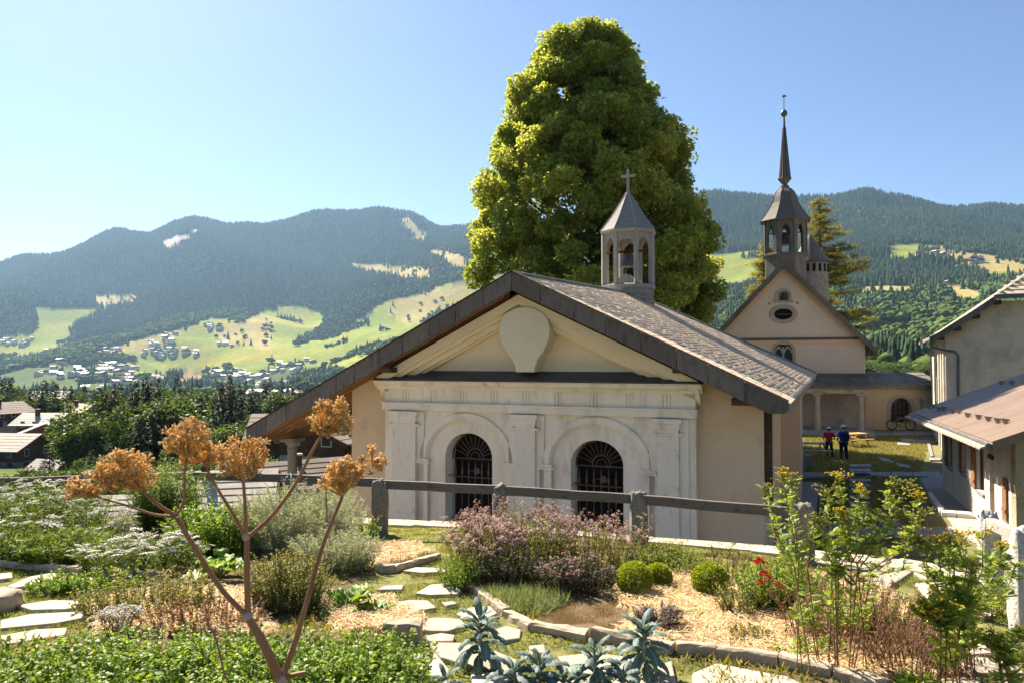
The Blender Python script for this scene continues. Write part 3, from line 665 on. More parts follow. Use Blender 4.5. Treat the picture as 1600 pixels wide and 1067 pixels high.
# outer blind-arch recess is .05 deep: wall = outer skin with big arch hole, inner wall with doorway hole
big = []
for (l, r_, tpx, tpy, sy) in ((657, 802, 730, 645, 719), (848, 1019, 934, 651, 729)):
    xl, xr = f(l, 720, O).x, f(r_, 720, O).x; big.append(((xl+xr)/2, (xr-xl)/2, f(tpx, sy, O).z, f(tpx, tpy, O).z))
mid = (big[0][0]+big[1][0])/2
for i, (a, b_) in enumerate(((cwl, mid), (mid, cwr))):
    cx, hw, zs, zt = ops[i]; arch_hole(m, a, b_, -2, zar0+.003, -2, arch_pts(cx, hw, zs, zt, 20), O+.06, .38)
    bx, bw, bs, bt = big[i]; arch_hole(m, a, b_, -2, zar0+.003, -2, arch_pts(bx, bw, bs, min(bt, zar0-.01), 24), O, O+.057)
m.build('facade_wall', [plaster_white], chapel)
for i in (0, 1):
    cx, hw, zs, zt = ops[i]; bx, bw, bs, bt = big[i]; bt = min(bt, zar0-.02)
    m = MB(); ring_band(m, arch_pts(bx, bw-.16, bs, bt-.15, 24), arch_pts(bx, bw+.0, bs, bt, 24), O-.05, O+.055)
    ring_band(m, arch_pts(bx, bw-.20, bs, bt-.19, 24), arch_pts(bx, bw-.165, bs, bt-.155, 24), O-.02, O+.055); m.build('archivolt', plaster_white, chapel)
    for s in (-1, 1):
        m = MB(); xx = bx+s*(bw-.08); m.box(xx-.15, xx+.15, O-.05, O, -2, bs-.12); m.box(xx-.2, xx+.2, O-.10, O+.0, bs-.12, bs-.07); m.box(xx-.17, xx+.17, O-.075, O, bs-.07, bs); m.build('impost', plaster_white, chapel)
# pilasters
for (l, r_) in ((613, 649), (805, 836), (1027, 1061)):
    xl, xr = f(l, 720, O-.12).x, f(r_, 720, O-.12).x
    m = MB(); m.box(xl, xr, O-.13, O-.0, -2, zar0-.40, 0); m.box(xl-.07, xr+.07, O-.19, O, zar0-.13, zar0-.02, 1); m.box(xl-.02, xr+.02, O-.16, O, zar0-.26, zar0-.13, 1)
    m.box(xl-.10, xr+.10, O-.15, O-.0, zar0-.40, zar0-.34, 1); m.box(xl+.01, xr-.01, O-.14, O, zar0-.34, zar0-.26, 1); m.build('pilaster', [plaster_worn, plaster_white], chapel, bevel=.008)
    m = MB(); m.box(xr+.004, xr+.2, O-.05, O, -2, zar0-.03); m.box(xl-.2, xl-.004, O-.05, O, -2, zar0-.03); m.build('pilaster_strip', plaster_white, chapel)
# entablature
m = MB(); m.box(cwl-.04, cwr+.04, O-.10, .0, zar0, zar1-.05, 0); m.box(cwl-.06, cwr+.06, O-.13, .0, zar1-.05, zar1, 0); m.build('architrave', plaster_white, chapel, bevel=.008)
m = MB(); m.box(cwl, cwr, O-.03, .0, zar1, zfr); fr_ = m.build('frieze', plaster_white, chapel)
for p in (634, 678, 724, 771, 821, 871, 926, 983, 1040):
    x = f(p, 620, O).x; m = MB(); m.box(x-.10, x-.055, O-.055, O-.025, zar1+.03, zfr-.03); m.box(x-.025, x+.025, O-.055, O-.025, zar1+.03, zfr-.03); m.box(x+.055, x+.10, O-.055, O-.025, zar1+.03, zfr-.03); m.build('triglyph', plaster_white, fr_)
m = MB()
prof = [(-.0, zfr), (O-.06, zfr), (O-.10, zfr+.05), (O-.20, zfr+.11), (O-.24, zfr+.13), (O-.24, zc_top-.05), (O-.28, zc_top-.03), (O-.28, zc_top), (0, zc_top)]
m.prism([(y, z) for y, z in prof], 'x', cwl-.2, cwr+.16); m.build('cornice', plaster_white, chapel)
# lead apron on the cornice, in sheets
zl1 = f(840, 578, .05).z; n = 9; x0, x1 = cwl-.2, cwr+.14; ap = empty('cornice_flashing'); ap.parent = chapel
for i in range(n):
    a, b_ = x0+(x1-x0)*i/n+.004, x0+(x1-x0)*(i+1)/n-.004
    MB().prism([(O-.31, zc_top+.005), (O-.31, zc_top+.035), (0.05, zl1), (0.05, zc_top+.005)], 'x', a, b_).build('lead_sheet', lead, ap, bevel=.005)
# pediment
PX = A.x
m = MB(); bz = zc_top+.003
def pz(x, dn): return A.z-(sr*(x-PX) if x > PX else sl*(PX-x))-dn
m.prism([(cwl, bz), (cwr, bz), (cwr, pz(cwr, .25)), (PX, A.z-.25), (cwl, pz(cwl, .25))], 'y', -.02, .36); m.build('tympanum', plaster_yellow, chapel)
ca = f(803, 463, -.5); k0 = A.z-ca.z+.0
xa, xb = cwl-.14, cwr+.1
for (dn0, dn1, yf) in ((k0-.03, k0+.20, -.50), (k0+.20, k0+.30, -.40), (k0+.30, k0+.44, -.28), (k0+.44, k0+.50, -.18)):
    m = MB(); m.prism([(xa, pz(xa, dn1)), (PX, A.z-dn1), (PX, A.z-dn0), (xa, pz(xa, dn0))], 'y', yf, 0)
    m.prism([(PX, A.z-dn1), (xb, pz(xb, dn1)), (xb, pz(xb, dn0)), (PX, A.z-dn0)], 'y', yf, 0)
    m.build('raking_cornice', plaster_yellow, chapel)
# bare shield medallion
pts = []
for px, py in ((806, 581), (806, 575), (801, 562), (790, 548), (782, 530), (780, 515), (783, 500), (790, 490), (805, 482), (820, 479), (836, 482), (850, 490), (857, 500), (860, 515), (858, 530), (850, 548), (840, 562), (836, 575), (836, 581)):
    q = f(px, py, -.5); pts.append((q.x, q.z))
m = MB(); m.prism(pts, 'y', -.53, -.02); m.build('medallion', mat('plaster_medallion', [(.70, .60, .44), (.78, .68, .51)], 1, .9, .25, 30), chapel, bevel=.02)
# base course
m = MB(); m.box(cwl-.02, ops[0][0]-ops[0][1]-.05, O-.04, O, -2, .45); m.box(ops[0][0]+ops[0][1]+.05, ops[1][0]-ops[1][1]-.05, O-.04, O, -2, .45); m.box(ops[1][0]+ops[1][1]+.05, cwr+.02, O-.04, O, -2, .45); m.build('plinth', plaster_worn, chapel)
# grilles
for i in (0, 1):
    cx, hw, zs, zt = ops[i]; yg = .22; g = empty('window_grille', label=None); g.parent = chapel
    gx = cx+.10; gw = hw
    MB().box(cx-hw-.1, cx+hw+.1, .36, .375, -1.5, zt+.1).build('dark_interior', dark_in, g)
    def bar(pts, r, nm='bar'): return MB().tube(pts, r, 6).build(nm, iron, g)
    zr = zs-.02
    for k in range(7):
        x = cx+hw*(-1+2*(k+.5)/7)
        bar([(x, yg, -1.5), (x, yg, zs-.55)], .014)
        m = MB().lathe([(.006, zs-.55), (.035, zs-.45), (.028, zs-.38), (.012, zs-.30), (.02, zs-.27), (.002, zs-.12)], 6, (x, yg)); m.build('spear_tip', iron, g)
    for z in (zs-.55, zs-.08, .9, -.1): bar([(cx-hw, yg, z), (cx+hw, yg, z)], .018, 'rail')
    for z in (zs-.5, .2): bar([(cx-hw-.0, yg-.25, z), (cx-hw+.01, yg, z)], .014, 'bracket')
    m = MB(); ring = [(cx-.22*math.cos(math.pi*t/10), yg, zs-.06+.24*math.sin(math.pi*t/10)) for t in range(11)]; m.tube(ring, .016, 5); m.build('hub', iron, g)
    m = MB(); ring = [(cx-.13*math.cos(math.pi*t/10), yg, zs-.06+.15*math.sin(math.pi*t/10)) for t in range(11)]; m.tube(ring, .012, 5); m.build('hub', iron, g)
    for k in range(1, 12):
        t = math.pi*k/12; bar([(cx-.23*math.cos(t), yg, zs-.05+.24*math.sin(t)), (cx-hw*.985*math.cos(t), yg, zs+(zt-zs)*.985*math.sin(t))], .011, 'ray')
    pts = [(x, yg, z) for x, z in arch_pts(cx, hw-.015, zs-.08, zt-.015, 16)]; MB().tube(pts, .02, 5).build('rim', iron, g)
    pts = [(x-.16, yg-.32, z-.02) for x, z in arch_pts(cx, hw-.02, zs-.08, zt-.03, 16)[:9]]; MB().tube(pts, .014, 5).build('rim', iron, g)
    for k in range(2, 9, 2): MB().lathe([(.03, -.02), (.03, .02)], 6).build('rosette', iron, g, (pts[k][0]+.04, pts[k][1], pts[k][2]), (R(90), 0, 0))
    bar([(cx-.11, yg-.03, zs-.38), (cx+.13, yg-.03, zs-.38)], .012, 'cross_bar'); MB().lathe([(.0, -.01), (.085, -.01), (.085, .01), (.0, .01)], 12, cap=False).build('lock_plate', iron, g, (cx+.06, yg-.03, zs-.38), (R(90), 0, 0))

# ------------------------------------------------------------------ octagonal turrets
def turret(parent, c, rot, r, z0, zbase, zcorn, ztop, roofprof, postr, mt, mr, ow, archt, bell=True, panel=None, n=8):
    """c axis, z0 foot, zbase..zcorn cornice, posts up to ztop; roof profile [(r,z)]"""
    a0 = rot; ap = r*math.cos(math.pi/n)
    t = empty('belfry', (c[0], c[1], 0), 0); t.parent = parent
    m = MB(); m.lathe([(r*.98, z0), (r*.98, zbase)], n, rot=a0); m.build('base', mt, t)
    m = MB(); m.lathe([(r*1.0, zbase), (r*1.09, zbase+.08), (r*1.09, zcorn-.04), (r*1.02, zcorn)], n, rot=a0); m.build('base_cornice', mt, t)
    side = 2*r*math.sin(math.pi/n)
    for k in range(n):
        an = a0+2*math.pi*(k+.5)/n; M = Matrix.Rotation(an+math.pi/2, 4, 'Z'); M.translation = Vector((math.cos(an)*ap*.94, math.sin(an)*ap*.94, 0))
        m = MB(); sw = side*.94/2
        hw = ow*sw; arch_hole(m, -sw, sw, zcorn, ztop, zcorn, arch_pts(0, hw, ztop-(archt), ztop-archt*.25, 12, True), -postr, postr*.6)
        m.v = [tuple(M @ Vector(v)) for v in m.v]; m.build('arch_panel', mt, t)
        if panel:
            m = MB(); zz0, zz1 = zbase-panel, zbase-.06
            for i in range(5):
                for j in range(3):
                    x = -sw*.7+i*sw*.35; z = zz0+(zz1-zz0)*(j+.5)/3; m.box(x-.05, x+.05, -.08, .0, z-.035, z+.035)
            M2 = M.copy(); M2.translation = Vector((math.cos(an)*r*.9, math.sin(an)*r*.9, 0)); m.v = [tuple(M2 @ Vector(v)) for v in m.v]; m.build('fretwork', mt, t)
        an = a0+2*math.pi*k/n; m = MB(); m.box(-.075, .075, -.075, .075, zcorn, ztop+.0); M = Matrix.Rotation(an, 4, 'Z'); M.translation = Vector((math.cos(an)*r*.985, math.sin(an)*r*.985, 0))
        m.v = [tuple(M @ Vector(v)) for v in m.v]; m.build('post', mt, t, bevel=.012)
    m = MB(); m.lathe([(r*1.04, ztop), (r*1.13, ztop+.07), (r*1.13, ztop+.12)], n, rot=a0); m.build('eave_cornice', mt, t)
    # roof faces, one part per side
    rf = empty('roof'); rf.parent = t
    for k in range(n):
        a1, a2 = a0+2*math.pi*k/n, a0+2*math.pi*(k+1)/n; m = MB()
        for i in range(len(roofprof)-1):
            (r1, z1), (r2, z2) = roofprof[i], roofprof[i+1]
            m.add([(r1*math.cos(a1), r1*math.sin(a1), z1), (r1*math.cos(a2), r1*math.sin(a2), z1), (r2*math.cos(a2), r2*math.sin(a2), z2), (r2*math.cos(a1), r2*math.sin(a1), z2)], [(0, 1, 2, 3)], 0)
        m.build('roof_panel', mr, rf)
        MB().tube([(q*math.cos(a1), q*math.sin(a1), z) for q, z in roofprof], .028, 5).build('hip_strip', mt, rf)
    if bell:
        zb = ztop-.35*(ztop-zcorn); m = MB(); s = r*.36
        m.lathe([(s*1.0, zb-s*1.5), (s*.92, zb-s*1.4), (s*.72, zb-s*.9), (s*.6, zb-s*.3), (s*.35, zb-.02), (.03, zb)], 16, smooth=True); m.build('bell', zinc, t)
        MB().tube([(-r*.95, 0, zb+.05), (r*.95, 0, zb+.05)], .05, 6).build('bell_yoke', wood_dark, t)
    return t
bw_ = CF.loc(at(988, 455, 28.3)); zz = lambda py, Y=28.3: at(988, py, Y).z-ZC
bc = (A.x, bw_.y)
zB = zz(455); zC2 = zz(446); zT = zz(368); mb_grey = mat('belfry_timber', [(.30, .265, .24), (.42, .375, .34)], 3, .85, .4, 20, stretch=(3, 3, .6))
bel_sh = mat('belfry_shingle', [(.20, .175, .16), (.33, .30, .275)], 9, .8, .7, 18, stretch=(1, 1, 2.2))
r0 = .99
bt = turret(chapel, bc, R(22+8), r0, zz(500), zB, zC2, zT, [(1.12*r0, zz(363)), (.92*r0, zz(353)), (.68*r0, zz(340)), (.44*r0, zz(325)), (.22*r0, zz(311)), (.07, zz(301))], .045, mb_grey, bel_sh, .80, .6, panel=.55)
cross = empty('cross', (0, 0, 0)); cross.parent = bt
MB().box(-.045, .045, -.045, .045, zz(303), zz(265)).build('upright', mb_grey, cross, bevel=.01); MB().box(-.27, .27, -.04, .04, zz(277), zz(273)).build('arm', mb_grey, cross, bevel=.01)
m = MB(); m.prism([(-.6, zC2), (.6, zC2), (0, zC2+.42)], 'y', -.5, .5); m.build('inner_cover', mb_grey, bt)

# ================================================================== CHURCH
KY = 52.5; KX = at(1227, 562, KY).x; KFm = Frame(KX, KY, 22, -4.85)
church = KFm.empty('church', label='pink church behind the chapel with bell turret, tall spire and oval window', cat='church')
kx = lambda px, Y=0: KFm.fy(px, 562, 0).x
kz = lambda py, Y=None: at(1227, py, Y or KY).z+4.85
hw = kx(1352); za = kz(417); ze = kz(533)-.25; gs = (za-ze)/hw
m = MB()
zsc = kz(530)
# lower front wall with lancet window hole
wc = kx(1224); wcz = kz(570); warch = arch_pts(wc, .62, kz(549), kz(536), 12, True)
arch_hole(m, wc-1.2, wc+1.2, kz(580), zsc-.12, kz(566), warch, 0, .5)
m.box(-hw, wc-1.2, 0, .5, kz(595), zsc-.12); m.box(wc+1.2, hw, 0, .5, kz(595), zsc-.12); m.box(wc-1.2, wc+1.2, 0, .5, kz(595), kz(580))
m.box(-hw, -hw+.5, .5, 15, 0, ze+.3); m.box(hw-.5, hw, .5, 15, 0, ze+.3); m.box(-hw, hw, 15, 15.5, 0, ze+.3)
m.build('wall', plaster_pink, church)
m = MB()   # gable built around the oval and the niche
ox, oz = kx(1224.5), kz(491); orx, orz = .62, .40
Rb = [(ox-1.0, kz(503)), (ox+1.0, kz(503)), (ox+1.0, kz(449)), (ox-1.0, kz(449))]
gz_ = lambda x: za-gs*abs(x)
z0_, z1_ = Rb[0][1], Rb[2][1]
m.prism([(-hw, zsc+.1), (hw, zsc+.1), (hw-(z0_-zsc-.1)/gs, z0_), (-hw+(z0_-zsc-.1)/gs, z0_)], 'y', 0, .4)
m.prism([(-hw+(z0_-zsc-.1)/gs, z0_), (ox-1, z0_), (ox-1, z1_), (-(za-z1_)/gs, z1_)], 'y', 0, .4); m.prism([(ox+1, z0_), (hw-(z0_-zsc-.1)/gs, z0_), ((za-z1_)/gs, z1_), (ox+1, z1_)], 'y', 0, .4)
m.prism([(-(za-z1_)/gs, z1_), ((za-z1_)/gs, z1_), (0, za)], 'y', 0, .4)
# panel with oval hole
N_ = 32; ov = [(ox+orx*math.cos(2*math.pi*i/N_), oz+orz*math.sin(2*math.pi*i/N_)) for i in range(N_)]
nz0 = kz(473)
def sq(i):
    a = 2*math.pi*i/N_; c, s = math.cos(a), math.sin(a); k = min(1/max(abs(c), 1e-6)*1.0, (nz0-oz if s > 0 else oz-z0_)/max(abs(s), 1e-6)); return (ox+c*k, oz+s*k)
sqp = [sq(i) for i in range(N_)]
vs = [(x, 0, z) for x, z in ov]+[(x, 0, z) for x, z in sqp]+[(x, .4, z) for x, z in ov]
fs = []
for i in range(N_):
    j = (i+1) % N_; fs += [(i, N_+i, N_+j, j), (i, j, 2*N_+j, 2*N_+i)]
m.add(vs, fs)
m.add([(ox-1, 0, z0_), (ox-.8, 0, z0_), (ox-1, 0, z0_+.2)], [(0, 1, 2)]); m.add([(ox+1, 0, z0_), (ox+.8, 0, z0_), (ox+1, 0, z0_+.2)], [(0, 2, 1)])
arch_hole(m, ox-1, ox+1, nz0, z1_, kz(470.5), arch_pts(ox, .34, kz(461), kz(455), 12, False), 0, .4)
m.build('gable', plaster_pink, church)
MB().box(ox-.5, ox+.5, .3, .39, kz(472), kz(452)).build('niche_back', plaster_grey, church)
# statue-like figure in the niche
m = MB(); m.lathe([(.17, kz(470.5)), (.15, kz(468)), (.16, kz(464)), (.10, kz(462)), (.05, kz(461.5)), (.09, kz(460)), (.08, kz(458.3)), (.01, kz(457.3))], 10, (ox, .2), smooth=True); m.tube([(ox-.2, .15, kz(464)), (ox, .1, kz(463)), (ox+.2, .15, kz(465))], .04, 6); m.build('niche_figure', wood_dark, church)
m = MB(); ring_band(m, arch_pts(ox, .36, kz(462), kz(455), 14), arch_pts(ox, .55, kz(462), kz(451), 14), -.05, .02); m.box(ox-.55, ox-.36, -.05, .02, kz(470), kz(462)); m.box(ox+.36, ox+.55, -.05, .02, kz(470), kz(462)); m.box(ox-.66, ox+.66, -.10, .02, kz(473), kz(470)); m.build('niche_frame', plaster_grey, church)
vs = [(ox+orx*k*math.cos(2*math.pi*i/N_), y, oz+orz*q*math.sin(2*math.pi*i/N_)) for (k, q, y) in ((1, 1, -.05), (1.5, 1.65, -.05), (1.55, 1.72, .0), (1, 1, .4)) for i in range(N_)]
ovf = MB(); ovf.add(vs, [(i, (i+1) % N_, N_+(i+1) % N_, N_+i)[::-1] for i in range(N_)]+[(N_+i, N_+(i+1) % N_, 2*N_+(i+1) % N_, 2*N_+i)[::-1] for i in range(N_)]+[((i+1) % N_, i, 3*N_+i, 3*N_+(i+1) % N_)[::-1] for i in range(N_)])
ow = ovf.build('oval_window', plaster_grey, church); MB().box(ox-orx, ox+orx, .36, .38, oz-orz, oz+orz).build('pane', dark_in, ow); MB().box(ox-orx, ox+orx, .15, .2, oz-.03, oz+.03).build('bar', iron, ow)
wn = empty('lancet_window'); wn.parent = church
m = MB(); ring_band(m, arch_pts(wc, .62, kz(549), kz(536), 12, True), arch_pts(wc, .82, kz(549), kz(532.5), 12, True), -.06, .03); m.box(wc-.82, wc-.62, -.06, .03, kz(566), kz(549)); m.box(wc+.62, wc+.82, -.06, .03, kz(566), kz(549)); m.box(wc-.06, wc+.06, .05, .25, kz(566), kz(542))
for s in (-1, 1): ring_band(m, arch_pts(wc+s*.31, .22, kz(552), kz(544), 8, True), arch_pts(wc+s*.31, .31, kz(552), kz(540.5), 8, True), .05, .2)
m.build('frame', plaster_grey, wn); MB().box(wc-.62, wc+.62, .3, .33, kz(566), kz(538)).build('pane', glass_d, wn)
# salmon rakes, string course
m = MB(); t_ = .42
m.prism([(-hw, ze), (-hw+t_, ze-.02), (0, za-t_*gs*1.1), (0, za)], 'y', -.06, -.003); m.prism([(0, za), (0, za-t_*gs*1.1), (hw-t_, ze-.02), (hw, ze)], 'y', -.06, -.003); m.build('rake_band', plaster_salmon, church)
m = MB(); m.box(-hw-.02, hw+.02, -.05, .45, zsc-.35, zsc-.06); m.build('string_course', plaster_salmon, church)
m = MB(); m.box(-hw-.02, hw+.02, -.12, .45, zsc-.06, zsc+.1); m.build('string_ledge', slate, church)
ovh = .65; th = .22
rf = empty('roof'); rf.parent = church
for s in (-1, 1):
    e = hw+.75; p = [(0, za+.06), (s*e, za+.06-gs*e), (s*e, za+.06-gs*e+th*1.3), (0, za+.06+th*1.5)]
    MB().prism(p, 'y', -ovh, 15.6).build('roof_slope', slate, rf)
    for i in range(7):
        a, b_ = i/7, (i+1)/7-.006; q = lambda t: (s*e*t, za+.06-gs*e*t)
        MB().prism([(q(a)[0], q(a)[1]-.10), (q(b_)[0], q(b_)[1]-.10), (q(b_)[0], q(b_)[1]+.36), (q(a)[0], q(a)[1]+.36)], 'y', -ovh-.05, -ovh-.004).build('verge_panel', slate, rf)
# bell turret and spire
TY = 54.8; tc = (0, 2.5); z3 = lambda py: at(1229, py, TY).z+4.85
t_grey = mat('turret_timber', [(.085, .078, .072), (.19, .175, .16)], 2.2, .8, .5, 16, stretch=(3, 3, .5))
rr0 = 33/FPX*TY
tt = turret(church, tc, R(22.5+4), rr0, z3(450), z3(403), z3(398), z3(348), [(rr0*1.2, z3(347)), (rr0*1.0, z3(339)), (rr0*.78, z3(328)), (rr0*.62, z3(318)), (rr0*.55, z3(309)), (rr0*.46, z3(302)), (rr0*.30, z3(296.5)), (.15, z3(293))], .07, t_grey, slate, .52, 1.0)
m = MB(); m.lathe([(.32, z3(295)), (.32, z3(291)), (.2, z3(290)), (.2, z3(288)), (.50, z3(280)), (.44, z3(279)), (.16, z3(216)), (.19, z3(215)), (.12, z3(213)), (.06, z3(184))], 8, smooth=False); m.build('spire', slate, tt)
m = MB(); m.lathe([(.05, z3(183.5)), (.2, z3(181)), (.25, z3(177.5)), (.2, z3(174)), (.05, z3(171.5))], 12, smooth=True); m.build('finial_ball', zinc, tt)
m = MB(); m.tube([(0, 0, z3(172)), (0, 0, z3(148))], .03, 6); m.box(-.12, .16, -.02, .02, z3(152), z3(149.5)); m.build('finial_rod', zinc, tt)
for k in range(8):
    an = R(26.5)+2*math.pi*k/8; MB().tube([(q*math.cos(an), q*math.sin(an), z) for q, z in ((.50, z3(280)), (.44, z3(279)), (.16, z3(216)), (.1, z3(200)))], .03, 4).build('spire_rib', lead, tt)
# round tower behind
RY = 58; rc = at(1266, 420, RY); zt_ = lambda py: at(1277, py, RY).z+4.85; rw = 26/FPX*RY
tw = empty('round_tower', (rc.x, RY, -4.9), 0, 'round grey stone tower with conical roof behind the church turret', 'tower')
m = MB(); m.lathe([(rw, 0), (rw, zt_(410))], 28, smooth=True); m.build('tower_wall', shingle_grey, tw)
m = MB(); m.lathe([(rw*1.13, zt_(410)), (rw*.95, zt_(402)), (rw*.68, zt_(391)), (rw*.36, zt_(378)), (.05, zt_(366))], 28, smooth=True); m.build('conical_roof', slate, tw)
for k in range(18):
    an = 2*math.pi*k/18; m = MB(); M = Matrix.Rotation(an, 4, 'Z'); m.box(rw-.05, rw+.025, -.11, .11, zt_(426), zt_(414), 0, M); m.build('slit_window', dark_in, tw)
m = MB(); m.lathe([(rw*1.02, zt_(412.5)), (rw*1.10, zt_(410.5))], 28); m.build('eave_ring', slate, tw)
# canopy porch of the church, its columns and back wall
cn = empty('porch', (0, 0, 0), 0); cn.parent = church
cyf = -3.0; X0, X1 = -hw-1, hw; zc1 = kz(583); zc0 = at(1300, 604, KY-3.7).z+4.85
m = MB(); m.prism([(-.0, zc1), (-.0, zc1-.15), (cyf-.3, zc0-.12), (cyf-.3, zc0+.05)], 'x', X0, X1+.1); m.build('porch_roof', slate, cn)
for i in range(22):
    xa = X0+(X1-X0)*i/22; 
    for j in range(3):
        ya, yb = -.05+(cyf-.3)*j/3, -.05+(cyf-.3)*(j+1)/3; za_, zb_ = zc1+(zc0+.05-zc1)*j/3, zc1+(zc0+.05-zc1)*(j+1)/3
        m = MB(); off = .12 if j % 2 else 0; m.hexa([(xa+off, yb, zb_+.01), (xa+off+.48, yb, zb_+.01), (xa+off+.48, ya, za_+.0), (xa+off, ya, za_+.0)], [(xa+off, yb, zb_+.06), (xa+off+.48, yb, zb_+.06), (xa+off+.48, ya, za_+.03), (xa+off, ya, za_+.03)]); m.build('slate_tile', slate, cn)
MB().box(X0, X1+.05, cyf-.12, cyf+.14, zc0-.42, zc0-.13).build('lintel', plaster_grey, cn)
MB().box(X0, X1, -.2, .45, 0, kz(595)).build('porch_back_wall', plaster_grey, cn)
zcap = zc0-.42
for px in (1345, 1277): column(KFm.fy(px, 600, cyf).x, cyf, zcap, .17, cn, plaster_grey)
MB().box(X1-.3, X1, cyf+.2, -.2, zc0-.42, zc0-.1).build('side_beam', plaster_grey, cn)
MB().box(X0, X1+.3, cyf-.5, .0, -.1, .22).build('porch_step', stone_grey, cn)
# connecting wall with gothic window
WY = 51.2; w0 = at(1352.5, 600, WY).x; w1 = at(1466, 600, WY).x
cw = empty('courtyard_wall', (w0, WY, -4.85), 0, 'tan roughcast courtyard wall with slab roof and a pointed window between church and farmhouse', 'wall')
W = w1-w0; wz = lambda py, Y=WY: at(1400, py, Y).z+4.85; gx_ = at(1407, 600, WY).x-w0
m = MB(); ga = arch_pts(gx_, .72, wz(638), wz(621), 14, True)
arch_hole(m, gx_-1.2, gx_+1.2, 0, wz(601), wz(660), ga, 0, .5); m.box(0, gx_-1.2, 0, .5, 0, wz(601)); m.box(gx_+1.2, W, 0, .5, 0, wz(601)); m.build('wall', stucco_tan, cw)
m = MB(); ring_band(m, arch_pts(gx_, .72, wz(638), wz(621), 14, True), arch_pts(gx_, 1.0, wz(638), wz(616), 14, True), -.05, .02); m.box(gx_-1.0, gx_-.72, -.05, .02, wz(660), wz(638)); m.box(gx_+.72, gx_+1.0, -.05, .02, wz(660), wz(638)); fr2 = m.build('window_frame', plaster_grey, cw)
MB().box(gx_-.72, gx_+.72, .3, .33, wz(660), wz(621)).build('pane', glass_d, cw)
m = MB()
for i in range(5): x = gx_-.72+1.44*(i+.5)/5; m.box(x-.03, x+.03, .1, .15, wz(660), wz(628))
for z in (645, 652): m.box(gx_-.7, gx_+.7, .1, .15, wz(z), wz(z)+.06)
m.lathe([(.3, -.02), (.3, .03)], 12, cap=False); m.build('tracery', iron, cw)
nrow, ncol = 4, 16; pr = [(wz(583), 2.0), (wz(602), -.35)]
m = MB(); m.prism([(2.0, pr[0][0]), (2.0, pr[0][0]-.2), (-.3, pr[1][0]-.15), (-.3, pr[1][0])], 'x', -.0, W+.1); m.build('roof_deck', shingle_grey, cw)
for j in range(nrow):
    for i in range(ncol):
        a = (i+(j % 2)*.5)*W/ncol; b_ = min(a+W/ncol-.02, W+.1); y0 = 2.0-2.35*j/nrow; y1 = 2.0-2.35*(j+1)/nrow; za1 = pr[0][0]+(pr[1][0]-pr[0][0])*j/nrow; zb1 = pr[0][0]+(pr[1][0]-pr[0][0])*(j+1)/nrow
        m = MB(); m.hexa([(a, y1, zb1+.01), (b_, y1, zb1+.01), (b_, y0, za1+.003), (a, y0, za1+.003)], [(a, y1, zb1+.06), (b_, y1, zb1+.06), (b_, y0, za1+.03), (a, y0, za1+.03)]); m.build('roof_slab', shingle_grey, cw)
MB().box(W-1.3, W+.2, -.5, .0, wz(640), wz(622)).build('stone_niche', plaster_grey, cw)

# ================================================================== FARMHOUSE (tall, right)
FF = Frame(*at(1478, 600, 38)[:2], 27, -4.93)
fh = FF.empty('farmhouse', label='tall roughcast farmhouse at right with pale shingled half-hipped roof', cat='house')
g = lambda px, py, y=0: FF.fy(px, py, y)
FW = 13.0; hipz = g(1575, 467, -.5).z; ev = g(1452, 528, -.6)
verge = [g(px, py, -.6) for px, py in ((1452, 527), (1468, 519), (1490, 505), (1520, 486), (1556, 462))]
verge[0].x -= 0; vx = [p.x for p in verge]; vz = [p.z for p in verge]
top = g(1640, 380, -.6); sl2 = (vz[-1]-vz[-2])/(vx[-1]-vx[-2])
mx = FW/2; ridge_z = vz[-1]+(mx-vx[-1])*sl2
def rz_(x):
    x = x if x < mx else 2*mx-x
    return float(np.interp(x, vx, vz)) if x <= vx[-1] else vz[-1]+(x-vx[-1])*sl2
DEP = 15
xs_ = [vx[0], vx[1], vx[2], vx[3], vx[4]]
wallp = [(0, 0), (FW, 0)]+[(x, rz_(x)-.22) for x in (FW, FW-.6)]+[(2*mx-x, rz_(x)-.22) for x in xs_[::-1] if x > .3]+[(x, rz_(x)-.22) for x in xs_ if x > .3]+[(0.3, rz_(.3)-.22), (0, rz_(0)-.22)]
wp = [(0, 0), (FW, 0), (FW, rz_(FW)-.25), (2*mx-vx[4], vz[4]-.25), (vx[4], vz[4]-.25), (vx[3], vz[3]-.25), (vx[2], vz[2]-.25), (0, rz_(0)-.25)]
m = MB(); m.prism(wp, 'y', 0, .6); m.build('front_wall', plaster_rough, fh)
m = MB(); m.box(0, .6, .6, DEP, 0, rz_(0)-.25); m.box(FW-.6, FW, .6, DEP, 0, rz_(0)-.25); m.box(0, FW, DEP, DEP+.5, 0, rz_(0)); m.build('side_wall', plaster_bright, fh)
m = MB()
for yy in (.25, 2.2, 4.4, 7.4): m.box(-.10, -.002, yy, yy+.5, 0, rz_(0)-.5)
m.build('wall_pilaster', plaster_bright, fh)
m = MB(); m.box(-.12, -.01, 2.9, 3.9, 2.5, 3.9); m.box(-.12, -.01, 5.2, 6.2, 2.5, 3.9); m.build('shutter', wood_grey, fh)
hy = 3.4                                          # depth of the half hip
rfh = empty('roof'); rfh.parent = fh
prof = [(vx[i], vz[i]) for i in range(5)]
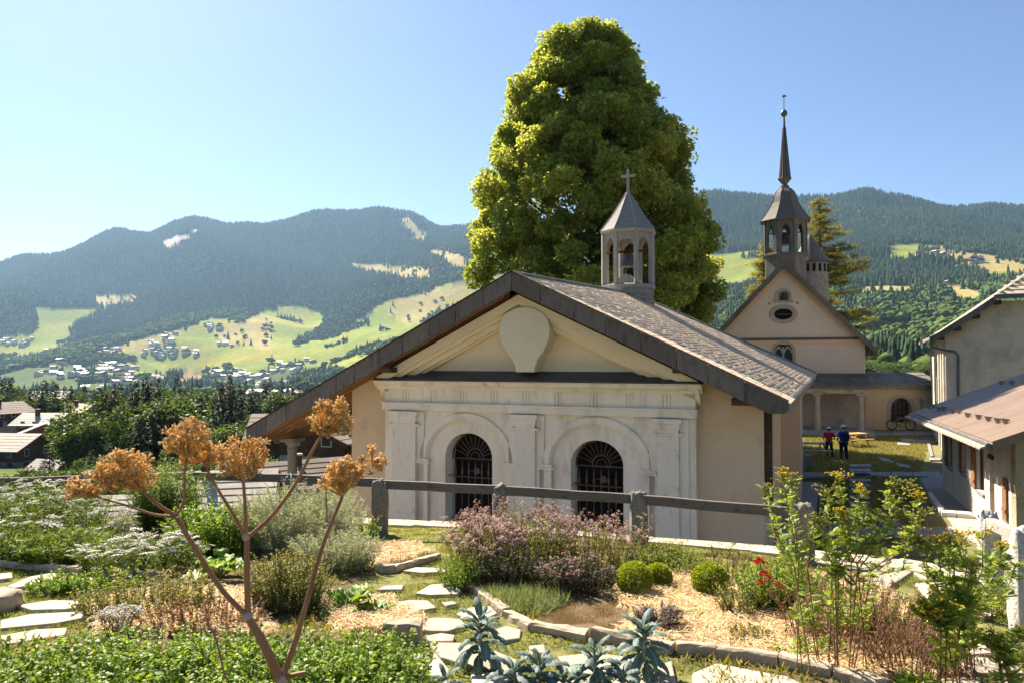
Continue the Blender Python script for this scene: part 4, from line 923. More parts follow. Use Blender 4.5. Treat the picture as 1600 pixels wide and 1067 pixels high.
# left slope up to the ridge; courses of shingle boards
def lz(x): return rz_(x)
m = MB(); seg = prof+[(mx, ridge_z)]
for i in range(len(seg)-1):
    (a, za2), (b_, zb2) = seg[i], seg[i+1]
    last = i == len(seg)-2
    y0a, y0b = -.62, (-.62+hy if last else -.62)
    for s in (0, 1):
        xa_, xb_ = (a, b_) if not s else (2*mx-a, 2*mx-b_)
        q = [(xa_, y0a, za2), (xb_, y0b, zb2), (xb_, DEP+.8, zb2), (xa_, DEP+.8, za2)]; q = q if s else q[::-1]
        m.add(q+[(x, y, z-.14) for x, y, z in q], [(0, 1, 2, 3)[::-1], (4, 5, 6, 7), (0, 1, 5, 4), (1, 2, 6, 5), (2, 3, 7, 6), (3, 0, 4, 7)])
m.build('roof_slope', shingle_grey, rfh)
hx0 = vx[4]; q = [(hx0, -.66, vz[4]+.01), (2*mx-hx0, -.66, vz[4]+.01), (mx, -.62+hy, ridge_z+.01)]
m = MB(); m.add(q+[(x, y, z-.16) for x, y, z in q], [(0, 1, 2), (5, 4, 3), (0, 3, 4, 1), (1, 4, 5, 2), (2, 5, 3, 0)]); m.build('half_hip', shingle_grey, rfh)
pale_sh = mat('pale_shingle', [(.50, .42, .31), (.68, .59, .45)], 1.2, .8, .5, 25, rnd=.12, stretch=(1, 4, 4)); pale_sj = mat('pale_shingle_joined', [(.48, .41, .30), (.68, .59, .46)], 1.2, .8, .5, 25, attr='v')
# shingles on both visible surfaces
NBs = NB(); cnt = 0; segs = []
for i in range(len(seg)-1):
    (a, za2), (b_, zb2) = seg[i], seg[i+1]; Ls = math.hypot(b_-a, zb2-za2); nn = max(1, round(Ls/.28))
    for j in range(nn):
        t0, t1 = j/nn, min(1, (j+1.35)/nn); segs.append(((a+(b_-a)*t0, za2+(zb2-za2)*t0), (a+(b_-a)*t1, za2+(zb2-za2)*t1), i == len(seg)-2, t0))
allp = []
for (pa, pb, last, t0) in segs:
    ys = -.64+(hy*t0 if last else 0); y = ys
    while y < DEP:
        wd = random.uniform(.25, .5) if y < 4 else 1.6; allp.append((y, pa, pb, wd-.012)); y += wd
allp.sort(key=lambda t: t[0])
def nrm2(a, b_): L = math.hypot(b_[0]-a[0], b_[1]-a[1]); return (-(b_[1]-a[1])/L, (b_[0]-a[0])/L)
for k, (y, pa, pb, wd) in enumerate(allp):
    nx, nz = nrm2(pa, pb); h0 = random.uniform(.018, .028); vs = []
    lo = [(pa[0], y, pa[1]), (pa[0], y+wd, pa[1]), (pb[0], y+wd, pb[1]), (pb[0], y, pb[1])]
    hi = [(pa[0]+nx*h0, y, pa[1]+nz*h0), (pa[0]+nx*h0, y+wd, pa[1]+nz*h0), (pb[0]+nx*.014, y+wd, pb[1]+nz*.014), (pb[0]+nx*.014, y, pb[1]+nz*.014)]
    if k < 150: MB().hexa([lo[i] for i in (0, 3, 2, 1)], [hi[i] for i in (0, 3, 2, 1)]).build('shingle', pale_sh, rfh)
    else: NBs.add(np.array(lo+hi), np.array([(4, 7, 6), (4, 6, 5), (0, 4, 5), (0, 5, 1), (0, 3, 7), (0, 7, 4), (1, 5, 6), (1, 6, 2)]), random.random())
o = NBs.build('shingle_courses', pale_sj, rfh); o['kind'] = 'stuff'
# half-hip courses
nn = 14
for j in range(nn):
    t0, t1 = j/nn, min(1, (j+1.3)/nn); za3 = vz[4]+(ridge_z-vz[4])*t0; zb3 = vz[4]+(ridge_z-vz[4])*t1; ya3, yb3 = -.68+hy*t0, -.68+hy*t1; xa3 = hx0+(mx-hx0)*t0
    xx = xa3+random.uniform(0, .1)
    while xx < 2*mx-xa3-.1:
        wd = random.uniform(.22, .42); xe = min(xx+wd-.012, 2*mx-xa3)
        MB().hexa([(xx, ya3, za3+.012), (xe, ya3, za3+.012), (xe, yb3, zb3+.012), (xx, yb3, zb3+.012)], [(xx, ya3-.03, za3+.055), (xe, ya3-.03, za3+.055), (xe, yb3, zb3+.025), (xx, yb3, zb3+.025)]).build('shingle', pale_sh, rfh); xx += wd
# verge fascia along the bell-cast gable edge
for i in range(4):
    (a, za2), (b_, zb2) = seg[i], seg[i+1]
    for kq in range(2):
        t0, t1 = kq/2, (kq+1)/2-.01; p = (a+(b_-a)*t0, za2+(zb2-za2)*t0); q_ = (a+(b_-a)*t1, za2+(zb2-za2)*t1)
        MB().prism([(p[0], p[1]-.33), (q_[0], q_[1]-.33), (q_[0], q_[1]+.0), (p[0], p[1]+.0)], 'y', -.70, -.64).build('fascia_panel', slate, rfh)
MB().box(hx0-.1, 2*mx-hx0, -.74, -.64, vz[4]-.16, vz[4]+.02).build('gutter', zinc, rfh)
for px, py in ((1470, 526), (1497, 511), (1526, 492), (1560, 470)):
    c = g(px, py, -.5); MB().box(c.x-.14, c.x+.14, -.6, .1, c.z-.17, c.z+.02).build('purlin', wood_dark, rfh)
dp = [g(px, py, -.12) for px, py in ((1456, 541), (1470, 546), (1492, 549), (1497, 555), (1497, 650))]
MB().tube([dp[0]+Vector((0, 0, 0)), dp[1], dp[2], dp[3], (dp[4].x, -.12, .3)], .06, 8).build('downpipe', zinc, fh)

# ================================================================== OUTBUILDING (brown metal roof, right)
OF = Frame(12.95, 19.0, 21, -4.93)
ob = OF.empty('outbuilding', label='low whitewashed outbuilding with brown sheet-metal roof and wooden shutters at right', cat='outbuilding')
Nn = OF.loc(at(1550, 690, 18.0)); Ff = OF.loc(at(1425, 643, 28.2)); zev = Nn.z
OW = 9.0; rise_t = .42
el, er = Nn.x, OW+1.4; yn, yf_ = Nn.y, 12.4
fcorner = Vector((Nn.x+.3, 10.6, zev)); fx_ = OF.loc(at(1425, 643, 29.0))
ze_f = zev-.25
P0 = Vector((Nn.x, Nn.y, zev)); P1 = Vector((fx_.x, fx_.y, zev-.06)); u_ = 5.4
P2 = Vector((P1.x+u_, P1.y, P1.z+rise_t*u_)); P3 = Vector((P0.x+u_, P0.y, P0.z+rise_t*u_))
orf = empty('roof'); orf.parent = ob
ns = 12
for i in range(ns):
    t0, t1 = i/ns, (i+1)/ns-.0016
    a, b_, c, d = P0.lerp(P1, t0), P0.lerp(P1, t1), P3.lerp(P2, t1), P3.lerp(P2, t0); q = [a, d, c, b_]
    MB().hexa([v-Vector((0, 0, .02)) for v in q], q).build('metal_sheet', metal_roof, orf, bevel=0)
m = MB(); slab(m, [P0-Vector((-.05, 0, .025)), P3-Vector((0, 0, .025)), P2-Vector((0, 0, .025)), P1-Vector((-.05, 0, .025))], .12); m.build('roof_deck', wood_dark, orf)
R3 = Vector((P3.x+u_, P3.y, P0.z)); R2 = Vector((P2.x+u_, P2.y, P1.z)); m = MB(); slab(m, [P3, R3, R2, P2], .12); m.build('rear_slope', metal_roof, orf)
# eave course of slabs under the gutter and gutter
m = MB(); m.tube([P0+Vector((-.07, -.02, -.09)), P1+Vector((-.07, 0, -.09))], .07, 8); m.build('gutter', zinc, orf)
for i in range(26):
    t0, t1 = i/26, (i+1)/26-.004; a, b_ = P0.lerp(P1, t0), P0.lerp(P1, t1)
    MB().hexa([b_+Vector((-.26, 0, -.20)), a+Vector((-.26, 0, -.20)), a+Vector((.14, 0, -.06)), b_+Vector((.14, 0, -.06))][::-1], [b_+Vector((-.26, 0, -.15)), a+Vector((-.26, 0, -.15)), a+Vector((.14, 0, .012)), b_+Vector((.14, 0, .012))][::-1]).build('eave_slab', stone_pale, orf)
m = MB(); d_ = (P3-P0); m.hexa([P0+Vector((0, -.05, -.2)), P3+Vector((0, -.05, -.2)), P3+Vector((0, -.005, -.2)), P0+Vector((0, -.005, -.2))], [P0+Vector((0, -.05, .02)), P3+Vector((0, -.05, .02)), P3+Vector((0, -.005, .02)), P0+Vector((0, -.005, .02))]); m.build('verge_strip', metal_roof, orf)
# snow guards
def roofpt(px, py):
    d = ray(px, py); n = (OF.ux*(P3-P0).x+Vector((0, 0, (P3-P0).z))).cross(OF.ux*(P1-P0).x+OF.uy*(P1-P0).y+Vector((0, 0, (P1-P0).z))); o_ = OF.world(*P0); t = o_.dot(n)/d.dot(n); return OF.loc(d*t)
sg = MB(); sg.add([(-.05, -.13, 0), (-.05, .13, 0), (.14, 0, .06), (-.05, 0, .17)], [(0, 1, 3), (1, 2, 3), (2, 0, 3), (0, 2, 1)]); sgm = sg.mesh('snow_guard', metal_roof)
for px, py in ((1452, 637), (1460, 636), (1468, 641), (1476, 640), (1489, 645), (1499, 645), (1513, 651), (1530, 654), (1545, 657), (1560, 660), (1572, 661), (1566, 600), (1582, 600), (1597, 601)):
    p = roofpt(px, py); link('snow_guard', sgm, orf, p, (0, -math.atan(rise_t), 0))
# walls: left wall with openings, front wall
WH = zev-.1; OWL = 10.2
ops2 = [(7.6, 8.5, 1.1, 2.35), (5.3, 6.0, 1.0, 2.2), (2.75, 3.75, .5, 2.15), (.95, 1.35, 0, 2.0), (-1, -1, 0, 0)]
hol = sorted([(a, b_, c, d) for a, b_, c, d in ((.75, 1.15, .65, 1.75), (2.2, 2.75, .05, 2.2), (3.4, 4.4, .9, 2.35), (5.9, 6.5, 1.1, 2.3), (8.2, 8.95, 1.0, 2.3))])
m = MB(); yy = 0.45
for a, b_, z0, z1 in hol:
    m.box(0, .45, yy, a, -.5, WH+.1); m.box(0, .45, a, b_, -.5, z0); m.box(0, .45, a, b_, z1, WH+.1); yy = b_
m.box(0, .45, yy, OWL, -.5, WH+.1); m.build('side_wall', plaster_bright, ob)
for i, (a, b_, z0, z1) in enumerate(hol):
    w_ = empty('window' if i != 1 else 'door'); w_.parent = ob
    MB().box(.25, .3, a, b_, z0, z1).build('pane' if i != 1 else 'leaf', dark_in if i != 1 else wood_chalet, w_)
    if i != 1:
        for y in (a, b_-.06): MB().box(.1, .16, y, y+.06, z0+.002, z1-.002).build('frame', wood_chalet, w_)
        MB().box(-.06, .2, a-.05, b_+.05, z0-.07, z0-.003).build('sill', stone_grey, w_)
        for y in (b_+.02,) if i else (a-.0,):
            nsl = 3; wdt = (b_-a)/(1 if i == 0 else 2)
            for j in range(nsl): MB().box(-.06, -.02, y+wdt*j/nsl+.002, y+wdt*(j+1)/nsl-.004, z0, z1).build('shutter_board', wood_warm, w_)
            for z in (z0+.2, z1-.25): MB().box(-.085, -.062, y+.01, y+wdt-.01, z, z+.09).build('shutter_batten', wood_warm, w_)
    else: MB().box(-.05, .1, a, b_, z1-.12, z1-.005).build('lintel', wood_chalet, w_)
m = MB(); m.prism([(0, -.5), (OW, -.5), (OW, WH-.1), (P3.x, P3.z-.2), (0, WH+.15)], 'y', 0, .45); m.build('front_wall', plaster_old, ob)
m = MB(); m.box(OW-.4, OW, .45, OWL, -.5, WH); m.box(.45, OW-.4, OWL-.4, OWL, -.5, WH); m.build('rear_wall', plaster_old, ob)
for i in range(11):
    y = yn+.3+i*(P1.y-P0.y-.5)/10; m = MB(); m.hexa([(P0.x+.1, y, P0.z-.22), (P0.x+2.6, y, P0.z-.22+rise_t*2.5), (P0.x+2.6, y+.1, P0.z-.22+rise_t*2.5), (P0.x+.1, y+.1, P0.z-.22)], [(P0.x+.1, y, P0.z-.11), (P0.x+2.6, y, P0.z-.11+rise_t*2.5), (P0.x+2.6, y+.1, P0.z-.11+rise_t*2.5), (P0.x+.1, y+.1, P0.z-.11)]); m.build('rafter', wood_dark, orf)
MB().box(-.9, .3, 1.9, 2.1, WH-.32, WH-.12).build('bracket', wood_dark, ob)
# ------------------------------------------------------------------ trees
leaf_linden = mat('leaf_linden', [(.10, .145, .034), (.22, .27, .058), (.37, .40, .09), (.56, .52, .13)], attr='v', rough=.5, transl=.58, spec=.3, tcol=(1.35, 1.3, .7))
bark = mat('bark', [(.05, .038, .028), (.12, .095, .07)], 3, .95, .8, 12, stretch=(3, 3, .5))
leaf_green = mat('leaf_green', [(.030, .060, .012), (.105, .165, .032)], attr='v', rough=.55, transl=.4, rnd=.3)
leaf_con = mat('leaf_conifer', [(.012, .024, .010), (.035, .055, .018)], attr='v', rough=.7, transl=.25, rnd=.35)
leaf_larch = mat('leaf_larch', [(.12, .13, .025), (.28, .24, .05), (.20, .20, .04)], attr='v', rough=.6, transl=.4)
def clump_leaves(nb, C, Rr, n, size, T, vb=None, shell=.55):
    """leaves spread through spheres C (k,3) radius Rr, n leaves each"""
    k = len(C); d = rdir(k*n); rad = np.repeat(Rr, n)*(shell+(1-shell)*rng.random(k*n)**.5)
    P = np.repeat(C, n, 0)+d*rad[:, None]*[1, 1, .8]
    o = nrm(d*.8+rdir(k*n)*.9+np.array([0, 0, -.25])); Fm = frames(o, roll=rng.uniform(-1.2, 1.2, k*n))
    v = np.clip((np.repeat(vb, n) if vb is not None else .4)+rng.normal(0, .16, k*n), 0, 1)
    nb.put(T, P, Fm, size*rng.uniform(.7, 1.25, k*n), v)
lp = at(940, 562, 46)
linden = empty('linden_tree', (lp.x, lp.y, -4.9), 0, 'huge yellow-green linden tree with a dense pointed crown behind the chapel', 'tree')
ys_ = np.array([44, 58, 80, 120, 160, 200, 250, 300, 340, 380, 430, 480, 530, 565]); lft = np.array([905, 865, 828, 818, 790, 773, 750, 736, 742, 728, 738, 745, 765, 800]); rgt = np.array([935, 965, 992, 1020, 1036, 1060, 1080, 1104, 1108, 1124, 1136, 1124, 1098, 1075])
zt3 = (HOR-ys_)/FPX*46+4.9; rl = (940-lft)/FPX*46; rg = (rgt-940)/FPX*46
LB = []                                          # big foliage lobes filling the measured outline
lrng = np.random.default_rng(31)
for z in np.arange(zt3[-1]+1.0, zt3[0]-.5, 1.05):   # lobes along the measured outline, then fill
    L_ = np.interp(z, zt3[::-1], rl[::-1]); R_ = np.interp(z, zt3[::-1], rg[::-1]); 
    for sx, W_e in ((-1, L_), (1, R_)):
        rb = min(lrng.uniform(.7, 1.35), .6*(L_+R_)/2+.2); LB.append((sx*(W_e-rb*.8-lrng.uniform(-.35, .9)), lrng.uniform(-1.5, 1.5), z+lrng.uniform(-.3, .3), rb))
while len(LB) < 250:
    z = lrng.uniform(zt3[-1]+.5, zt3[0]-.6); L_ = np.interp(z, zt3[::-1], rl[::-1]); R_ = np.interp(z, zt3[::-1], rg[::-1]); a = lrng.uniform(0, 2*np.pi); q = lrng.uniform(.0, 1)**.22
    rb = min(lrng.uniform(.75, 1.6), .75*(L_+R_)/2+.2); hr = max((L_+R_)/2-rb*.72, .05); x = (R_-L_)/2+hr*q*math.cos(a); y = hr*.95*q*math.sin(a)
    if y > 4.5 and lrng.random() < .7: continue
    if any((x-p[0])**2+(y-p[1])**2+(z-p[2])**2 < (.5*(rb+p[3]))**2*.7 for p in LB) and lrng.random() < .8: continue
    LB.append((x, y, z, rb))
LB = np.array(LB); C = []; RR_ = []; vb = []
for x, y, z, rb in LB:
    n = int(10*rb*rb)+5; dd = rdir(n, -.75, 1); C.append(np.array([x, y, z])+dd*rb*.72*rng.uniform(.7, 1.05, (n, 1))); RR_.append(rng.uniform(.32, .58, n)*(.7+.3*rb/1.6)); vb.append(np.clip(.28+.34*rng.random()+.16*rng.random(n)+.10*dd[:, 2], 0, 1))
C = np.concatenate(C); nb = NB()
print('linden clumps', len(C))
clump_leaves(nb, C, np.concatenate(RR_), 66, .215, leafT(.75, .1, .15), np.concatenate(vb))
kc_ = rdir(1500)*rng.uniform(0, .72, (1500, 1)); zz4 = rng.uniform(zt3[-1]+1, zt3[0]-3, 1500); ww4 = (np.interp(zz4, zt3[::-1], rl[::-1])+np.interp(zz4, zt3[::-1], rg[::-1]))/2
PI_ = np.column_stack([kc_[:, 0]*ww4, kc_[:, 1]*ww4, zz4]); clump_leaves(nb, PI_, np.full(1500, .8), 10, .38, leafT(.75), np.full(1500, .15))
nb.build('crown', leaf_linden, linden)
m = MB(); m.tube([(0, 0, -.2), (.1, 0, 2), (0, .1, 5), (.2, 0, 10), (0, 0, 17), (-.2, 0, 22)], [.85, .62, .55, .42, .25, .06], 10)
for k in range(26):
    a = k*2.4; z = 3+k*.72; L_ = np.interp(z+2, zt3[::-1], rl[::-1])*.8
    m.tube([(0, 0, z), (L_*.4*math.cos(a), L_*.4*math.sin(a), z+1.2), (L_*.85*math.cos(a), L_*.85*math.sin(a), z+2.6)], [.2, .12, .03], 6)
m.build('trunk', bark, linden)
# larch behind the church
def larch(px, Y, ytop, spread, name, label, seed, asym=1.0, z0=-4.9):
    g_ = random.Random(seed); p = at(px, 562, Y); Hh = (HOR-ytop)/FPX*Y-z0; t = empty(name, (p.x, p.y, z0), 0, label, 'tree'); m = MB(); nb = NB()
    m.tube([(0, 0, -.2), (.1, 0, Hh*.4), (0, 0, Hh*.8), (.05, 0, Hh)], [.32, .22, .10, .02], 8)
    for k in range(90):
        f_ = .22+.76*k/90; z = Hh*f_; L_ = spread*(1.05-f_)**.55*g_.uniform(.45, 1.1)*(1 if f_ < .9 else .6); a = g_.uniform(0, 6.28); L_ *= (1 if math.cos(a) > 0 else asym)
        e = Vector((math.cos(a)*L_, math.sin(a)*L_, z-L_*.02+L_*g_.uniform(-.05, .18))); mid = Vector((math.cos(a)*L_*.5, math.sin(a)*L_*.5, z-L_*.10)); m.tube([(0, 0, z), mid, e], [.055, .04, .012], 4)
        n = int(L_*15); tt_ = rng.uniform(.15, 1, n)[:, None]; P = (1-tt_)**2*np.array([0, 0, z])+2*tt_*(1-tt_)*np.array(mid)+tt_**2*np.array(e); P = P+rng.normal(0, .16, (n, 3))*[1, 1, .55]; P[:, 2] -= .05
        for q in range(1): 
            Q = np.repeat(P, 12, 0)+rng.normal(0, .15, (n*12, 3))*[1.3, 1.3, .6]; d = rdir(len(Q), -.8, .4); nb.put(leafT(.35, .05, .1), Q, frames(d, roll=rng.uniform(-1, 1, len(Q))), rng.uniform(.14, .28, len(Q)))
    nb.build('crown', leaf_larch, t); m.build('trunk', bark, t)
larch(1283, 68, 300, 6.4, 'larch_tree', 'golden green larch with long level branches right of the church spire', 4, .6)
larch(1196, 66, 372, 2.9, 'larch_tree', 'small yellowish tree left of the church turret', 9)
# tree prototypes for the near valley
def near_conifer(seed):
    g_ = np.random.default_rng(seed); nb = NB(); 
    for k in range(120):
        f_ = .06+.93*(k/120); z = f_; L_ = .17*(1-f_)**.8*g_.uniform(.6, 1.15)+.006; a = g_.uniform(0, 6.28)
        n = max(4, int(34*L_/.17)); t = g_.uniform(.1, 1, n); P = np.stack([np.cos(a)*L_*t, np.sin(a)*L_*t, z-L_*.32*t+.0*t], 1)+g_.normal(0, .006, (n, 3))
        d = nrm(np.stack([np.cos(a+g_.uniform(-.9, .9, n)), np.sin(a+g_.uniform(-.9, .9, n)), g_.uniform(-.6, .1, n)], 1)); nb.put(leafT(.55, .06, .25), P, frames(d, roll=g_.uniform(-.6, .6, n)), g_.uniform(.020, .045, n), g_.random(n))
    return npmesh('conifer_crown', np.concatenate(nb.V), np.concatenate(nb.F), leaf_con, np.concatenate(nb.a))
def near_broad(seed):
    g_ = np.random.default_rng(seed); nb = NB(); k = 46; d = rdir(k, -.6, 1); C = d*np.array([.34, .34, .34])*g_.uniform(.5, 1, (k, 1))+[0, 0, .6]
    clump_leaves(nb, C, g_.uniform(.09, .17, k), 62, .05, leafT(.7), .25+.4*g_.random(k)); return npmesh('broadleaf_crown', np.concatenate(nb.V), np.concatenate(nb.F), leaf_green, np.concatenate(nb.a))
tk = MB().tube([(0, 0, -.05), (0, 0, .5), (0, 0, .97)], [.018, .012, .002], 6).mesh('trunk', bark); tb_ = MB().tube([(0, 0, -.05), (.01, 0, .3), (0, 0, .7)], [.035, .025, .006], 6)
for k in range(6): tb_.tube([(0, 0, .3), (.22*math.cos(k*1.1), .22*math.sin(k*1.1), .62)], [.014, .004], 5)
tb_ = tb_.mesh('trunk', bark); NCf = [near_conifer(s) for s in (1, 2, 3)]; NBf = [near_broad(s) for s in (5, 6, 7)]
def tree_at(px, ybase_or_none, Y, ytop, kind, label, group, wid=1.0):
    x = (px-800)/FPX*Y; z = float(H(x, Y)); h = (HOR-ytop)/FPX*Y-z; h = max(h, 2.5)
    t = empty('spruce_tree' if kind == 'c' else 'broadleaf_tree', (x, Y, z), random.uniform(0, 6.28), label, 'tree', group); t.scale = (h*wid, h*wid, h)
    link('crown', random.choice(NCf if kind == 'c' else NBf), t); link('trunk', tk if kind == 'c' else tb_, t)
NEAR = [(232, 100, 594, 'c', 1.15), (350, 100, 599, 'c', 1.3), (364, 96, 606, 'c', 1.2), (246, 96, 602, 'c', 1.2), (214, 104, 604, 'c', 1.3), (378, 104, 608, 'c', 1.2), (396, 110, 612, 'c', 1.2), (180, 106, 603, 'c', 1.2), (166, 110, 608, 'c', 1.1), (312, 105, 613, 'c', 1.2), (338, 90, 640, 'c', 1.4), (222, 84, 648, 'c', 1.4),   # px, Y, ytop, kind, width
 (150, 150, 606, 'c', 1.1), (160, 152, 600, 'c', 1.2), (175, 140, 604, 'b', .8), (188, 150, 598, 'c', 1.3), (210, 130, 592, 'c', 1.2), (228, 120, 596, 'c', 1.3), (246, 124, 602, 'c', 1.2), (262, 128, 607, 'b', .8),
 (232, 118, 600, 'c', 1), (285, 150, 604, 'c', 1.1), (300, 140, 612, 'b', .9), (322, 150, 610, 'c', 1.3), (345, 140, 603, 'c', 1.2), (360, 138, 598, 'c', 1.2), (374, 150, 601, 'c', 1.2), (392, 160, 606, 'c', 1.1), (405, 150, 612, 'c', 1.2), (420, 180, 640, 'b', 1),
 (120, 105, 640, 'b', 1.15), (140, 98, 648, 'b', 1.2), (155, 96, 655, 'b', 1), (128, 96, 668, 'b', 1), (270, 95, 616, 'b', 1.1), (255, 92, 636, 'b', 1.0), (190, 100, 628, 'b', .9), (200, 90, 650, 'b', .9),
 (218, 88, 650, 'c', 1.4), (240, 88, 640, 'c', 1.5), (170, 85, 690, 'c', 1.4), (145, 82, 700, 'c', 1.5), (80, 72, 700, 'c', 1.3), (70, 78, 716, 'c', 1.4), (48, 170, 604, 'c', 1.2), (10, 165, 612, 'c', 1.3), (28, 172, 620, 'b', 1), (5, 190, 618, 'b', 1),
 (62, 175, 622, 'b', 1), (76, 168, 618, 'b', 1.1), (66, 166, 604, 'c', 1), (100, 180, 622, 'b', 1), (118, 190, 614, 'b', .9), (305, 110, 640, 'b', 1.1), (330, 112, 638, 'b', .9), (352, 108, 644, 'c', 1.2), (368, 110, 640, 'c', 1.3), (385, 105, 655, 'b', 1.2), (400, 100, 650, 'b', 1.1),
 (345, 90, 672, 'b', 1.1), (365, 84, 664, 'b', 1.2), (325, 82, 672, 'b', 1), (290, 80, 668, 'b', 1), (420, 95, 655, 'c', 1.1), (440, 100, 650, 'b', 1), (460, 120, 640, 'b', 1), (430, 130, 628, 'c', 1.1), (480, 110, 650, 'b', 1.1), (510, 100, 655, 'b', 1), (540, 105, 650, 'b', 1.1), (575, 110, 650, 'b', 1),
 (35, 66, 738, 'b', 1.2), (0, 62, 740, 'b', 1.3), (112, 62, 732, 'b', 1.3), (130, 60, 728, 'b', 1.2), (180, 66, 716, 'c', 1.2), (210, 64, 720, 'b', 1.1), (-30, 120, 640, 'c', 1.2), (-60, 110, 640, 'b', 1), (300, 210, 610, 'c', 1.1), (410, 230, 616, 'b', 1.2), (450, 240, 620, 'c', 1), (130, 230, 600, 'c', 1), (20, 260, 600, 'b', 1), (80, 260, 604, 'c', 1)]
for i, (px, Y, yt, kd, wd) in enumerate(NEAR):
    wh = 'at the far left behind the chalets' if px < 90 else 'right beside the left-hand chalets' if px < 205 else 'above the dried flower heads' if px < 340 else 'close to the chapel roof edge'
    if kd == 'c': lab = ('tall dark spruce in the belt, ' if yt < 625 else 'smaller dark spruce, ')+wh; gr = 'spruces in the tree belt' if yt < 625 else 'smaller spruces below the garden'
    else: lab = ('leafy green tree in the back of the belt, ' if yt < 645 else 'bushy bright green tree lower on the slope, ')+wh; gr = 'leafy trees behind the chalets' if yt < 645 else 'leafy trees on the near slope'
    tree_at(px, None, Y, yt, kd, lab, gr, wd*(1.0 if kd == 'c' else .95))
# infill of woods between the belt and the valley
NF = 2600; pxs = rng.uniform(-300, 780, NF); Ysf = np.sqrt(rng.uniform(170**2, 430**2, NF)); xf = (pxs-800)/FPX*Ysf; zf = H(xf, Ysf); kf = vnoise(xf, Ysf, 45, 31) > .36
P_ = np.stack([xf, Ysf, zf-.4], 1)[kf]; tb2 = rng.random(len(P_)) < .62
hh = rng.uniform(7, 15, len(P_)); pc = [bpy.data.objects.new('mid_conifer', q) for q in NCf]; pb = [bpy.data.objects.new('mid_broadleaf', q) for q in NBf]
gn_scatter('valley_conifers', P_[~tb2], np.stack([hh*1.1, hh*1.1, hh*1.15], 1)[~tb2], pc, 'dark conifer woods on the slope down to the village', 'woods')
gn_scatter('valley_broadleaves', P_[tb2], np.stack([hh*.95, hh*.95, hh*.85], 1)[tb2], pb, 'green broadleaf woods on the slope down to the village', 'woods')
# understory on the slope just below the garden
NU = 900; pu = rng.uniform(-300, 620, NU); Yu = np.sqrt(rng.uniform(24**2, 165**2, NU)); xu = (pu-800)/FPX*Yu; zu = H(xu, Yu)
ku = ~(((pu > -100) & (pu < 125) & (Yu > 70)) | ((pu > 180) & (Yu < 60)) | (Yu < 45) & (pu > 120)); ku &= xu < -9
gn_scatter('understory', np.stack([xu, Yu, zu-.2], 1)[ku], np.stack([rng.uniform(2.5, 4.5, NU)]*3, 1)[ku], pb, 'low green shrubs covering the slope under the garden', 'shrubs')
# broadleaf and conifer woods close behind the church at right
NW = 260; pw_ = rng.uniform(1090, 1480, NW); Yw = np.sqrt(rng.uniform(150**2, 340**2, NW)); xw = (pw_-800)/FPX*Yw; zw = H(xw, Yw); kw_ = (pw_ < 1355) | (Yw > 250)
gn_scatter('church_woods', np.stack([xw, Yw, zw-.4], 1)[kw_], np.stack([rng.uniform(8, 12, NW)]*3, 1)[kw_], pb, 'rounded broadleaf trees on the slope behind the church', 'woods')

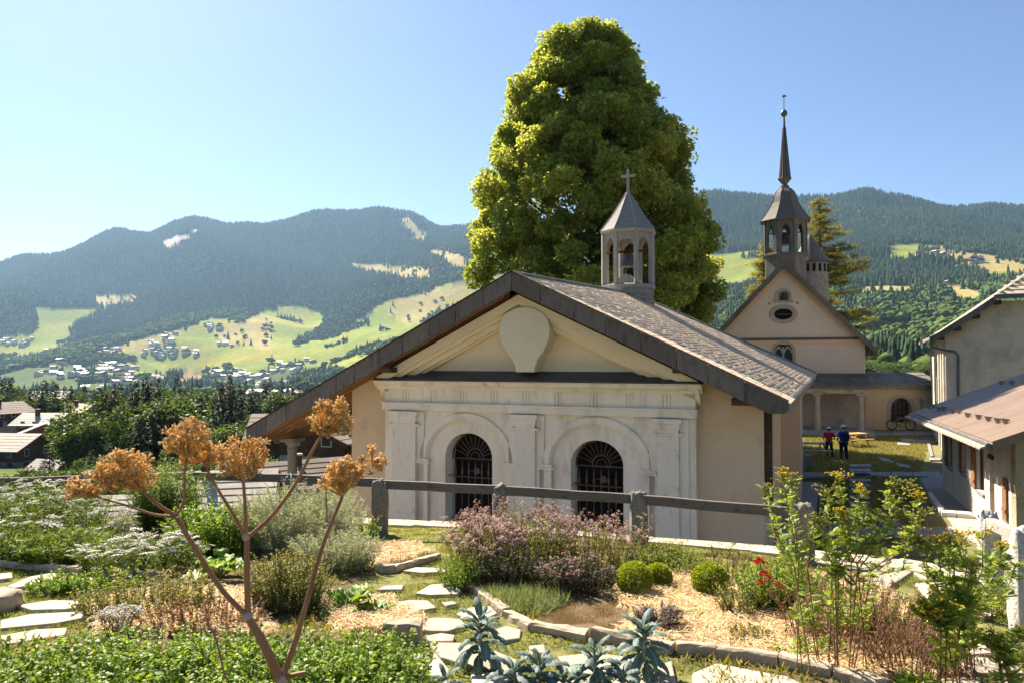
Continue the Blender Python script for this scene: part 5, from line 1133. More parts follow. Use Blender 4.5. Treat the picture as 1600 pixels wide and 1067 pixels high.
# ------------------------------------------------------------------ chalets with parts
rmat = {'slab': mat('roof_slabs', [(.34, .30, .25), (.52, .47, .40)], 1.5, .85, .6, 8, stain=((.2, .17, .14), 1.2, .6, .75)), 'brown': mat('roof_brown', [(.15, .115, .09), (.22, .17, .135)], 1.5, .8, .3, 8), 'grey': mat('roof_plain_grey', [(.36, .31, .27), (.42, .37, .33)], .6, .7, .1, 6),
        'dark': mat('roof_dark_metal', [(.10, .10, .11), (.15, .15, .165)], 1, .5, .1, 6, spec=.5), 'tan': mat('roof_tan', [(.50, .36, .22), (.60, .45, .29)], 1, .8, .2, 6)}
wm = {'wood': wood_chalet, 'stone': mat('wall_stone_grey', [(.22, .22, .22), (.34, .33, .31)], .8, .9, .4, 6), 'white': mat('wall_chalet_white', [(.5, .47, .42), (.62, .58, .52)], .8, .9)}
def house(px, Y, ybase, w, d, h, rh, deg, roof, wl, wu, label, ov=1.2, nwin=4, seams=True, z=None, chim=1, balcony=False):
    x = (px-800)/FPX*Y; z = (HOR-ybase)/FPX*Y if z is None else z
    t = empty('chalet', (x, Y, z), R(deg), label, 'house'); hm = h*.48
    MB().box(-w/2, w/2, -d/2, d/2, -5, hm).build('wall', wm[wl], t)
    m = MB(); m.box(-w/2-.04, w/2+.04, -d/2-.04, d/2+.04, hm+.003, h); m.prism([(-d/2, h), (d/2, h), (0, h+rh-.12)], 'x', -w/2, w/2); m.build('upper_wall', wm[wu], t)
    rf = empty('roof'); rf.parent = t
    for s in (-1, 1):
        n = 6; 
        for j in range(n):
            a, b_ = j/n, (j+1)/n-.0; q = lambda u: (s*(d/2+ov)*(1-u), h-.35+(rh+.35)*u)
            pa, pb = q(a), q(b_); up = .0
            MB().prism([(pa[0], pa[1]), (pb[0], pb[1]), (pb[0], pb[1]+.10), (pa[0], pa[1]+.135)], 'x', -w/2-ov, w/2+ov).build('roof_course', rmat[roof], rf)
        MB().prism([(s*(d/2+ov)*1.004, h-.62), (0, h+rh-.25), (0, h+rh+.02), (s*(d/2+ov)*1.004, h-.2)], 'x', w/2+ov, w/2+ov+.1).build('barge_board', wood_chalet, rf)
        MB().prism([(s*(d/2+ov)*1.004, h-.62), (0, h+rh-.25), (0, h+rh+.02), (s*(d/2+ov)*1.004, h-.2)], 'x', -w/2-ov-.1, -w/2-ov).build('barge_board', wood_chalet, rf)
    for k in range(chim):
        cx = -w*.15+k*w*.35; cs_ = min(1, w/9); zc_ = h+rh+1.0*cs_; e = MB().box(cx-.4*cs_, cx+.4*cs_, -1.4*cs_, -.6*cs_, h+.2, zc_).build('chimney', wood_dark, rf); MB().box(cx-.5*cs_, cx+.5*cs_, -1.5*cs_, -.5*cs_, zc_, zc_+.12).build('chimney_cap', rmat['slab'], rf)
    for lv, (z0, n) in enumerate(((hm*.35, nwin), (hm+.9, nwin-1)) if h > 2.7 else ((h*.2, nwin),)):
        for i in range(n):
            cx = -w/2+w*(i+.5)/n; wd = .75; z1 = z0+1.15
            for yy, s in ((-d/2-.04-.0, -1), (d/2+.04, 1)):
                f_ = MB().box(cx-wd/2-.1, cx+wd/2+.1, min(yy, yy+s*.06), max(yy, yy+s*.06), z0-.1, z1+.1).build('window', wood_chalet if lv == 0 else wm['white'], t); MB().box(cx-wd/2, cx+wd/2, min(yy+s*.062, yy+s*.075), max(yy+s*.062, yy+s*.075), z0, z1).build('pane', glass_d, f_)
        for i in range(2):
            cy = -d/4+d/2*i
            for xx_, s in ((w/2+.04, 1), (-w/2-.04, -1)):
                f_ = MB().box(min(xx_, xx_+s*.06), max(xx_, xx_+s*.06), cy-.5, cy+.5, z0-.1, z0+1.2).build('window', wood_chalet if lv == 0 else wm['white'], t); MB().box(min(xx_+s*.062, xx_+s*.075), max(xx_+s*.062, xx_+s*.075), cy-.4, cy+.4, z0, z0+1.1).build('pane', glass_d, f_)
    if balcony:
        MB().box(w/2, w/2+1.1, -d/2, d/2, hm, hm+.15).build('balcony', wood_chalet, t)
        for i in range(12): cy = -d/2+d*(i+.5)/12; MB().box(w/2+1.0, w/2+1.05, cy-.25, cy+.25, hm+.15, hm+1.05).build('balcony_board', wood_chalet, t)
    return t
house(3, 130, 733, 14, 8.5, 4.2, 2.2, -8, 'slab', 'stone', 'wood', 'chalet with pale stone slab roof, wood upper floor and grey ground floor at left edge', nwin=6)
house(76, 140, 706, 7.5, 8, 3.8, 1.9, 118, 'dark', 'stone', 'wood', 'dark wooden chalet with ribbed dark metal roof behind the slab roofed one', chim=1, balcony=True)
house(73, 155, 682, 7.6, 6.5, 3.0, 2.0, -3, 'grey', 'white', 'wood', 'chalet with smooth beige roof and dark chimney between the dark and brown roofs', chim=1)
house(70, 176, 662, 7.5, 6, 2.8, 1.5, 12, 'brown', 'wood', 'wood', 'brown chalet with plain brown roof farthest back of the near group')
house(4, 160, 668, 7, 7.5, 3.6, 1.9, 68, 'brown', 'stone', 'wood', 'brown timber chalet cut by the left edge with pale chimney')
house(130, 180, 656, 7, 6, 2.4, 1.6, -20, 'tan', 'wood', 'wood', 'chalet with tan roof half hidden behind the leafy trees')
house(84, 112, 748, 4.2, 4, 1.8, 1.2, -12, 'slab', 'stone', 'wood', 'small building with pale slab roof below the slab roofed chalet', nwin=2, chim=0, ov=.7)
house(82, 250, 640, 9, 8, 4, 2.4, 20, 'grey', 'white', 'white', 'white house with blue-grey roof behind the near chalets')
house(345, 34, 838, 3.6, 3.2, 2.0, 1.0, 14, 'slab', 'stone', 'wood', 'stone slab roofed house just below the garden fence', nwin=2, ov=.8)
house(185, 38, 850, 3.4, 2.8, 1.6, .9, 10, 'slab', 'stone', 'wood', 'low slab roof glimpsed through the yarrow below the fence', nwin=2, ov=.8, chim=0)
house(478, 44, 792, 3.6, 3.6, 1.8, 1.0, 35, 'brown', 'stone', 'wood', 'brown roofed house with dark chimney seen under the chapel gallery roof', nwin=2, ov=.8)
house(520, 62, 730, 6, 6, 2.8, 1.5, 70, 'brown', 'stone', 'wood', 'dark wooden chalet beyond the gallery column', nwin=3, balcony=True)
house(475, 70, 722, 7, 6, 3.0, 1.6, 10, 'brown', 'wood', 'wood', 'long dark wooden chalet left of the gallery column', nwin=3, chim=1)

# ------------------------------------------------------------------ courtyard
lawn_m = mat('lawn', [(.13, .12, .04), (.21, .185, .075), (.16, .145, .055)], 1.1, 1, .8, 30, bdist=.03, stain=((.24, .20, .10), .7, .58, .72))
gravel_m = mat('gravel', [(.16, .15, .145), (.36, .34, .32), (.24, .23, .22)], 14, .95, 1, 22, bdist=.05)
grass_m = mat('grass_blade', [(.11, .125, .03), (.22, .215, .06), (.32, .275, .12)], attr='v', rough=.6, transl=.4)
def sheet(name, pts, z, mt, kind='structure'):
    P = [Vector((x, y, z)) for x, y in pts]; m = MB(); m.add(P, [tuple(range(len(P)))]); o = m.build(name, mt)
    if o.data.polygons[0].normal.z < 0: o.data.flip_normals()
    o['kind'] = kind; return o
def gpx(*pp, z=-4.93): return [tuple(on_z(px, py, z)[:2]) for px, py in pp]
sheet('bounce_gravel', [(-12, 13.6), (-4, 13.4), (-2, 12.7), (.6, 11.4), (3.4, 10.1), (4.7, 9.1), (6.2, 9.5), (6.6, 15.4), (5.5, 16.0), (-4.3, 20), (-8, 21)], -4.934, mat('gravel_bounce', [(.42, .35, .26), (.56, .48, .37)], 14, .95, 1, 22, bdist=.05))  # unseen gravel sheet, added to bounce warm light onto the chapel front
sheet('courtyard_lawn', [(2, 12), (6, 14), (13.5, 30.5), (14.5, 49), (33, 49), (16.6, 30), (12.9, 19.5), (11, 12)], -4.938, lawn_m)
sheet('gravel_path', gpx((1247, 752), (1281, 752), (1272, 835), (1240, 880), (1200, 880), (1224, 800)), -4.930, gravel_m)
sheet('gravel_bed', gpx((1437, 736), (1468, 736), (1520, 800), (1476, 797), (1452, 768), (1440, 752)), -4.930, gravel_m)
sheet('pale_gravel', gpx((1474, 800), (1524, 802), (1560, 862), (1500, 838)), -4.929, mat('gravel_pale', [(.35, .32, .28), (.56, .52, .46)], 14, .95, 1, 22, bdist=.05))
def pavement(name, pieces, mt, h=.07, z=-4.935, cat_kind='structure', label=None, pname='flagstone', rough=.0):
    e = empty(name, (0, 0, 0)); e['kind'] = cat_kind
    for pc_ in pieces:
        pts = [on_z(px, py, z+h) for px, py in pc_]; m = MB(); m.prism([(p.x, p.y) for p in pts], 'z', z-.05, z+h); m.build(pname, mt, e, bevel=.01)
    return e
st = []
for i, (xa, xb) in enumerate(((1250, 1290), (1291, 1322), (1323, 1352), (1353, 1392), (1393, 1425), (1426, 1450))): dy = random.uniform(-1, 1); st.append([(xa, 736+dy), (xb, 736.5+dy), (xb+1, 742.5+dy), (xa+.5, 742+dy)])
for xa, xb in ((1282, 1330), (1331, 1395), (1396, 1442), (1443, 1492)): dy = random.uniform(-1, 1); st.append([(xa, 824+dy), (xb, 822+dy), (xb+3, 835+dy), (xa+1, 838+dy)])
st += [[(1372, 811), (1404, 813), (1412, 820), (1376, 820)], [(1352, 672.5), (1392, 672.5), (1392, 678), (1352, 678)], [(1393, 672.5), (1428, 672.8), (1428, 678.5), (1393, 678)], [(1429, 672.8), (1466, 673), (1466, 679), (1429, 678.5)],
       [(1408, 684), (1428, 685), (1430, 689), (1409, 688)], [(1430, 686), (1448, 686), (1450, 690), (1432, 691)], [(1402, 690), (1422, 692), (1422, 695), (1402, 694)], [(1447, 687), (1452, 687), (1459, 712), (1454, 712)], [(1452, 714), (1470, 714), (1470, 718), (1453, 718)],
       [(1372, 713), (1390, 717), (1398, 722), (1378, 718)], [(1400, 722), (1420, 726), (1424, 730), (1404, 727)], [(1352, 884), (1432, 884), (1440, 899), (1356, 899)], [(1280, 812), (1312, 815), (1310, 822), (1281, 820)]]
pavement('courtyard_paving', st, stone_grey)
pavement('stepping_path', [[(1327-i*.2, 724+i*7.2+i*i*.15), (1360-i*.3, 724+i*7.2+i*i*.15), (1362-i*.3, 728+i*7.2+i*i*.17), (1329-i*.2, 728+i*7.2+i*i*.17)] for i in range(10)], stone_grey)
kb = [[(1450, 768), (1456, 768), (1475, 793), (1468, 796)], [(1470, 795.5), (1494, 797), (1494, 801), (1471, 799.5)], [(1495, 797), (1518, 799), (1519, 803), (1495, 801)]]
pavement('concrete_kerb', kb, mat('kerb_white', [(.6, .57, .52), (.72, .68, .62)], 3, .9), .14, pname='kerb_block')
pavement('gravel_edging', [[(1281, 752+i*12), (1283, 752+i*12), (1282, 763+i*12.), (1280, 763+i*12.)] for i in range(7)], stone_grey, .08, pname='edging_stone')
# grass tufts on the lawn
def grass_field(name, pts, z, n, h, label, mt=grass_m, inside=None, zf=None, wd=.09):
    pts = np.array(pts); lo, hi = pts.min(0), pts.max(0); P = rng.uniform(lo, hi, (n*3, 2)); P = P[inpoly(P[:, 0], P[:, 1], pts)][:n]
    if inside is not None: P = P[inside(P[:, 0], P[:, 1])]
    zz_ = np.full(len(P), z) if zf is None else np.array([zf(x, y) for x, y in P])
    d = nrm(np.stack([rng.normal(0, .45, len(P)), rng.normal(0, .45, len(P)), np.ones(len(P))], 1)); nb = NB(); T = (np.array([(-wd, 0, 0), (wd, 0, 0), (0, 1, .12)]), np.array([(0, 1, 2)]))
    nb.put(T, np.column_stack([P, zz_]), frames(d, roll=rng.uniform(-3, 3, len(P))), h*rng.uniform(.5, 1.4, len(P))); o = nb.build(name, mt); return tag(o, label, 'grass', kind='stuff')
grass_field('lawn_grass', gpx((1283, 745), (1283, 850), (1455, 850), (1440, 800), (1436, 738), (1452, 700), (1452, 690), (1352, 682), (1256, 682), (1256, 733)), -4.94, 40000, .10, 'short dry grass of the courtyard lawn', wd=.16)

# ------------------------------------------------------------------ people
skin_m = mat('skin', [(.45, .26, .18), (.5, .3, .21)], 5, .6); red_m = mat('red_cloth', [(.42, .02, .03), (.5, .03, .04)], 6, .9); blue_m = mat('blue_cloth', [(.02, .06, .32), (.03, .08, .4)], 6, .9)
navy_m = mat('navy_cloth', [(.012, .014, .03), (.02, .022, .045)], 6, .9); white_c = mat('white_cap', [(.65, .65, .66), (.75, .75, .76)], 6, .9); shoe_m = mat('shoe', [(.25, .25, .26), (.3, .3, .3)], 6, .8); black_m = mat('black_rubber', [(.012, .012, .013), (.02, .02, .02)], 6, .7)
def skinned(name, V, E, Rd, mt, parent):
    me = bpy.data.meshes.new(name); me.from_pydata([tuple(v) for v in V], E, []); me.materials.append(mt); o = link(name, me, parent)
    md = o.modifiers.new('skin', 'SKIN'); md.use_smooth_shade = True
    if not me.skin_vertices: 
        bpy.context.view_layer.objects.active = o
    for i, s in enumerate(me.skin_vertices[0].data): s.radius = Rd[i]; s.use_root = (i == 0)
    o.modifiers.new('sub', 'SUBSURF').levels = 1; o.modifiers['sub'].render_levels = 2; return o
def person(px, Y, scale, face, label, shirt, pants, pack, hands_up=False):
    p = at(px, 562, Y); t = empty('person', (p.x, p.y, -4.935), face, label, 'person'); t.scale = (scale,)*3
    J = {'pel': (0, 0, .95), 'bel': (0, 0, 1.08), 'chest': (0, .02, 1.3), 'neck': (0, 0, 1.48), 'neck2': (0, 0, 1.54), 'head': (0, .01, 1.63), 'head2': (0, .01, 1.72),
         'shL': (-.19, 0, 1.42), 'elL': (-.30, -.02, 1.16), 'wrL': (-.22, .16, 1.02), 'haL': (-.18, .23, 1.02), 'shR': (.19, 0, 1.42), 'elR': (.30, -.02, 1.16), 'wrR': (.27, .10, .95) if not hands_up else (.2, .2, 1.08), 'haR': (.26, .14, .89) if not hands_up else (.15, .27, 1.1),
         'hpL': (-.10, 0, .88), 'knL': (-.12, .03, .49), 'anL': (-.13, -.01, .09), 'toL': (-.14, .15, .04), 'hpR': (.10, 0, .88), 'knR': (.14, .01, .49), 'anR': (.17, -.03, .09), 'toR': (.19, .13, .04)}
    rad = {'pel': (.15, .11), 'bel': (.14, .10), 'chest': (.17, .115), 'neck': (.075, .075), 'neck2': (.055, .055), 'head': (.085, .095), 'head2': (.075, .085), 'shL': (.06, .06), 'elL': (.045, .045), 'wrL': (.03, .03), 'haL': (.035, .02), 'hpL': (.095, .09), 'knL': (.062, .065), 'anL': (.045, .045), 'toL': (.045, .03)}
    for k in list(rad):
        if k.endswith('L'): rad[k[:-1]+'R'] = rad[k]
    Eg = [('pel', 'bel'), ('bel', 'chest'), ('chest', 'neck'), ('neck', 'neck2'), ('neck2', 'head'), ('head', 'head2')]
    for s in 'LR': Eg += [('chest', 'sh'+s), ('sh'+s, 'el'+s), ('el'+s, 'wr'+s), ('wr'+s, 'ha'+s), ('pel', 'hp'+s), ('hp'+s, 'kn'+s), ('kn'+s, 'an'+s), ('an'+s, 'to'+s)]
    def sub(names, grow, nm, mt, over={}):
        es = [(a, b_) for a, b_ in Eg if a in names and b_ in names]; return skinned(nm, [over.get(n, J[n]) for n in names], [(names.index(a), names.index(b_)) for a, b_ in es], [(rad[n][0]+grow, rad[n][1]+grow) for n in names], mt, t)
    names = list(J); sub(names, 0, 'body', skin_m)
    for s, sg_ in (('L', -1), ('R', 1)):            # five short fingers each hand
        h0 = Vector(J['ha'+s]); dr = (h0-Vector(J['wr'+s])).normalized()
        m = MB()
        for k in range(4): o_ = Vector(((k-1.5)*.017, 0, 0)); L_ = (.055, .07, .065, .05)[k]; m.tube([h0+o_, h0+o_+dr*L_*.6, h0+o_+dr*L_*.9+Vector((0, 0, -.02))], [.009, .008, .006], 5)
        m.tube([h0+Vector((-sg_*.03, 0, .0))-dr*.02, h0+Vector((-sg_*.05, 0, .0))+dr*.03], [.01, .007], 5); m.build('fingers', skin_m, t)
    el = {s: tuple(Vector(J['sh'+s]).lerp(Vector(J['el'+s]), .85)) for s in 'LR'}
    sub(['bel', 'pel', 'chest', 'neck', 'shL', 'elL', 'shR', 'elR'], .025, 'shirt', shirt, {'elL': el['L'], 'elR': el['R'], 'neck': (0, 0, 1.44), 'pel': (0, 0, .92)})
    sub(['pel', 'hpL', 'knL', 'anL', 'hpR', 'knR', 'anR'], .018, 'trousers', pants)
    for s in 'LR': a = Vector(J['an'+s]); b_ = Vector(J['to'+s]); skinned('shoe', [a+Vector((0, -.03, -.03)), a+Vector((0, .05, -.04)), b_], [(0, 1), (1, 2)], [(.05, .045), (.05, .045), (.05, .035)], shoe_m, t)
    m = MB(); m.lathe([(.105, 1.665), (.11, 1.70), (.098, 1.75), (.06, 1.785), (.005, 1.80)], 14, (0, .01), smooth=True); m.box(-.07, .07, .09, .19, 1.672, 1.685); m.build('cap', white_c, t)
    m = MB()                                       # face: nose, ears, hair under the cap
    m.lathe([(.09, 1.60), (.095, 1.66), (.09, 1.69)], 12, (0, -.01), smooth=True); m.build('hair', mat('hair_dark', [(.03, .02, .015), (.05, .035, .025)], 5), t)
    MB().add([(-.015, .10, 1.60), (.015, .10, 1.60), (0, .135, 1.605), (0, .10, 1.65)], [(0, 1, 2), (0, 2, 3), (1, 3, 2)]).build('nose', skin_m, t)
    for s in (-1, 1): MB().lathe([(.005, 1.60), (.018, 1.62), (.018, 1.65), (.005, 1.665)], 6, (s*.092, .0)).build('ear', skin_m, t); MB().lathe([(.002, -.008), (.009, 0), (.002, .008)], 6).build('eye', black_m, t, (s*.032, .098, 1.645))
    if pack:
        m = MB(); m.box(-.14, .14, -.30, -.13, 1.02, 1.44); m.build('backpack', navy_m, t, bevel=.05)
        for s in (-1, 1): MB().tube([(s*.11, -.14, 1.43), (s*.12, .0, 1.50), (s*.12, .14, 1.40), (s*.13, .12, 1.2), (s*.13, -.12, 1.08)], .018, 5).build('strap', navy_m, t)
    return t
person(1316.5, 35.9, 1.0, R(8), 'man in blue shirt, backpack and white cap standing on the courtyard lawn', blue_m, navy_m, True)
person(1294, 36.9, .90, R(-14), 'person in red shirt, dark trousers and white cap left of the man in blue', red_m, navy_m, False, True)

# ------------------------------------------------------------------ picnic tables, bicycle
pt_grey = mat('table_grey', [(.22, .19, .16), (.36, .32, .27)], 3, .85, .3, 15, stretch=(1, 6, 6)); pt_yel = mat('table_yellow', [(.42, .26, .08), (.55, .36, .12)], 3, .8, .3, 15, stretch=(1, 6, 6))
def picnic(px, Y, rz, label, mt, sc=1):
    p = at(px, 562, Y); t = empty('picnic_table', (p.x, p.y, -4.935), rz, label, 'table'); t.scale = (sc,)*3
    for i in range(5): MB().box(-.9, .9, -.36+i*.147, -.36+i*.147+.135, .71, .75).build('top_board', mt, t, bevel=.005)
    for s in (-1, 1):
        for i in range(2): y = s*.68+i*.13-.13; MB().box(-.9, .9, y, y+.12, .41, .45).build('seat_board', mt, t, bevel=.005)
    for x in (-.62, .62):
        MB().box(x-.03, x+.03, -.78, .78, .33, .408).build('crossbeam', mt, t)
        for s in (-1, 1): MB().hexa([(x+.031, s*.62-.05, 0), (x+.08, s*.62-.05, 0), (x+.08, s*.62+.05, 0), (x+.031, s*.62+.05, 0)], [(x+.031, s*.25-.05, .705), (x+.08, s*.25-.05, .705), (x+.08, s*.25+.05, .705), (x+.031, s*.25+.05, .705)]).build('leg', mt, t)
picnic(1262, 37.4, R(-4), 'weathered grey picnic table beside the chapel end wall', pt_grey)
picnic(1331, 42.6, R(24), 'yellow wooden picnic table on the lawn behind the two people', pt_yel, .95)
def bicycle(px, Y):
    p = at(px, 562, Y); t = empty('bicycle', (p.x, p.y, -4.72), R(-6), 'mountain bicycle with olive frame leaning against the tan wall under the pointed window', 'bicycle'); t.rotation_euler = (R(-9), 0, R(-6))
    fr = mat('bike_frame', [(.22, .24, .05), (.28, .30, .06)], 4, .4, spec=.5); r_ = .36
    for x in (-.60, .60):
        w_ = empty('wheel', (x, 0, r_)); w_.parent = t
        c = [(math.cos(a)*(r_-.03), 0, math.sin(a)*(r_-.03)) for a in np.linspace(0, 2*math.pi, 33)]; MB().tube(c, .032, 8, cap=False).build('tyre', black_m, w_)
        c = [(math.cos(a)*(r_-.07), 0, math.sin(a)*(r_-.07)) for a in np.linspace(0, 2*math.pi, 33)]; MB().tube(c, .012, 6, cap=False).build('rim', zinc, w_)
        for k in range(16): a = k*math.pi/8; MB().tube([(0, .02*(-1)**k, 0), (math.cos(a)*(r_-.07), 0, math.sin(a)*(r_-.07))], .0025, 3).build('spoke', zinc, w_)
        MB().tube([(0, -.05, 0), (0, .05, 0)], .02, 8).build('hub', zinc, w_)
    bb = (-.12, 0, .32); st_ = (-.22, 0, .78); hd = (.38, 0, .84); hb_ = (.42, 0, .70)
    for a, b_, r1 in ((bb, st_, .02), (bb, hb_, .028), (st_, hd, .022), (hd, hb_, .026), (bb, (-.60, .05, r_), .012), (bb, (-.60, -.05, r_), .012), (st_, (-.60, .05, r_), .010), (st_, (-.60, -.05, r_), .010), (hb_, (.60, .06, r_), .018), (hb_, (.60, -.06, r_), .018)): MB().tube([a, b_], r1, 8).build('frame_tube', fr, t)
    MB().tube([st_, (-.25, 0, .93)], .015, 6).build('seat_post', black_m, t); m = MB(); m.prism([(-.40, -.07), (-.16, -.03), (-.12, 0), (-.16, .03), (-.40, .07)], 'z', .93, .98); m.build('saddle', black_m, t, bevel=.02)
    MB().tube([(.36, 0, .84), (.37, 0, .93), (.36, -.33, .96)], .014, 6).build('handlebar', black_m, t); MB().tube([(.37, 0, .93), (.36, .33, .96)], .014, 6).build('handlebar', black_m, t)
    MB().lathe([(.09, -.006), (.09, .006)], 20).build('chainring', zinc, t, bb, (R(90), 0, 0)); MB().tube([bb, (-.02, -.07, .20)], .012, 5).build('crank', zinc, t); MB().tube([bb, (-.22, .07, .44)], .012, 5).build('crank', zinc, t)
    MB().box(-.09, .01, -.12, -.04, .185, .205).build('pedal', black_m, t); MB().lathe([(.035, .0), (.035, .18), (.015, .2)], 10).build('bottle', mat('bottle_red', [(.4, .05, .04)], 3, .4), t, (.12, 0, .42), (0, R(-38), 0))
bicycle(1407, 49.6)
MB().box(-.35, .35, -.25, .25, 0, .55).build('stone_block', granite, None, tuple(at(1254, 562, 34.2)[:2])+(-4.935,), bevel=.03)
tag(bpy.data.objects['stone_block'], 'rough grey stone block standing by the corner of the chapel', 'stone block')
# ================================================================== GARDEN
EDGE = [(-16, 13.3), (-9, 13.3), (-4.2, 13.05), (-2.06, 12.35), (.6, 11.1), (3.35, 9.8), (4.6, 8.8), (5.5, 7.4), (5.7, 4), (5.7, -5)]
GP = EDGE+[(-16, -5)]
def gzv(x, y): return -1.65-0.083*np.maximum(y, -4)+0.02*np.sin(x*1.3+np.maximum(y, -4)*.7)
def pp(x, y):
    z = gzv(x, y); Y = np.maximum(y, .3); return 800+FPX*x/Y, HOR-z/Y*FPX
STRAW = [[(930, 925), (1060, 880), (1180, 905), (1340, 900), (1450, 960), (1460, 1060), (1330, 1056), (1215, 1033), (1100, 1016), (1000, 993), (930, 985)], [(500, 945), (600, 935), (660, 960), (650, 990), (600, 985), (520, 985)],
         [(560, 850), (640, 845), (690, 862), (600, 885), (560, 880)], [(150, 930), (400, 920), (430, 985), (160, 990)]]
PATH = [[(560, 900), (640, 878), (720, 868), (760, 915), (830, 985), (930, 1000), (1100, 1030), (1110, 1090), (600, 1090), (640, 1005), (660, 960), (600, 940)], [(-80, 888), (230, 892), (240, 985), (-100, 1010)], [(1330, 905), (1640, 860), (1640, 1100), (1450, 1080), (1470, 960)]]
LAWN = [[(560, 812), (700, 820), (1250, 862), (1350, 880), (1330, 902), (1180, 905), (960, 880), (690, 868), (600, 850), (560, 835)]]
THY = [(840, 962), (880, 928), (955, 932), (1000, 958), (955, 985), (850, 988)]
def zone(x, y):
    px, py = pp(x, y); px = px+(vnoise(x, y, .35, 41)-.5)*26; py = py+(vnoise(x, y, .3, 42)-.5)*12; c = np.zeros(np.shape(x), int)
    for p in LAWN: c[inpoly(px, py, p)] = 3
    for p in PATH: c[inpoly(px, py, p)] = 2
    for p in STRAW: c[inpoly(px, py, p)] = 1
    c[inpoly(px, py, THY)] = 4
    return c
xs2 = np.concatenate([np.linspace(-16, -5, 60, endpoint=False), np.linspace(-5, 5.8, 260)]); ys2 = np.concatenate([np.linspace(-5, 3, 20, endpoint=False), np.linspace(3, 13.4, 230)])
X2, Y2 = np.meshgrid(xs2, ys2, indexing='ij'); zn2 = zone(X2, Y2)
ZCOL = np.array([(.11, .085, .05), (.52, .38, .20), (.17, .18, .055), (.20, .215, .06), (.17, .12, .075)])
c2 = ZCOL[zn2]*(.7+.6*vnoise(X2, Y2, .12, 43)[..., None]); b2 = vnoise(X2, Y2, .5, 44)[..., None]; c2 = c2*(1-.35*b2*(zn2 != 1)[..., None])+np.array((.20, .15, .07))*(.35*b2*(zn2 != 1)[..., None])
Z2 = gzv(X2, Y2)+(vnoise(X2, Y2, .18, 45)-.5)*.03+(zn2 == 1)*.035-(zn2 == 2)*.02
n0, n1_ = X2.shape; a_, b_ = np.meshgrid(np.arange(n0-1), np.arange(n1_-1), indexing='ij'); F2 = np.stack([a_*n1_+b_, (a_+1)*n1_+b_, (a_+1)*n1_+b_+1, a_*n1_+b_+1], -1).reshape(-1, 4)
ctr = (X2[:-1, :-1]+X2[1:, 1:])/2, (Y2[:-1, :-1]+Y2[1:, 1:])/2; F2 = F2[inpoly(ctr[0], ctr[1], GP).ravel()]
soil_m = mat('garden_soil', [(.7, .7, .7), (1.3, 1.3, 1.3)], 22, 1, .9, bscale=60, attr='Col', spec=.1, bdist=.012)
tag(link('garden_ground', npmesh('garden_ground', np.stack([X2, Y2, Z2], -1).reshape(-1, 3), F2, soil_m, col=c2.reshape(-1, 3), smooth=True)), kind='structure')
# retaining wall of rough stones and coping slabs along the terrace edge
rw_ = empty('retaining_wall', (0, 0, 0)); rw_['kind'] = 'structure'
m = MB()
for (xa, ya), (xb, yb) in zip(EDGE[:-1], EDGE[1:]):
    d = Vector((xb-xa, yb-ya, 0)).normalized(); n = Vector((d.y, -d.x, 0)); za_, zb_ = gz(xa, ya)-.05, gz(xb, yb)-.05
    p = [Vector((xa, ya, -6)), Vector((xb, yb, -6))]; m.hexa([p[0]+n*.4, p[1]+n*.4, p[1]-n*.0, p[0]-n*.0], [Vector((xa, ya, za_))+n*.4, Vector((xb, yb, zb_))+n*.4, Vector((xb, yb, zb_)), Vector((xa, ya, za_))])
m.build('wall_core', granite, rw_)
g7 = random.Random(3)
for (xa, ya), (xb, yb) in zip(EDGE[2:-2], EDGE[3:-1]):
    A_, B_ = Vector((xa, ya, 0)), Vector((xb, yb, 0)); L_ = (B_-A_).length; d = (B_-A_)/L_; n = Vector((d.y, -d.x, 0)); s = 0
    while s < L_-.1:
        w_ = min(g7.uniform(.55, 1.1), L_-s); e = s+w_-.015; wi = g7.uniform(.42, .55); j = lambda: g7.uniform(-.035, .035)
        q = [A_+d*s+n*(-.02+j()), A_+d*(s+w_*.5)+n*(-.03+j()), A_+d*e+n*(-.02+j()), A_+d*(e+j())+n*wi, A_+d*(s+w_*.4)+n*(wi+j()), A_+d*(s+j())+n*(wi+j())]
        m = MB(); t_ = [Vector((v.x, v.y, gz(v.x, v.y)+.035+.0)) for v in q]; lo = [Vector((v.x, v.y, v.z-.09)) for v in t_]; k = 6
        m.add(t_+lo, [tuple(range(k))[::-1], tuple(range(k, 2*k))]+[(i, (i+1) % k, k+(i+1) % k, k+i) for i in range(k)]); o = m.build('coping_slab', stone_pale, rw_, bevel=.012); o.data.flip_normals() if o.data.polygons[0].normal.z < 0 else None; s += w_
def slab_px(parent, name, poly, mt, lift=.014, th=.05, bev=.012):
    poly = [(x+g7.uniform(-1.5, 1.5), y+g7.uniform(-.6, .6)) for x, y in poly]
    t_ = [G(px, py, lift) for px, py in poly]; k = len(t_); ar = sum(t_[i].x*t_[(i+1) % k].y-t_[(i+1) % k].x*t_[i].y for i in range(k)); t_ = t_ if ar > 0 else t_[::-1]
    lo = [Vector((v.x, v.y, v.z-th)) for v in t_]; m = MB(); m.add(t_+lo, [tuple(range(k)), tuple(range(k, 2*k))[::-1]]+[(i, k+i, k+(i+1) % k, (i+1) % k) for i in range(k)]); return m.build(name, mt, parent, bevel=bev)
gp_ = empty('garden_path', (0, 0, 0)); gp_['kind'] = 'structure'
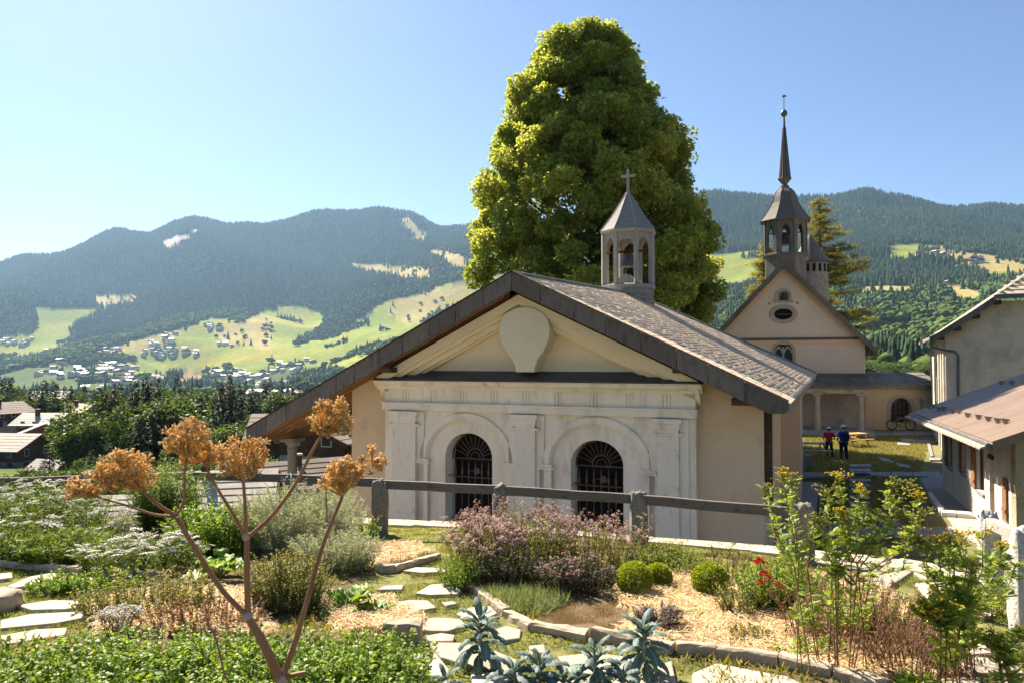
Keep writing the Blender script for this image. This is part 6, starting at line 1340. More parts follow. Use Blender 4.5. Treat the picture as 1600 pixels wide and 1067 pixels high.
SL = [[(628, 890), (650, 885), (690, 886), (697, 892), (660, 894)], [(590, 920), (600, 914), (632, 912), (628, 919)], [(648, 925), (672, 913), (700, 910), (722, 921), (715, 927), (670, 928)], [(611, 941), (640, 936), (668, 937), (683, 948), (650, 954), (622, 951)],
      [(712, 957), (735, 948), (765, 946), (778, 957), (760, 965), (728, 964)], [(646, 968), (680, 964), (720, 965), (728, 975), (700, 985), (662, 984)], [(663, 992), (690, 988), (712, 991), (708, 1000), (672, 1001)], [(765, 985), (790, 976), (815, 982), (812, 996), (780, 1000)],
      [(668, 1002), (720, 1003), (762, 1010), (808, 1030), (800, 1050), (740, 1040), (690, 1025)], [(648, 1020), (680, 1018), (702, 1045), (690, 1062), (652, 1058)], [(826, 1008), (850, 1006), (855, 1018), (832, 1021)], [(872, 1024), (930, 1018), (985, 1026), (1000, 1045), (960, 1055), (890, 1048)],
      [(1083, 1050), (1120, 1034), (1170, 1044), (1230, 1056), (1270, 1075), (1270, 1120), (1083, 1120)], [(1000, 1050), (1050, 1030), (1060, 1080), (1000, 1100)], [(735, 1045), (800, 1055), (830, 1090), (740, 1090)], [(640, 1066), (700, 1068), (720, 1100), (640, 1100)], [(870, 1060), (980, 1062), (980, 1110), (860, 1110)],
      [(690, 905), (712, 903), (718, 908), (700, 909)], [(690, 940), (710, 938), (716, 942), (698, 945)],
      [(10, 915), (45, 900), (85, 893), (92, 899), (50, 912), (22, 917)], [(68, 922), (110, 905), (142, 900), (150, 906), (115, 918), (80, 925)], [(28, 945), (80, 936), (130, 938), (140, 945), (100, 950), (50, 952)], [(0, 968), (50, 958), (120, 955), (140, 962), (90, 972), (0, 980)], [(0, 992), (60, 982), (105, 980), (100, 990), (40, 1000), (0, 1006)], [(-70, 960), (-10, 952), (-5, 985), (-70, 1000)],
      [(-10, 897), (20, 893), (20, 901), (-10, 905)]]
for p in SL: slab_px(gp_, 'flagstone', p, stone_pale)
gt = empty('terrace_path', (0, 0, 0)); gt['kind'] = 'structure'
for p in ([(1328, 885), (1350, 874), (1400, 872), (1430, 880), (1425, 893), (1385, 918), (1345, 905)], [(1432, 882), (1480, 886), (1500, 898), (1450, 905), (1428, 894)], [(1508, 990), (1530, 983), (1562, 987), (1560, 998), (1520, 1002)], [(1500, 1006), (1545, 1004), (1560, 1018), (1510, 1022)], [(1465, 1030), (1520, 1024), (1580, 1030), (1600, 1050), (1500, 1050)],
          [(1340, 922), (1380, 922), (1420, 930), (1400, 945), (1350, 940)], [(1430, 910), (1480, 908), (1500, 925), (1450, 930)], [(1560, 1060), (1640, 1050), (1660, 1090), (1560, 1090)], [(1440, 1060), (1530, 1056), (1540, 1090), (1440, 1090)], [(1500, 950), (1540, 945), (1560, 960), (1520, 968)]): slab_px(gt, 'flagstone', p, stone_pale)
slab_px(gt, 'step_slab', [(1250, 868), (1330, 872), (1345, 882), (1300, 884), (1255, 878)], stone_pale)
ke = empty('bed_edging', (0, 0, 0)); ke['kind'] = 'structure'
def kerb_run(pts, hgt=.11, w_=.09, mt=stone_kerb):
    for (xa, ya), (xb, yb) in zip(pts[:-1], pts[1:]):
        a = G(xa, ya); b__ = G(xb, yb); d = (b__-a); L_ = d.length; d.normalize(); n = Vector((-d.y, d.x, 0)).normalized(); n = n if n.y > 0 else -n
        e0, e1 = a+d*.005, b__-d*.005; j = lambda q=.009: Vector((g7.uniform(-q, q), g7.uniform(-q, q), g7.uniform(-q, q))); K = max(2, int(L_/.09)); m = MB(); ring = []
        for i in range(K+1):
            c = e0.lerp(e1, i/K); h = hgt*g7.uniform(.9, 1.07); ring += [c+Vector((0, 0, -.05)), c+Vector((0, 0, h*.8))+j(), c+n*.015+Vector((0, 0, h))+j(.008), c+n*(w_-.015)+Vector((0, 0, h))+j(.008), c+n*w_+Vector((0, 0, h*.8))+j(), c+n*w_+Vector((0, 0, -.05))]
        fs = [(i*6+k, i*6+(k+1) % 6, (i+1)*6+(k+1) % 6, (i+1)*6+k) for i in range(K) for k in range(6)]+[tuple(range(6))[::-1], tuple(range(K*6, K*6+6))]
        m.add(ring, fs); o = m.build('kerb_stone', mt, ke, bevel=.004); bmx = bmesh.new(); bmx.from_mesh(o.data); bmesh.ops.recalc_face_normals(bmx, faces=bmx.faces); bmx.to_mesh(o.data); bmx.free()
kerb_run([(703, 903), (738, 923), (762, 943), (784, 960)], .05); kerb_run([(786, 962), (826, 985)], .05); kerb_run([(826, 985), (916, 1001)], .07); kerb_run([(922, 999), (985, 1012), (1050, 1024)], .085, mt=stone_kerb)
kerb_run([(1056, 1024), (1120, 1028), (1215, 1043), (1300, 1062), (1385, 1088)], .085); kerb_run([(585, 893), (618, 892), (650, 884), (690, 872)], .065); kerb_run([(596, 1004), (656, 1006)], .14, .16); kerb_run([(-30, 884), (30, 888), (90, 893), (125, 897), (170, 899), (210, 902), (250, 905)], .07)
def boulder(name, c, sx, sy, sz, mt, label=None, cat=None, parent=None, seed=1, sub=3, taper=.0):
    bm = bmesh.new(); bmesh.ops.create_cube(bm, size=2); bmesh.ops.subdivide_edges(bm, edges=bm.edges[:], cuts=sub, use_grid_fill=True); g_ = random.Random(seed)
    from mathutils import noise
    for v in bm.verts:
        p = v.co.copy(); n_ = noise.noise(p*1.7+Vector((seed*3.1, 0, 0)))*.16+noise.noise(p*4+Vector((seed, 5, 0)))*.07; q = p*(1-.08*(abs(p.x)+abs(p.y)+abs(p.z)-1)); q = q*(1+n_); t = 1-taper*(p.z+1)/2; v.co = Vector((q.x*sx*t, q.y*sy*t, (q.z+.9)*sz))
    me = bpy.data.meshes.new(name); bm.to_mesh(me); bm.free(); me.materials.append(mt); me.polygons.foreach_set('use_smooth', [True]*len(me.polygons)); o = link(name, me, parent, c); return tag(o, label, cat)
q = G(2, 950); boulder('border_boulder', q-Vector((.1, 0, .05)), .22, .18, .10, stone_kerb, 'mossy grey boulder at the left end of the flagstone path', 'stone', seed=4)
# ---- fence: granite posts and weathered timber rails
fence = empty('fence', (-1.82, 10.87, gz(-1.82, 10.87)), 0, 'garden fence of granite posts and weathered grey rail in front of the chapel', 'fence')
FO = fence.location.copy()
POSTS = [(-40, 12.7, 742, .20), (141, 12.45, 733, .22), (300, 12.3, 733, .19), (456, 11.7, 740, .19), (595, 10.87, 746, .24), (781, 10.35, 755, .19), (997, 9.86, 764, .235), (1250, 8.75, 783, .25)]
def post(px, Y, yt, w_, k, parent, off, mt=granite):
    x = (px-800)/FPX*Y; z = gz(x, Y)-.08; zt_ = (HOR-yt)/FPX*Y; boulder('post', Vector((x, Y, z))-off, w_/2*1.02, w_/2*.85, (zt_-z)/1.9, mt, parent=parent, seed=k, sub=6, taper=.05)
for k, p in enumerate(POSTS): post(*p, k+2, fence, FO)
RT = [(-40, 747), (141, 742), (300, 737), (456, 740), (595, 749), (781, 758), (997, 772), (1250, 793)]
for k in range(len(RT)-1):
    (xa, ya), (xb, yb) = RT[k], RT[k+1]; Ya, Yb = POSTS[k][1], POSTS[k+1][1]; sh_ = .0
    a = at(xa, ya, Ya)-FO; b_ = at(xb, yb if k != 3 else 747, Yb)-FO
    if k in (4, 5, 6): a.z -= .0
    d = (b_-a).normalized(); a = a+d*.03; b_ = b_-d*.03; n = Vector((-d.y, d.x, 0)).normalized()*.035; hgt = .125
    if k == 6: b_ = b_+Vector((0, 0, .0))
    m = MB(); K = 5; ring = []
    for i in range(K+1): c = a.lerp(b_, i/K)+Vector((0, 0, .004*math.sin(i*2.1+k))); ring += [c-n-Vector((0, 0, hgt)), c+n-Vector((0, 0, hgt)), c+n, c-n]
    m.add(ring, [(i*4+q_, i*4+(q_+1) % 4, (i+1)*4+(q_+1) % 4, (i+1)*4+q_) for i in range(K) for q_ in range(4)]+[(3, 2, 1, 0), tuple(range(K*4, K*4+4))]); o = m.build('rail', wood_grey, fence, bevel=.008)
    bmx = bmesh.new(); bmx.from_mesh(o.data); bmesh.ops.recalc_face_normals(bmx, faces=bmx.faces); bmx.to_mesh(o.data); bmx.free()
f2p = at(1592, 990, 5.7); fence2 = empty('fence', (f2p.x, 5.7, gz(f2p.x, 5.7)), 0, 'sunlit pale stone posts and whitish rail at the right edge of the garden', 'fence'); F2O = fence2.location.copy()
post(1541, 7.0, 795, .17, 21, fence2, F2O, granite_pale); post(1594, 5.7, 820, .19, 24, fence2, F2O, granite_pale)
a, b_ = at(1545, 808, 7.0)-F2O, at(1600, 830, 5.7)-F2O
MB().hexa([a+Vector((-.04, 0, -.10)), b_+Vector((-.04, 0, -.10)), b_+Vector((.05, 0, -.10)), a+Vector((.05, 0, -.10))], [a+Vector((-.04, 0, 0)), b_+Vector((-.04, 0, 0)), b_+Vector((.05, 0, 0)), a+Vector((.05, 0, 0))]).build('rail', mat('wood_silver', [(.26, .23, .20), (.40, .36, .32)], 3, .8, .5, 15), fence2, bevel=.01)

# ------------------------------------------------------------------ garden ground cover
straw_m = mat('straw', [(.42, .28, .12), (.66, .48, .25), (.80, .64, .40)], attr='v', rough=.6, transl=.15, spec=.3, tcol=(1.1, 1, .8))
def pick(n, polys, box=(-4.5, 5.6, 3.2, 13), excl=None):
    P = np.column_stack([rng.uniform(box[0], box[1], n), rng.uniform(box[2], box[3], n)]); z = zone(P[:, 0], P[:, 1]); return P[np.isin(z, polys) & inpoly(P[:, 0], P[:, 1], GP)]
P = pick(190000, [1]); n = len(P); z = gzv(P[:, 0], P[:, 1])+.035+rng.random(n)*.035; d = nrm(np.column_stack([rng.normal(0, 1, n), rng.normal(0, 1, n), rng.normal(0, .22, n)])); nb = NB()
T = (np.array([(-.035, -.5, 0), (.035, -.5, 0), (.03, 0, .06), (-.03, 0, .06), (.03, .5, 0), (-.03, .5, 0)]), np.array([(0, 1, 2), (0, 2, 3), (3, 2, 4), (3, 4, 5)]))
nb.put(T, np.column_stack([P, z]), frames(d, roll=rng.uniform(-.8, .8, n)), np.column_stack([rng.uniform(.05, .12, n), rng.uniform(.05, .13, n), rng.uniform(.05, .1, n)])); tag(nb.build('straw_mulch', straw_m), 'pale golden straw mulch spread over the garden beds', 'straw', kind='stuff')
def blades(name, P, h, label, mt, wd=.1, cat='grass', lean=.6, zo=0):
    n = len(P); z = gzv(P[:, 0], P[:, 1])-.01+zo; d = nrm(np.column_stack([rng.normal(0, lean, n), rng.normal(0, lean, n), np.ones(n)])); nb = NB(); T = (np.array([(-wd, 0, 0), (wd, 0, 0), (0, 1, .25)]), np.array([(0, 1, 2)])); nb.put(T, np.column_stack([P, z]), frames(d, roll=rng.uniform(-3, 3, n)), h*rng.uniform(.4, 1.4, n)); return tag(nb.build(name, mt), label, cat, kind='stuff')
path_g = mat('path_grass', [(.07, .10, .016), (.15, .19, .035), (.27, .25, .08)], attr='v', rough=.6, transl=.4)
def offslab(P):
    px, py = pp(P[:, 0], P[:, 1]); k = np.ones(len(P), bool)
    for s in SL: k &= ~inpoly(px, py, s)
    return P[k]
P = offslab(pick(260000, [2], (-6, 5.6, 3.2, 10))); P = P[vnoise(P[:, 0], P[:, 1], .3, 50) > .35]; blades('path_grass', P, .028, 'short mossy grass between the flagstones', path_g, .14, lean=.9)
P = pick(420000, [3]); P = P[vnoise(P[:, 0], P[:, 1], .25, 51) > .22]; blades('lawn_strip', P, .045, 'dry short grass strip along the fence', grass_m, .10, lean=.9)
P = pick(600000, [4], (-1, 2, 5, 8)); blades('brown_thyme', P, .022, 'mat of dried brown creeping thyme in the bed corner', mat('thyme_brown', [(.20, .13, .075), (.36, .26, .16), (.30, .27, .14)], attr='v', transl=.2), .12, 'ground cover', lean=1)
P = pick(120000, [0], (-5, 4.5, 4.5, 12.5)); P = P[vnoise(P[:, 0], P[:, 1], .35, 52) > .42]; blades('bed_weeds', P, .07, 'low mixed weeds on the garden soil', grass_m, .12, 'weeds', lean=.9)
P = np.column_stack([rng.normal(-.02, .33, 9000), rng.normal(6.95, .28, 9000)]); px, py = pp(P[:, 0], P[:, 1]); P = P[inpoly(px, py, [(735, 905), (790, 890), (880, 910), (890, 935), (850, 958), (800, 955), (760, 930)])]; blades('blue_grass', P, .12, 'pale blue-green tufted grass beside the kerb', mat('blue_grass', [(.12, .16, .08), (.26, .30, .17)], attr='v', transl=.35), .05, lean=.7)

# ------------------------------------------------------------------ plants
def lm(name, cs, tr=.4, ro=.5, sp_=.3): return mat(name, cs, attr='v', rough=ro, transl=tr, spec=sp_)
mint_l = lm('leaf_mint', [(.07, .14, .014), (.17, .27, .03), (.30, .39, .05)]); ore_l = lm('leaf_oregano', [(.08, .12, .02), (.20, .25, .04), (.30, .33, .07)]); dark_l = lm('leaf_dark', [(.02, .045, .012), (.05, .085, .02)]); art_l = lm('leaf_silver', [(.22, .25, .16), (.38, .42, .30), (.50, .53, .41)], .3, .7)
bright_l = lm('leaf_bright', [(.08, .17, .014), (.19, .31, .03), (.32, .42, .05)]); olive_l = lm('leaf_olive', [(.11, .13, .03), (.24, .25, .075), (.34, .32, .13)]); dry_l = lm('leaf_dry', [(.10, .055, .03), (.24, .14, .075), (.36, .25, .14)], .3, .8); fen_l = lm('leaf_feathery', [(.09, .15, .025), (.20, .28, .05)])
tan_l = lm('leaf_tansy', [(.14, .24, .035), (.28, .38, .07), (.42, .49, .13)]); box_l = lm('leaf_box', [(.09, .14, .012), (.24, .31, .025), (.36, .43, .05)], .35, .4); sage_l = lm('leaf_purple_sage', [(.09, .08, .085), (.20, .17, .175), (.26, .25, .2)], .25, .8)
stem_g = mat('stem_green', [(.08, .10, .03), (.15, .17, .06)], 20, .7); stem_b = mat('stem_brown', [(.16, .09, .05), (.30, .18, .10)], 20, .7); stem_p = mat('stem_purple', [(.16, .07, .07), (.26, .13, .10)], 20, .7)
fl_white = lm('flower_white', [(.66, .62, .54), (.80, .77, .70), (.86, .83, .76)], .15, .9); fl_mauve = lm('flower_mauve', [(.42, .28, .28), (.66, .49, .50), (.80, .67, .66)], .3, .9); fl_yel = lm('flower_yellow', [(.62, .40, .01), (.80, .60, .03)], .2, .8); fl_red = lm('flower_red', [(.32, .008, .02), (.55, .02, .045)], .3, .7)
fl_or = lm('flower_orange', [(.6, .22, .01), (.75, .38, .02)], .2, .8); fl_pur = lm('flower_purple', [(.25, .06, .22), (.45, .16, .40)], .3, .8)
def disc_head(n=22, flat=.12, r=.16):
    g_ = np.random.default_rng(5); V = []; F = []
    for i in range(n): a = g_.uniform(0, 6.28); q = g_.random()**.5; V.append(OCT[0]*np.array([r, r, r*.6])+[q*math.cos(a), q*math.sin(a), flat*(1-q*q)+g_.uniform(-.04, .04)]); F.append(OCT[1]+6*i)
    return np.concatenate(V), np.concatenate(F)
HEAD = disc_head(28, .10, .21); BALL = disc_head(7, .8, .42)
def herb(label, px, Y, rx, ry, h, ns, nl, T, ls, lmat, smat, lean=.35, hv=.25, lf=.12, up=.35, flower=None, name='garden_plant', cat='plant', sr=.0035, group=None, dome=.35, x=None, fname='flower_head'):
    cx = (px-800)/FPX*Y if x is None else x; base = np.array([cx, Y, gz(cx, Y)]); t = empty(name, base, 0, label, cat, group)
    a = rng.uniform(0, 2*np.pi, ns); q = np.sqrt(rng.random(ns)); B = np.column_stack([rx*q*np.cos(a)*.8, ry*q*np.sin(a)*.8, np.zeros(ns)]); B[:, 2] = gzv(B[:, 0]+cx, B[:, 1]+Y)-base[2]-.01
    hh = h*(1-hv*rng.random(ns))*(1-dome*q**2); ld = np.column_stack([np.cos(a)*q, np.sin(a)*q])*lean+rng.normal(0, .12, (ns, 2)); M_ = B+np.column_stack([ld*hh[:, None]*.3, hh*.5]); Tp = B+np.column_stack([ld*hh[:, None], hh])
    nbs = NB(); tubes_np(nbs, B, M_, sr, sr*.8); tubes_np(nbs, M_, Tp, sr*.8, sr*.5); nbs.build('stems', smat, t)['kind'] = 'stuff'
    if nl:
        tt_ = rng.uniform(lf, 1, (ns, nl)).ravel(); i = np.repeat(np.arange(ns), nl); w1 = np.clip(tt_*2, 0, 1)[:, None]; w2 = np.clip(tt_*2-1, 0, 1)[:, None]; P = B[i]+(M_[i]-B[i])*w1+(Tp[i]-M_[i])*w2
        d = rdir(len(P), -.3, .7); d[:, 2] += up; nb = NB(); nb.put(T, P, frames(d, roll=rng.uniform(-.9, .9, len(P))), ls*rng.uniform(.55, 1.2, len(P))*(1.1-.35*tt_), np.clip(.15+.5*tt_+rng.normal(0, .2, len(P)), 0, 1)); nb.build('foliage', lmat, t)
    if flower:
        for (fm, Th, size, per, spread, frac, tilt, nm) in flower:
            k = rng.random(ns) < frac; Q = np.repeat(Tp[k], per, 0); Q = Q+rng.normal(0, spread, Q.shape)*[1, 1, .8]; d = nrm(rng.normal(0, tilt, (len(Q), 3))+[0, 0, 1.]); Fm = frames(d); Fm = Fm[:, :, [0, 2, 1]]; Fm[:, :, 1] *= -1; nb = NB(); nb.put(Th, Q, Fm, size*rng.uniform(.6, 1.25, len(Q))); nb.build(nm, fm, t)
            if per > 1: nbs = NB(); tubes_np(nbs, np.repeat(Tp[k], per, 0)-[0, 0, .05], Q, .0018, .0012); so_ = nbs.build('flower_stalks', smat, t); so_.__setitem__('kind', 'stuff') if so_ else None
    return t
L4 = (np.array([(0, 0, 0), (.26, .35, .08), (.2, .75, .03), (0, 1, -.15), (-.2, .75, .03), (-.26, .35, .08)]), np.array([(0, 1, 5), (1, 2, 4), (1, 4, 5), (2, 3, 4)])); L2 = leafT(.5); LN = leafT(.16, .02, .05); LR = leafT4(.7, .12, .2)
# bottom-left bed
for i, (px, Y, rx, ry, h, n) in enumerate(((20, 3.9, .75, .55, .47, 420), (190, 4.1, .65, .5, .47, 420), (350, 4.05, .5, .5, .45, 360), (470, 4.0, .5, .5, .47, 380), (590, 4.05, .26, .45, .46, 240), (300, 3.45, .9, .35, .40, 420), (530, 3.4, .35, .3, .42, 180))):
    herb(('dense bright green mint filling the bottom left corner', 'mint clump left of the dried angelica stem', 'mint clump around the foot of the dried angelica', 'mint clump just right of the dried angelica foot', 'pale mint clump beside the flagstones', 'nearest mint at the bottom edge left of centre', 'nearest mint at the bottom edge beneath the right angelica stem')[i], px, Y, rx, ry, h, n, 30, L4, .046, mint_l, stem_g, lean=.3, hv=.35, dome=.15, name='mint_plant', sr=.002)
WH = (fl_white, HEAD, .055, 1, .0, .5, .22, 'flower_head')
herb('tall white yarrow massed at the far left in front of the fence', 60, 10.3, 1.25, .7, .92, 300, 30, LN, .10, fen_l, stem_g, lean=.2, flower=[WH], name='yarrow_plant', dome=.15, hv=.45)
herb('white yarrow by the left edge nearest the kerb', -20, 9.0, .75, .5, .8, 160, 24, LN, .1, fen_l, stem_g, lean=.25, flower=[(fl_white, HEAD, .055, 1, 0, .35, .2, 'flower_head')], name='yarrow_plant', hv=.6)
herb('leaning white yarrow in the middle of the left bed', 225, 8.2, .75, .5, .46, 190, 26, LN, .08, fen_l, stem_g, lean=.5, flower=[(fl_white, HEAD, .055, 1, 0, .5, .2, 'flower_head')], name='yarrow_plant', hv=.4)
herb('green feathery foliage between the two yarrow clumps', 110, 8.7, .8, .45, .42, 200, 40, LN, .11, fen_l, stem_g, name='fennel_plant')
herb('white yarrow behind the dried flower heads', 150, 9.6, .6, .4, .66, 110, 22, LN, .09, fen_l, stem_g, lean=.3, flower=[WH], name='yarrow_plant', hv=.5)
herb('small whitish flower cluster beside the left flagstones', 190, 5.7, .12, .1, .26, 26, 14, LN, .06, olive_l, stem_b, flower=[(fl_white, BALL, .018, 5, .02, 1, .4, 'flower_head')], name='yarrow_plant')
herb('tall feathery green fennel behind the dried flower heads', 258, 10.4, .42, .3, 1.18, 110, 60, LN, .13, fen_l, stem_g, lean=.3, name='fennel_plant')
herb('leafy green bush left of the silvery wormwood', 335, 9.2, .55, .4, .72, 170, 44, L2, .055, bright_l, stem_g, name='leafy_bush', cat='bush')
herb('small dark leafy bush beside the fennel', 300, 8.9, .3, .3, .42, 90, 40, L2, .05, bright_l, stem_g, name='leafy_bush', cat='bush')
herb('large silvery wormwood bush in front of the chapel column', 470, 9.5, .85, .65, .98, 420, 62, leafT(.22, .03, .1), .062, art_l, mat('stem_silver', [(.26, .26, .2), (.36, .36, .28)], 20, .8), lean=.45, hv=.3, name='wormwood_bush', cat='bush', dome=.45)
herb('lower silvery wormwood spilling towards the path', 525, 8.3, .5, .4, .5, 200, 50, leafT(.22, .03, .1), .055, art_l, mat('stem_silver', [(.3, .3, .2)]), lean=.5, name='wormwood_bush', cat='bush')
herb('olive green small-leaved bush with orange flowers behind the right angelica stem', 452, 6.5, .36, .3, .56, 210, 44, L2, .032, olive_l, stem_g, lean=.3, flower=[(fl_or, HEAD, .014, 1, .0, .12, .3, 'flower_head')], name='herb_bush', cat='bush')
herb('mixed dry weeds between the yarrow and the mint', 235, 6.5, .75, .45, .38, 210, 26, L2, .04, olive_l, stem_b, name='weed_patch', hv=.7)
herb('brownish dry weeds left of the angelica stem', 320, 5.9, .6, .35, .30, 130, 20, L2, .035, dry_l, stem_b, name='weed_patch', hv=.7)
herb('weeds growing at the foot of the yarrow', 140, 7.3, .7, .25, .24, 120, 26, L2, .045, bright_l, stem_g, name='weed_patch', hv=.7)
def big_leaf_plant(label, px, Y, items, mt, name):
    cx = (px-800)/FPX*Y; base = Vector((cx, Y, gz(cx, Y))); t = empty(name, base, 0, label, 'plant')
    for (a, el, L_, w_, st_) in items:
        d = Vector((math.cos(a), math.sin(a), 0)); V = []; F_ = []; n = 8; sd = Vector((-d.y, d.x, 0))
        for i in range(n+1):
            u = i/n; c = d*(st_*math.cos(el)+L_*u*math.cos(el))+Vector((0, 0, st_*math.sin(el)+L_*(math.sin(el)*u-.55*u*u))); ww = w_*math.sin(math.pi*min(1, .12+u*.88)**.8)*.5*(1+.12*math.sin(u*22))
            V += [c-sd*ww+Vector((0, 0, .02*math.sin(u*17)+ww*.25)), c+Vector((0, 0, 0)), c+sd*ww+Vector((0, 0, .02*math.cos(u*19)+ww*.25))]
        for i in range(n): F_ += [(3*i, 3*i+1, 3*i+4, 3*i+3), (3*i+1, 3*i+2, 3*i+5, 3*i+4)]
        m = MB(); m.add(V, F_, 0, True); o = m.build('leaf', mt, t); at_ = o.data.attributes.new('v', 'FLOAT', 'POINT'); at_.data.foreach_set('value', [random.random()*.6+.2*(i % 3 == 1) for i in range(len(V))])
        MB().tube([(0, 0, 0), d*(st_*math.cos(el))+Vector((0, 0, st_*math.sin(el))), V[-5]], [.008, .006, .002], 5).build('leaf_stalk', stem_g, t)
    return t
g9 = random.Random(12)
big_leaf_plant('broad glossy dock leaves beside the flagstones', 545, 6.4, [(g9.uniform(0, 6.28), g9.uniform(.5, 1.25), g9.uniform(.20, .30), g9.uniform(.10, .14), g9.uniform(.06, .16)) for _ in range(18)], bright_l, 'dock_plant')
big_leaf_plant('low dock leaves spreading at the flagstone edge', 585, 6.25, [(g9.uniform(-.6, 3.6), g9.uniform(.2, .8), g9.uniform(.16, .24), g9.uniform(.08, .12), g9.uniform(.03, .08)) for _ in range(10)], bright_l, 'dock_plant')
big_leaf_plant('broad rounded green leaves behind the angelica fork', 345, 7.7, [(g9.uniform(0, 6.28), g9.uniform(.3, 1.2), g9.uniform(.14, .2), g9.uniform(.13, .18), g9.uniform(.1, .24)) for _ in range(22)], bright_l, 'broadleaf_plant')
# middle bed
MA = (fl_mauve, BALL, .017, 4, .03, .55, .5, 'flower_head')
herb('tall mauve flowering oregano in front of the arched windows', 805, 8.3, .80, .5, .80, 300, 30, L2, .036, ore_l, stem_p, lean=.35, flower=[MA], name='oregano_plant', dome=.3)
herb('pink oregano left of the big clump with darker mauve heads', 755, 7.9, .38, .35, .70, 110, 28, L2, .036, ore_l, stem_p, lean=.35, flower=[(fl_mauve, BALL, .022, 6, .03, .9, .5, 'flower_head')], name='oregano_plant')
herb('paler oregano at the right end of the clump by the third post', 925, 7.9, .5, .35, .66, 160, 26, L2, .034, ore_l, stem_p, lean=.35, flower=[MA], name='oregano_plant')
herb('single mauve stems beside the granite post', 975, 8.6, .3, .25, .66, 26, 16, L2, .034, ore_l, stem_p, lean=.3, flower=[MA], name='oregano_plant')
herb('low bright green foliage at the left foot of the oregano', 722, 7.5, .26, .25, .34, 120, 34, L2, .03, bright_l, stem_g, name='herb_bush', cat='bush')
herb('dark leafy herb at the front of the oregano', 800, 7.4, .45, .2, .38, 170, 34, L2, .032, dark_l, stem_p, name='herb_bush', cat='bush', lean=.2)
herb('dark herb with purple seed spikes before the right oregano', 900, 7.15, .42, .22, .40, 170, 32, L2, .03, dark_l, stem_p, lean=.15, flower=[(fl_mauve, BALL, .011, 4, .03, .45, .5, 'flower_head')], name='herb_bush', cat='bush')
herb('spreading green foliage between post and box balls', 1035, 8.2, .5, .3, .34, 150, 28, L2, .034, ore_l, stem_g, name='herb_bush', cat='bush')
herb('low green herb row right of the box balls', 1075, 7.9, .45, .25, .2, 120, 26, L2, .03, ore_l, stem_g, name='herb_bush', cat='bush')
herb('thin purple spikes standing behind the right box ball', 1128, 7.4, .28, .2, .42, 34, 20, L2, .028, olive_l, stem_p, lean=.12, name='herb_spikes', flower=[(sage_l, BALL, .007, 6, .012, .9, .5, 'seed_spike')])
for i, (px, Y, r_) in enumerate(((990, 7.05, .165), (1027, 7.3, .125), (1107, 6.95, .165))):
    cx = (px-800)/FPX*Y; t = empty('box_ball', (cx, Y, gz(cx, Y)), 0, ('clipped round box ball, largest of the touching pair', 'smaller box ball touching behind the larger one', 'single clipped box ball standing alone on the straw')[i], 'shrub'); n = 7000; d = rdir(n); P = d*(r_*(.6+.4*rng.random(n)**.4))[:, None]*[1, 1, .95]+[0, 0, r_*.92]
    nb = NB(); o_ = nrm(d+rdir(n)*.7); nb.put(leafT(.6, .06, .1), P, frames(o_, roll=rng.uniform(-1.5, 1.5, n)), .021*rng.uniform(.7, 1.3, n), np.clip(.3+.4*rng.random(n)+.15*d[:, 2], 0, 1)); nb.build('foliage', box_l, t); MB().tube([(0, 0, -.02), (0, 0, r_)], .015, 6).build('trunk', bark, t)
herb('purple grey sage on the straw behind the kerb', 1030, 5.95, .16, .14, .22, 60, 30, leafT4(.3, .05, .1), .05, sage_l, stem_p, lean=.6, name='sage_plant')
herb('small green seedling on the straw', 1083, 6.2, .05, .05, .1, 10, 12, L2, .035, bright_l, stem_g, name='seedling', group='seedlings on the straw')
herb('young green seedlings in the straw below the red flowers', 1165, 5.6, .22, .12, .14, 26, 14, L2, .04, olive_l, stem_g, name='seedling')
herb('low leafy sprouts near the kerb at the right of the straw', 1265, 5.2, .3, .14, .16, 30, 14, leafT4(.35), .06, tan_l, stem_g, name='seedling')
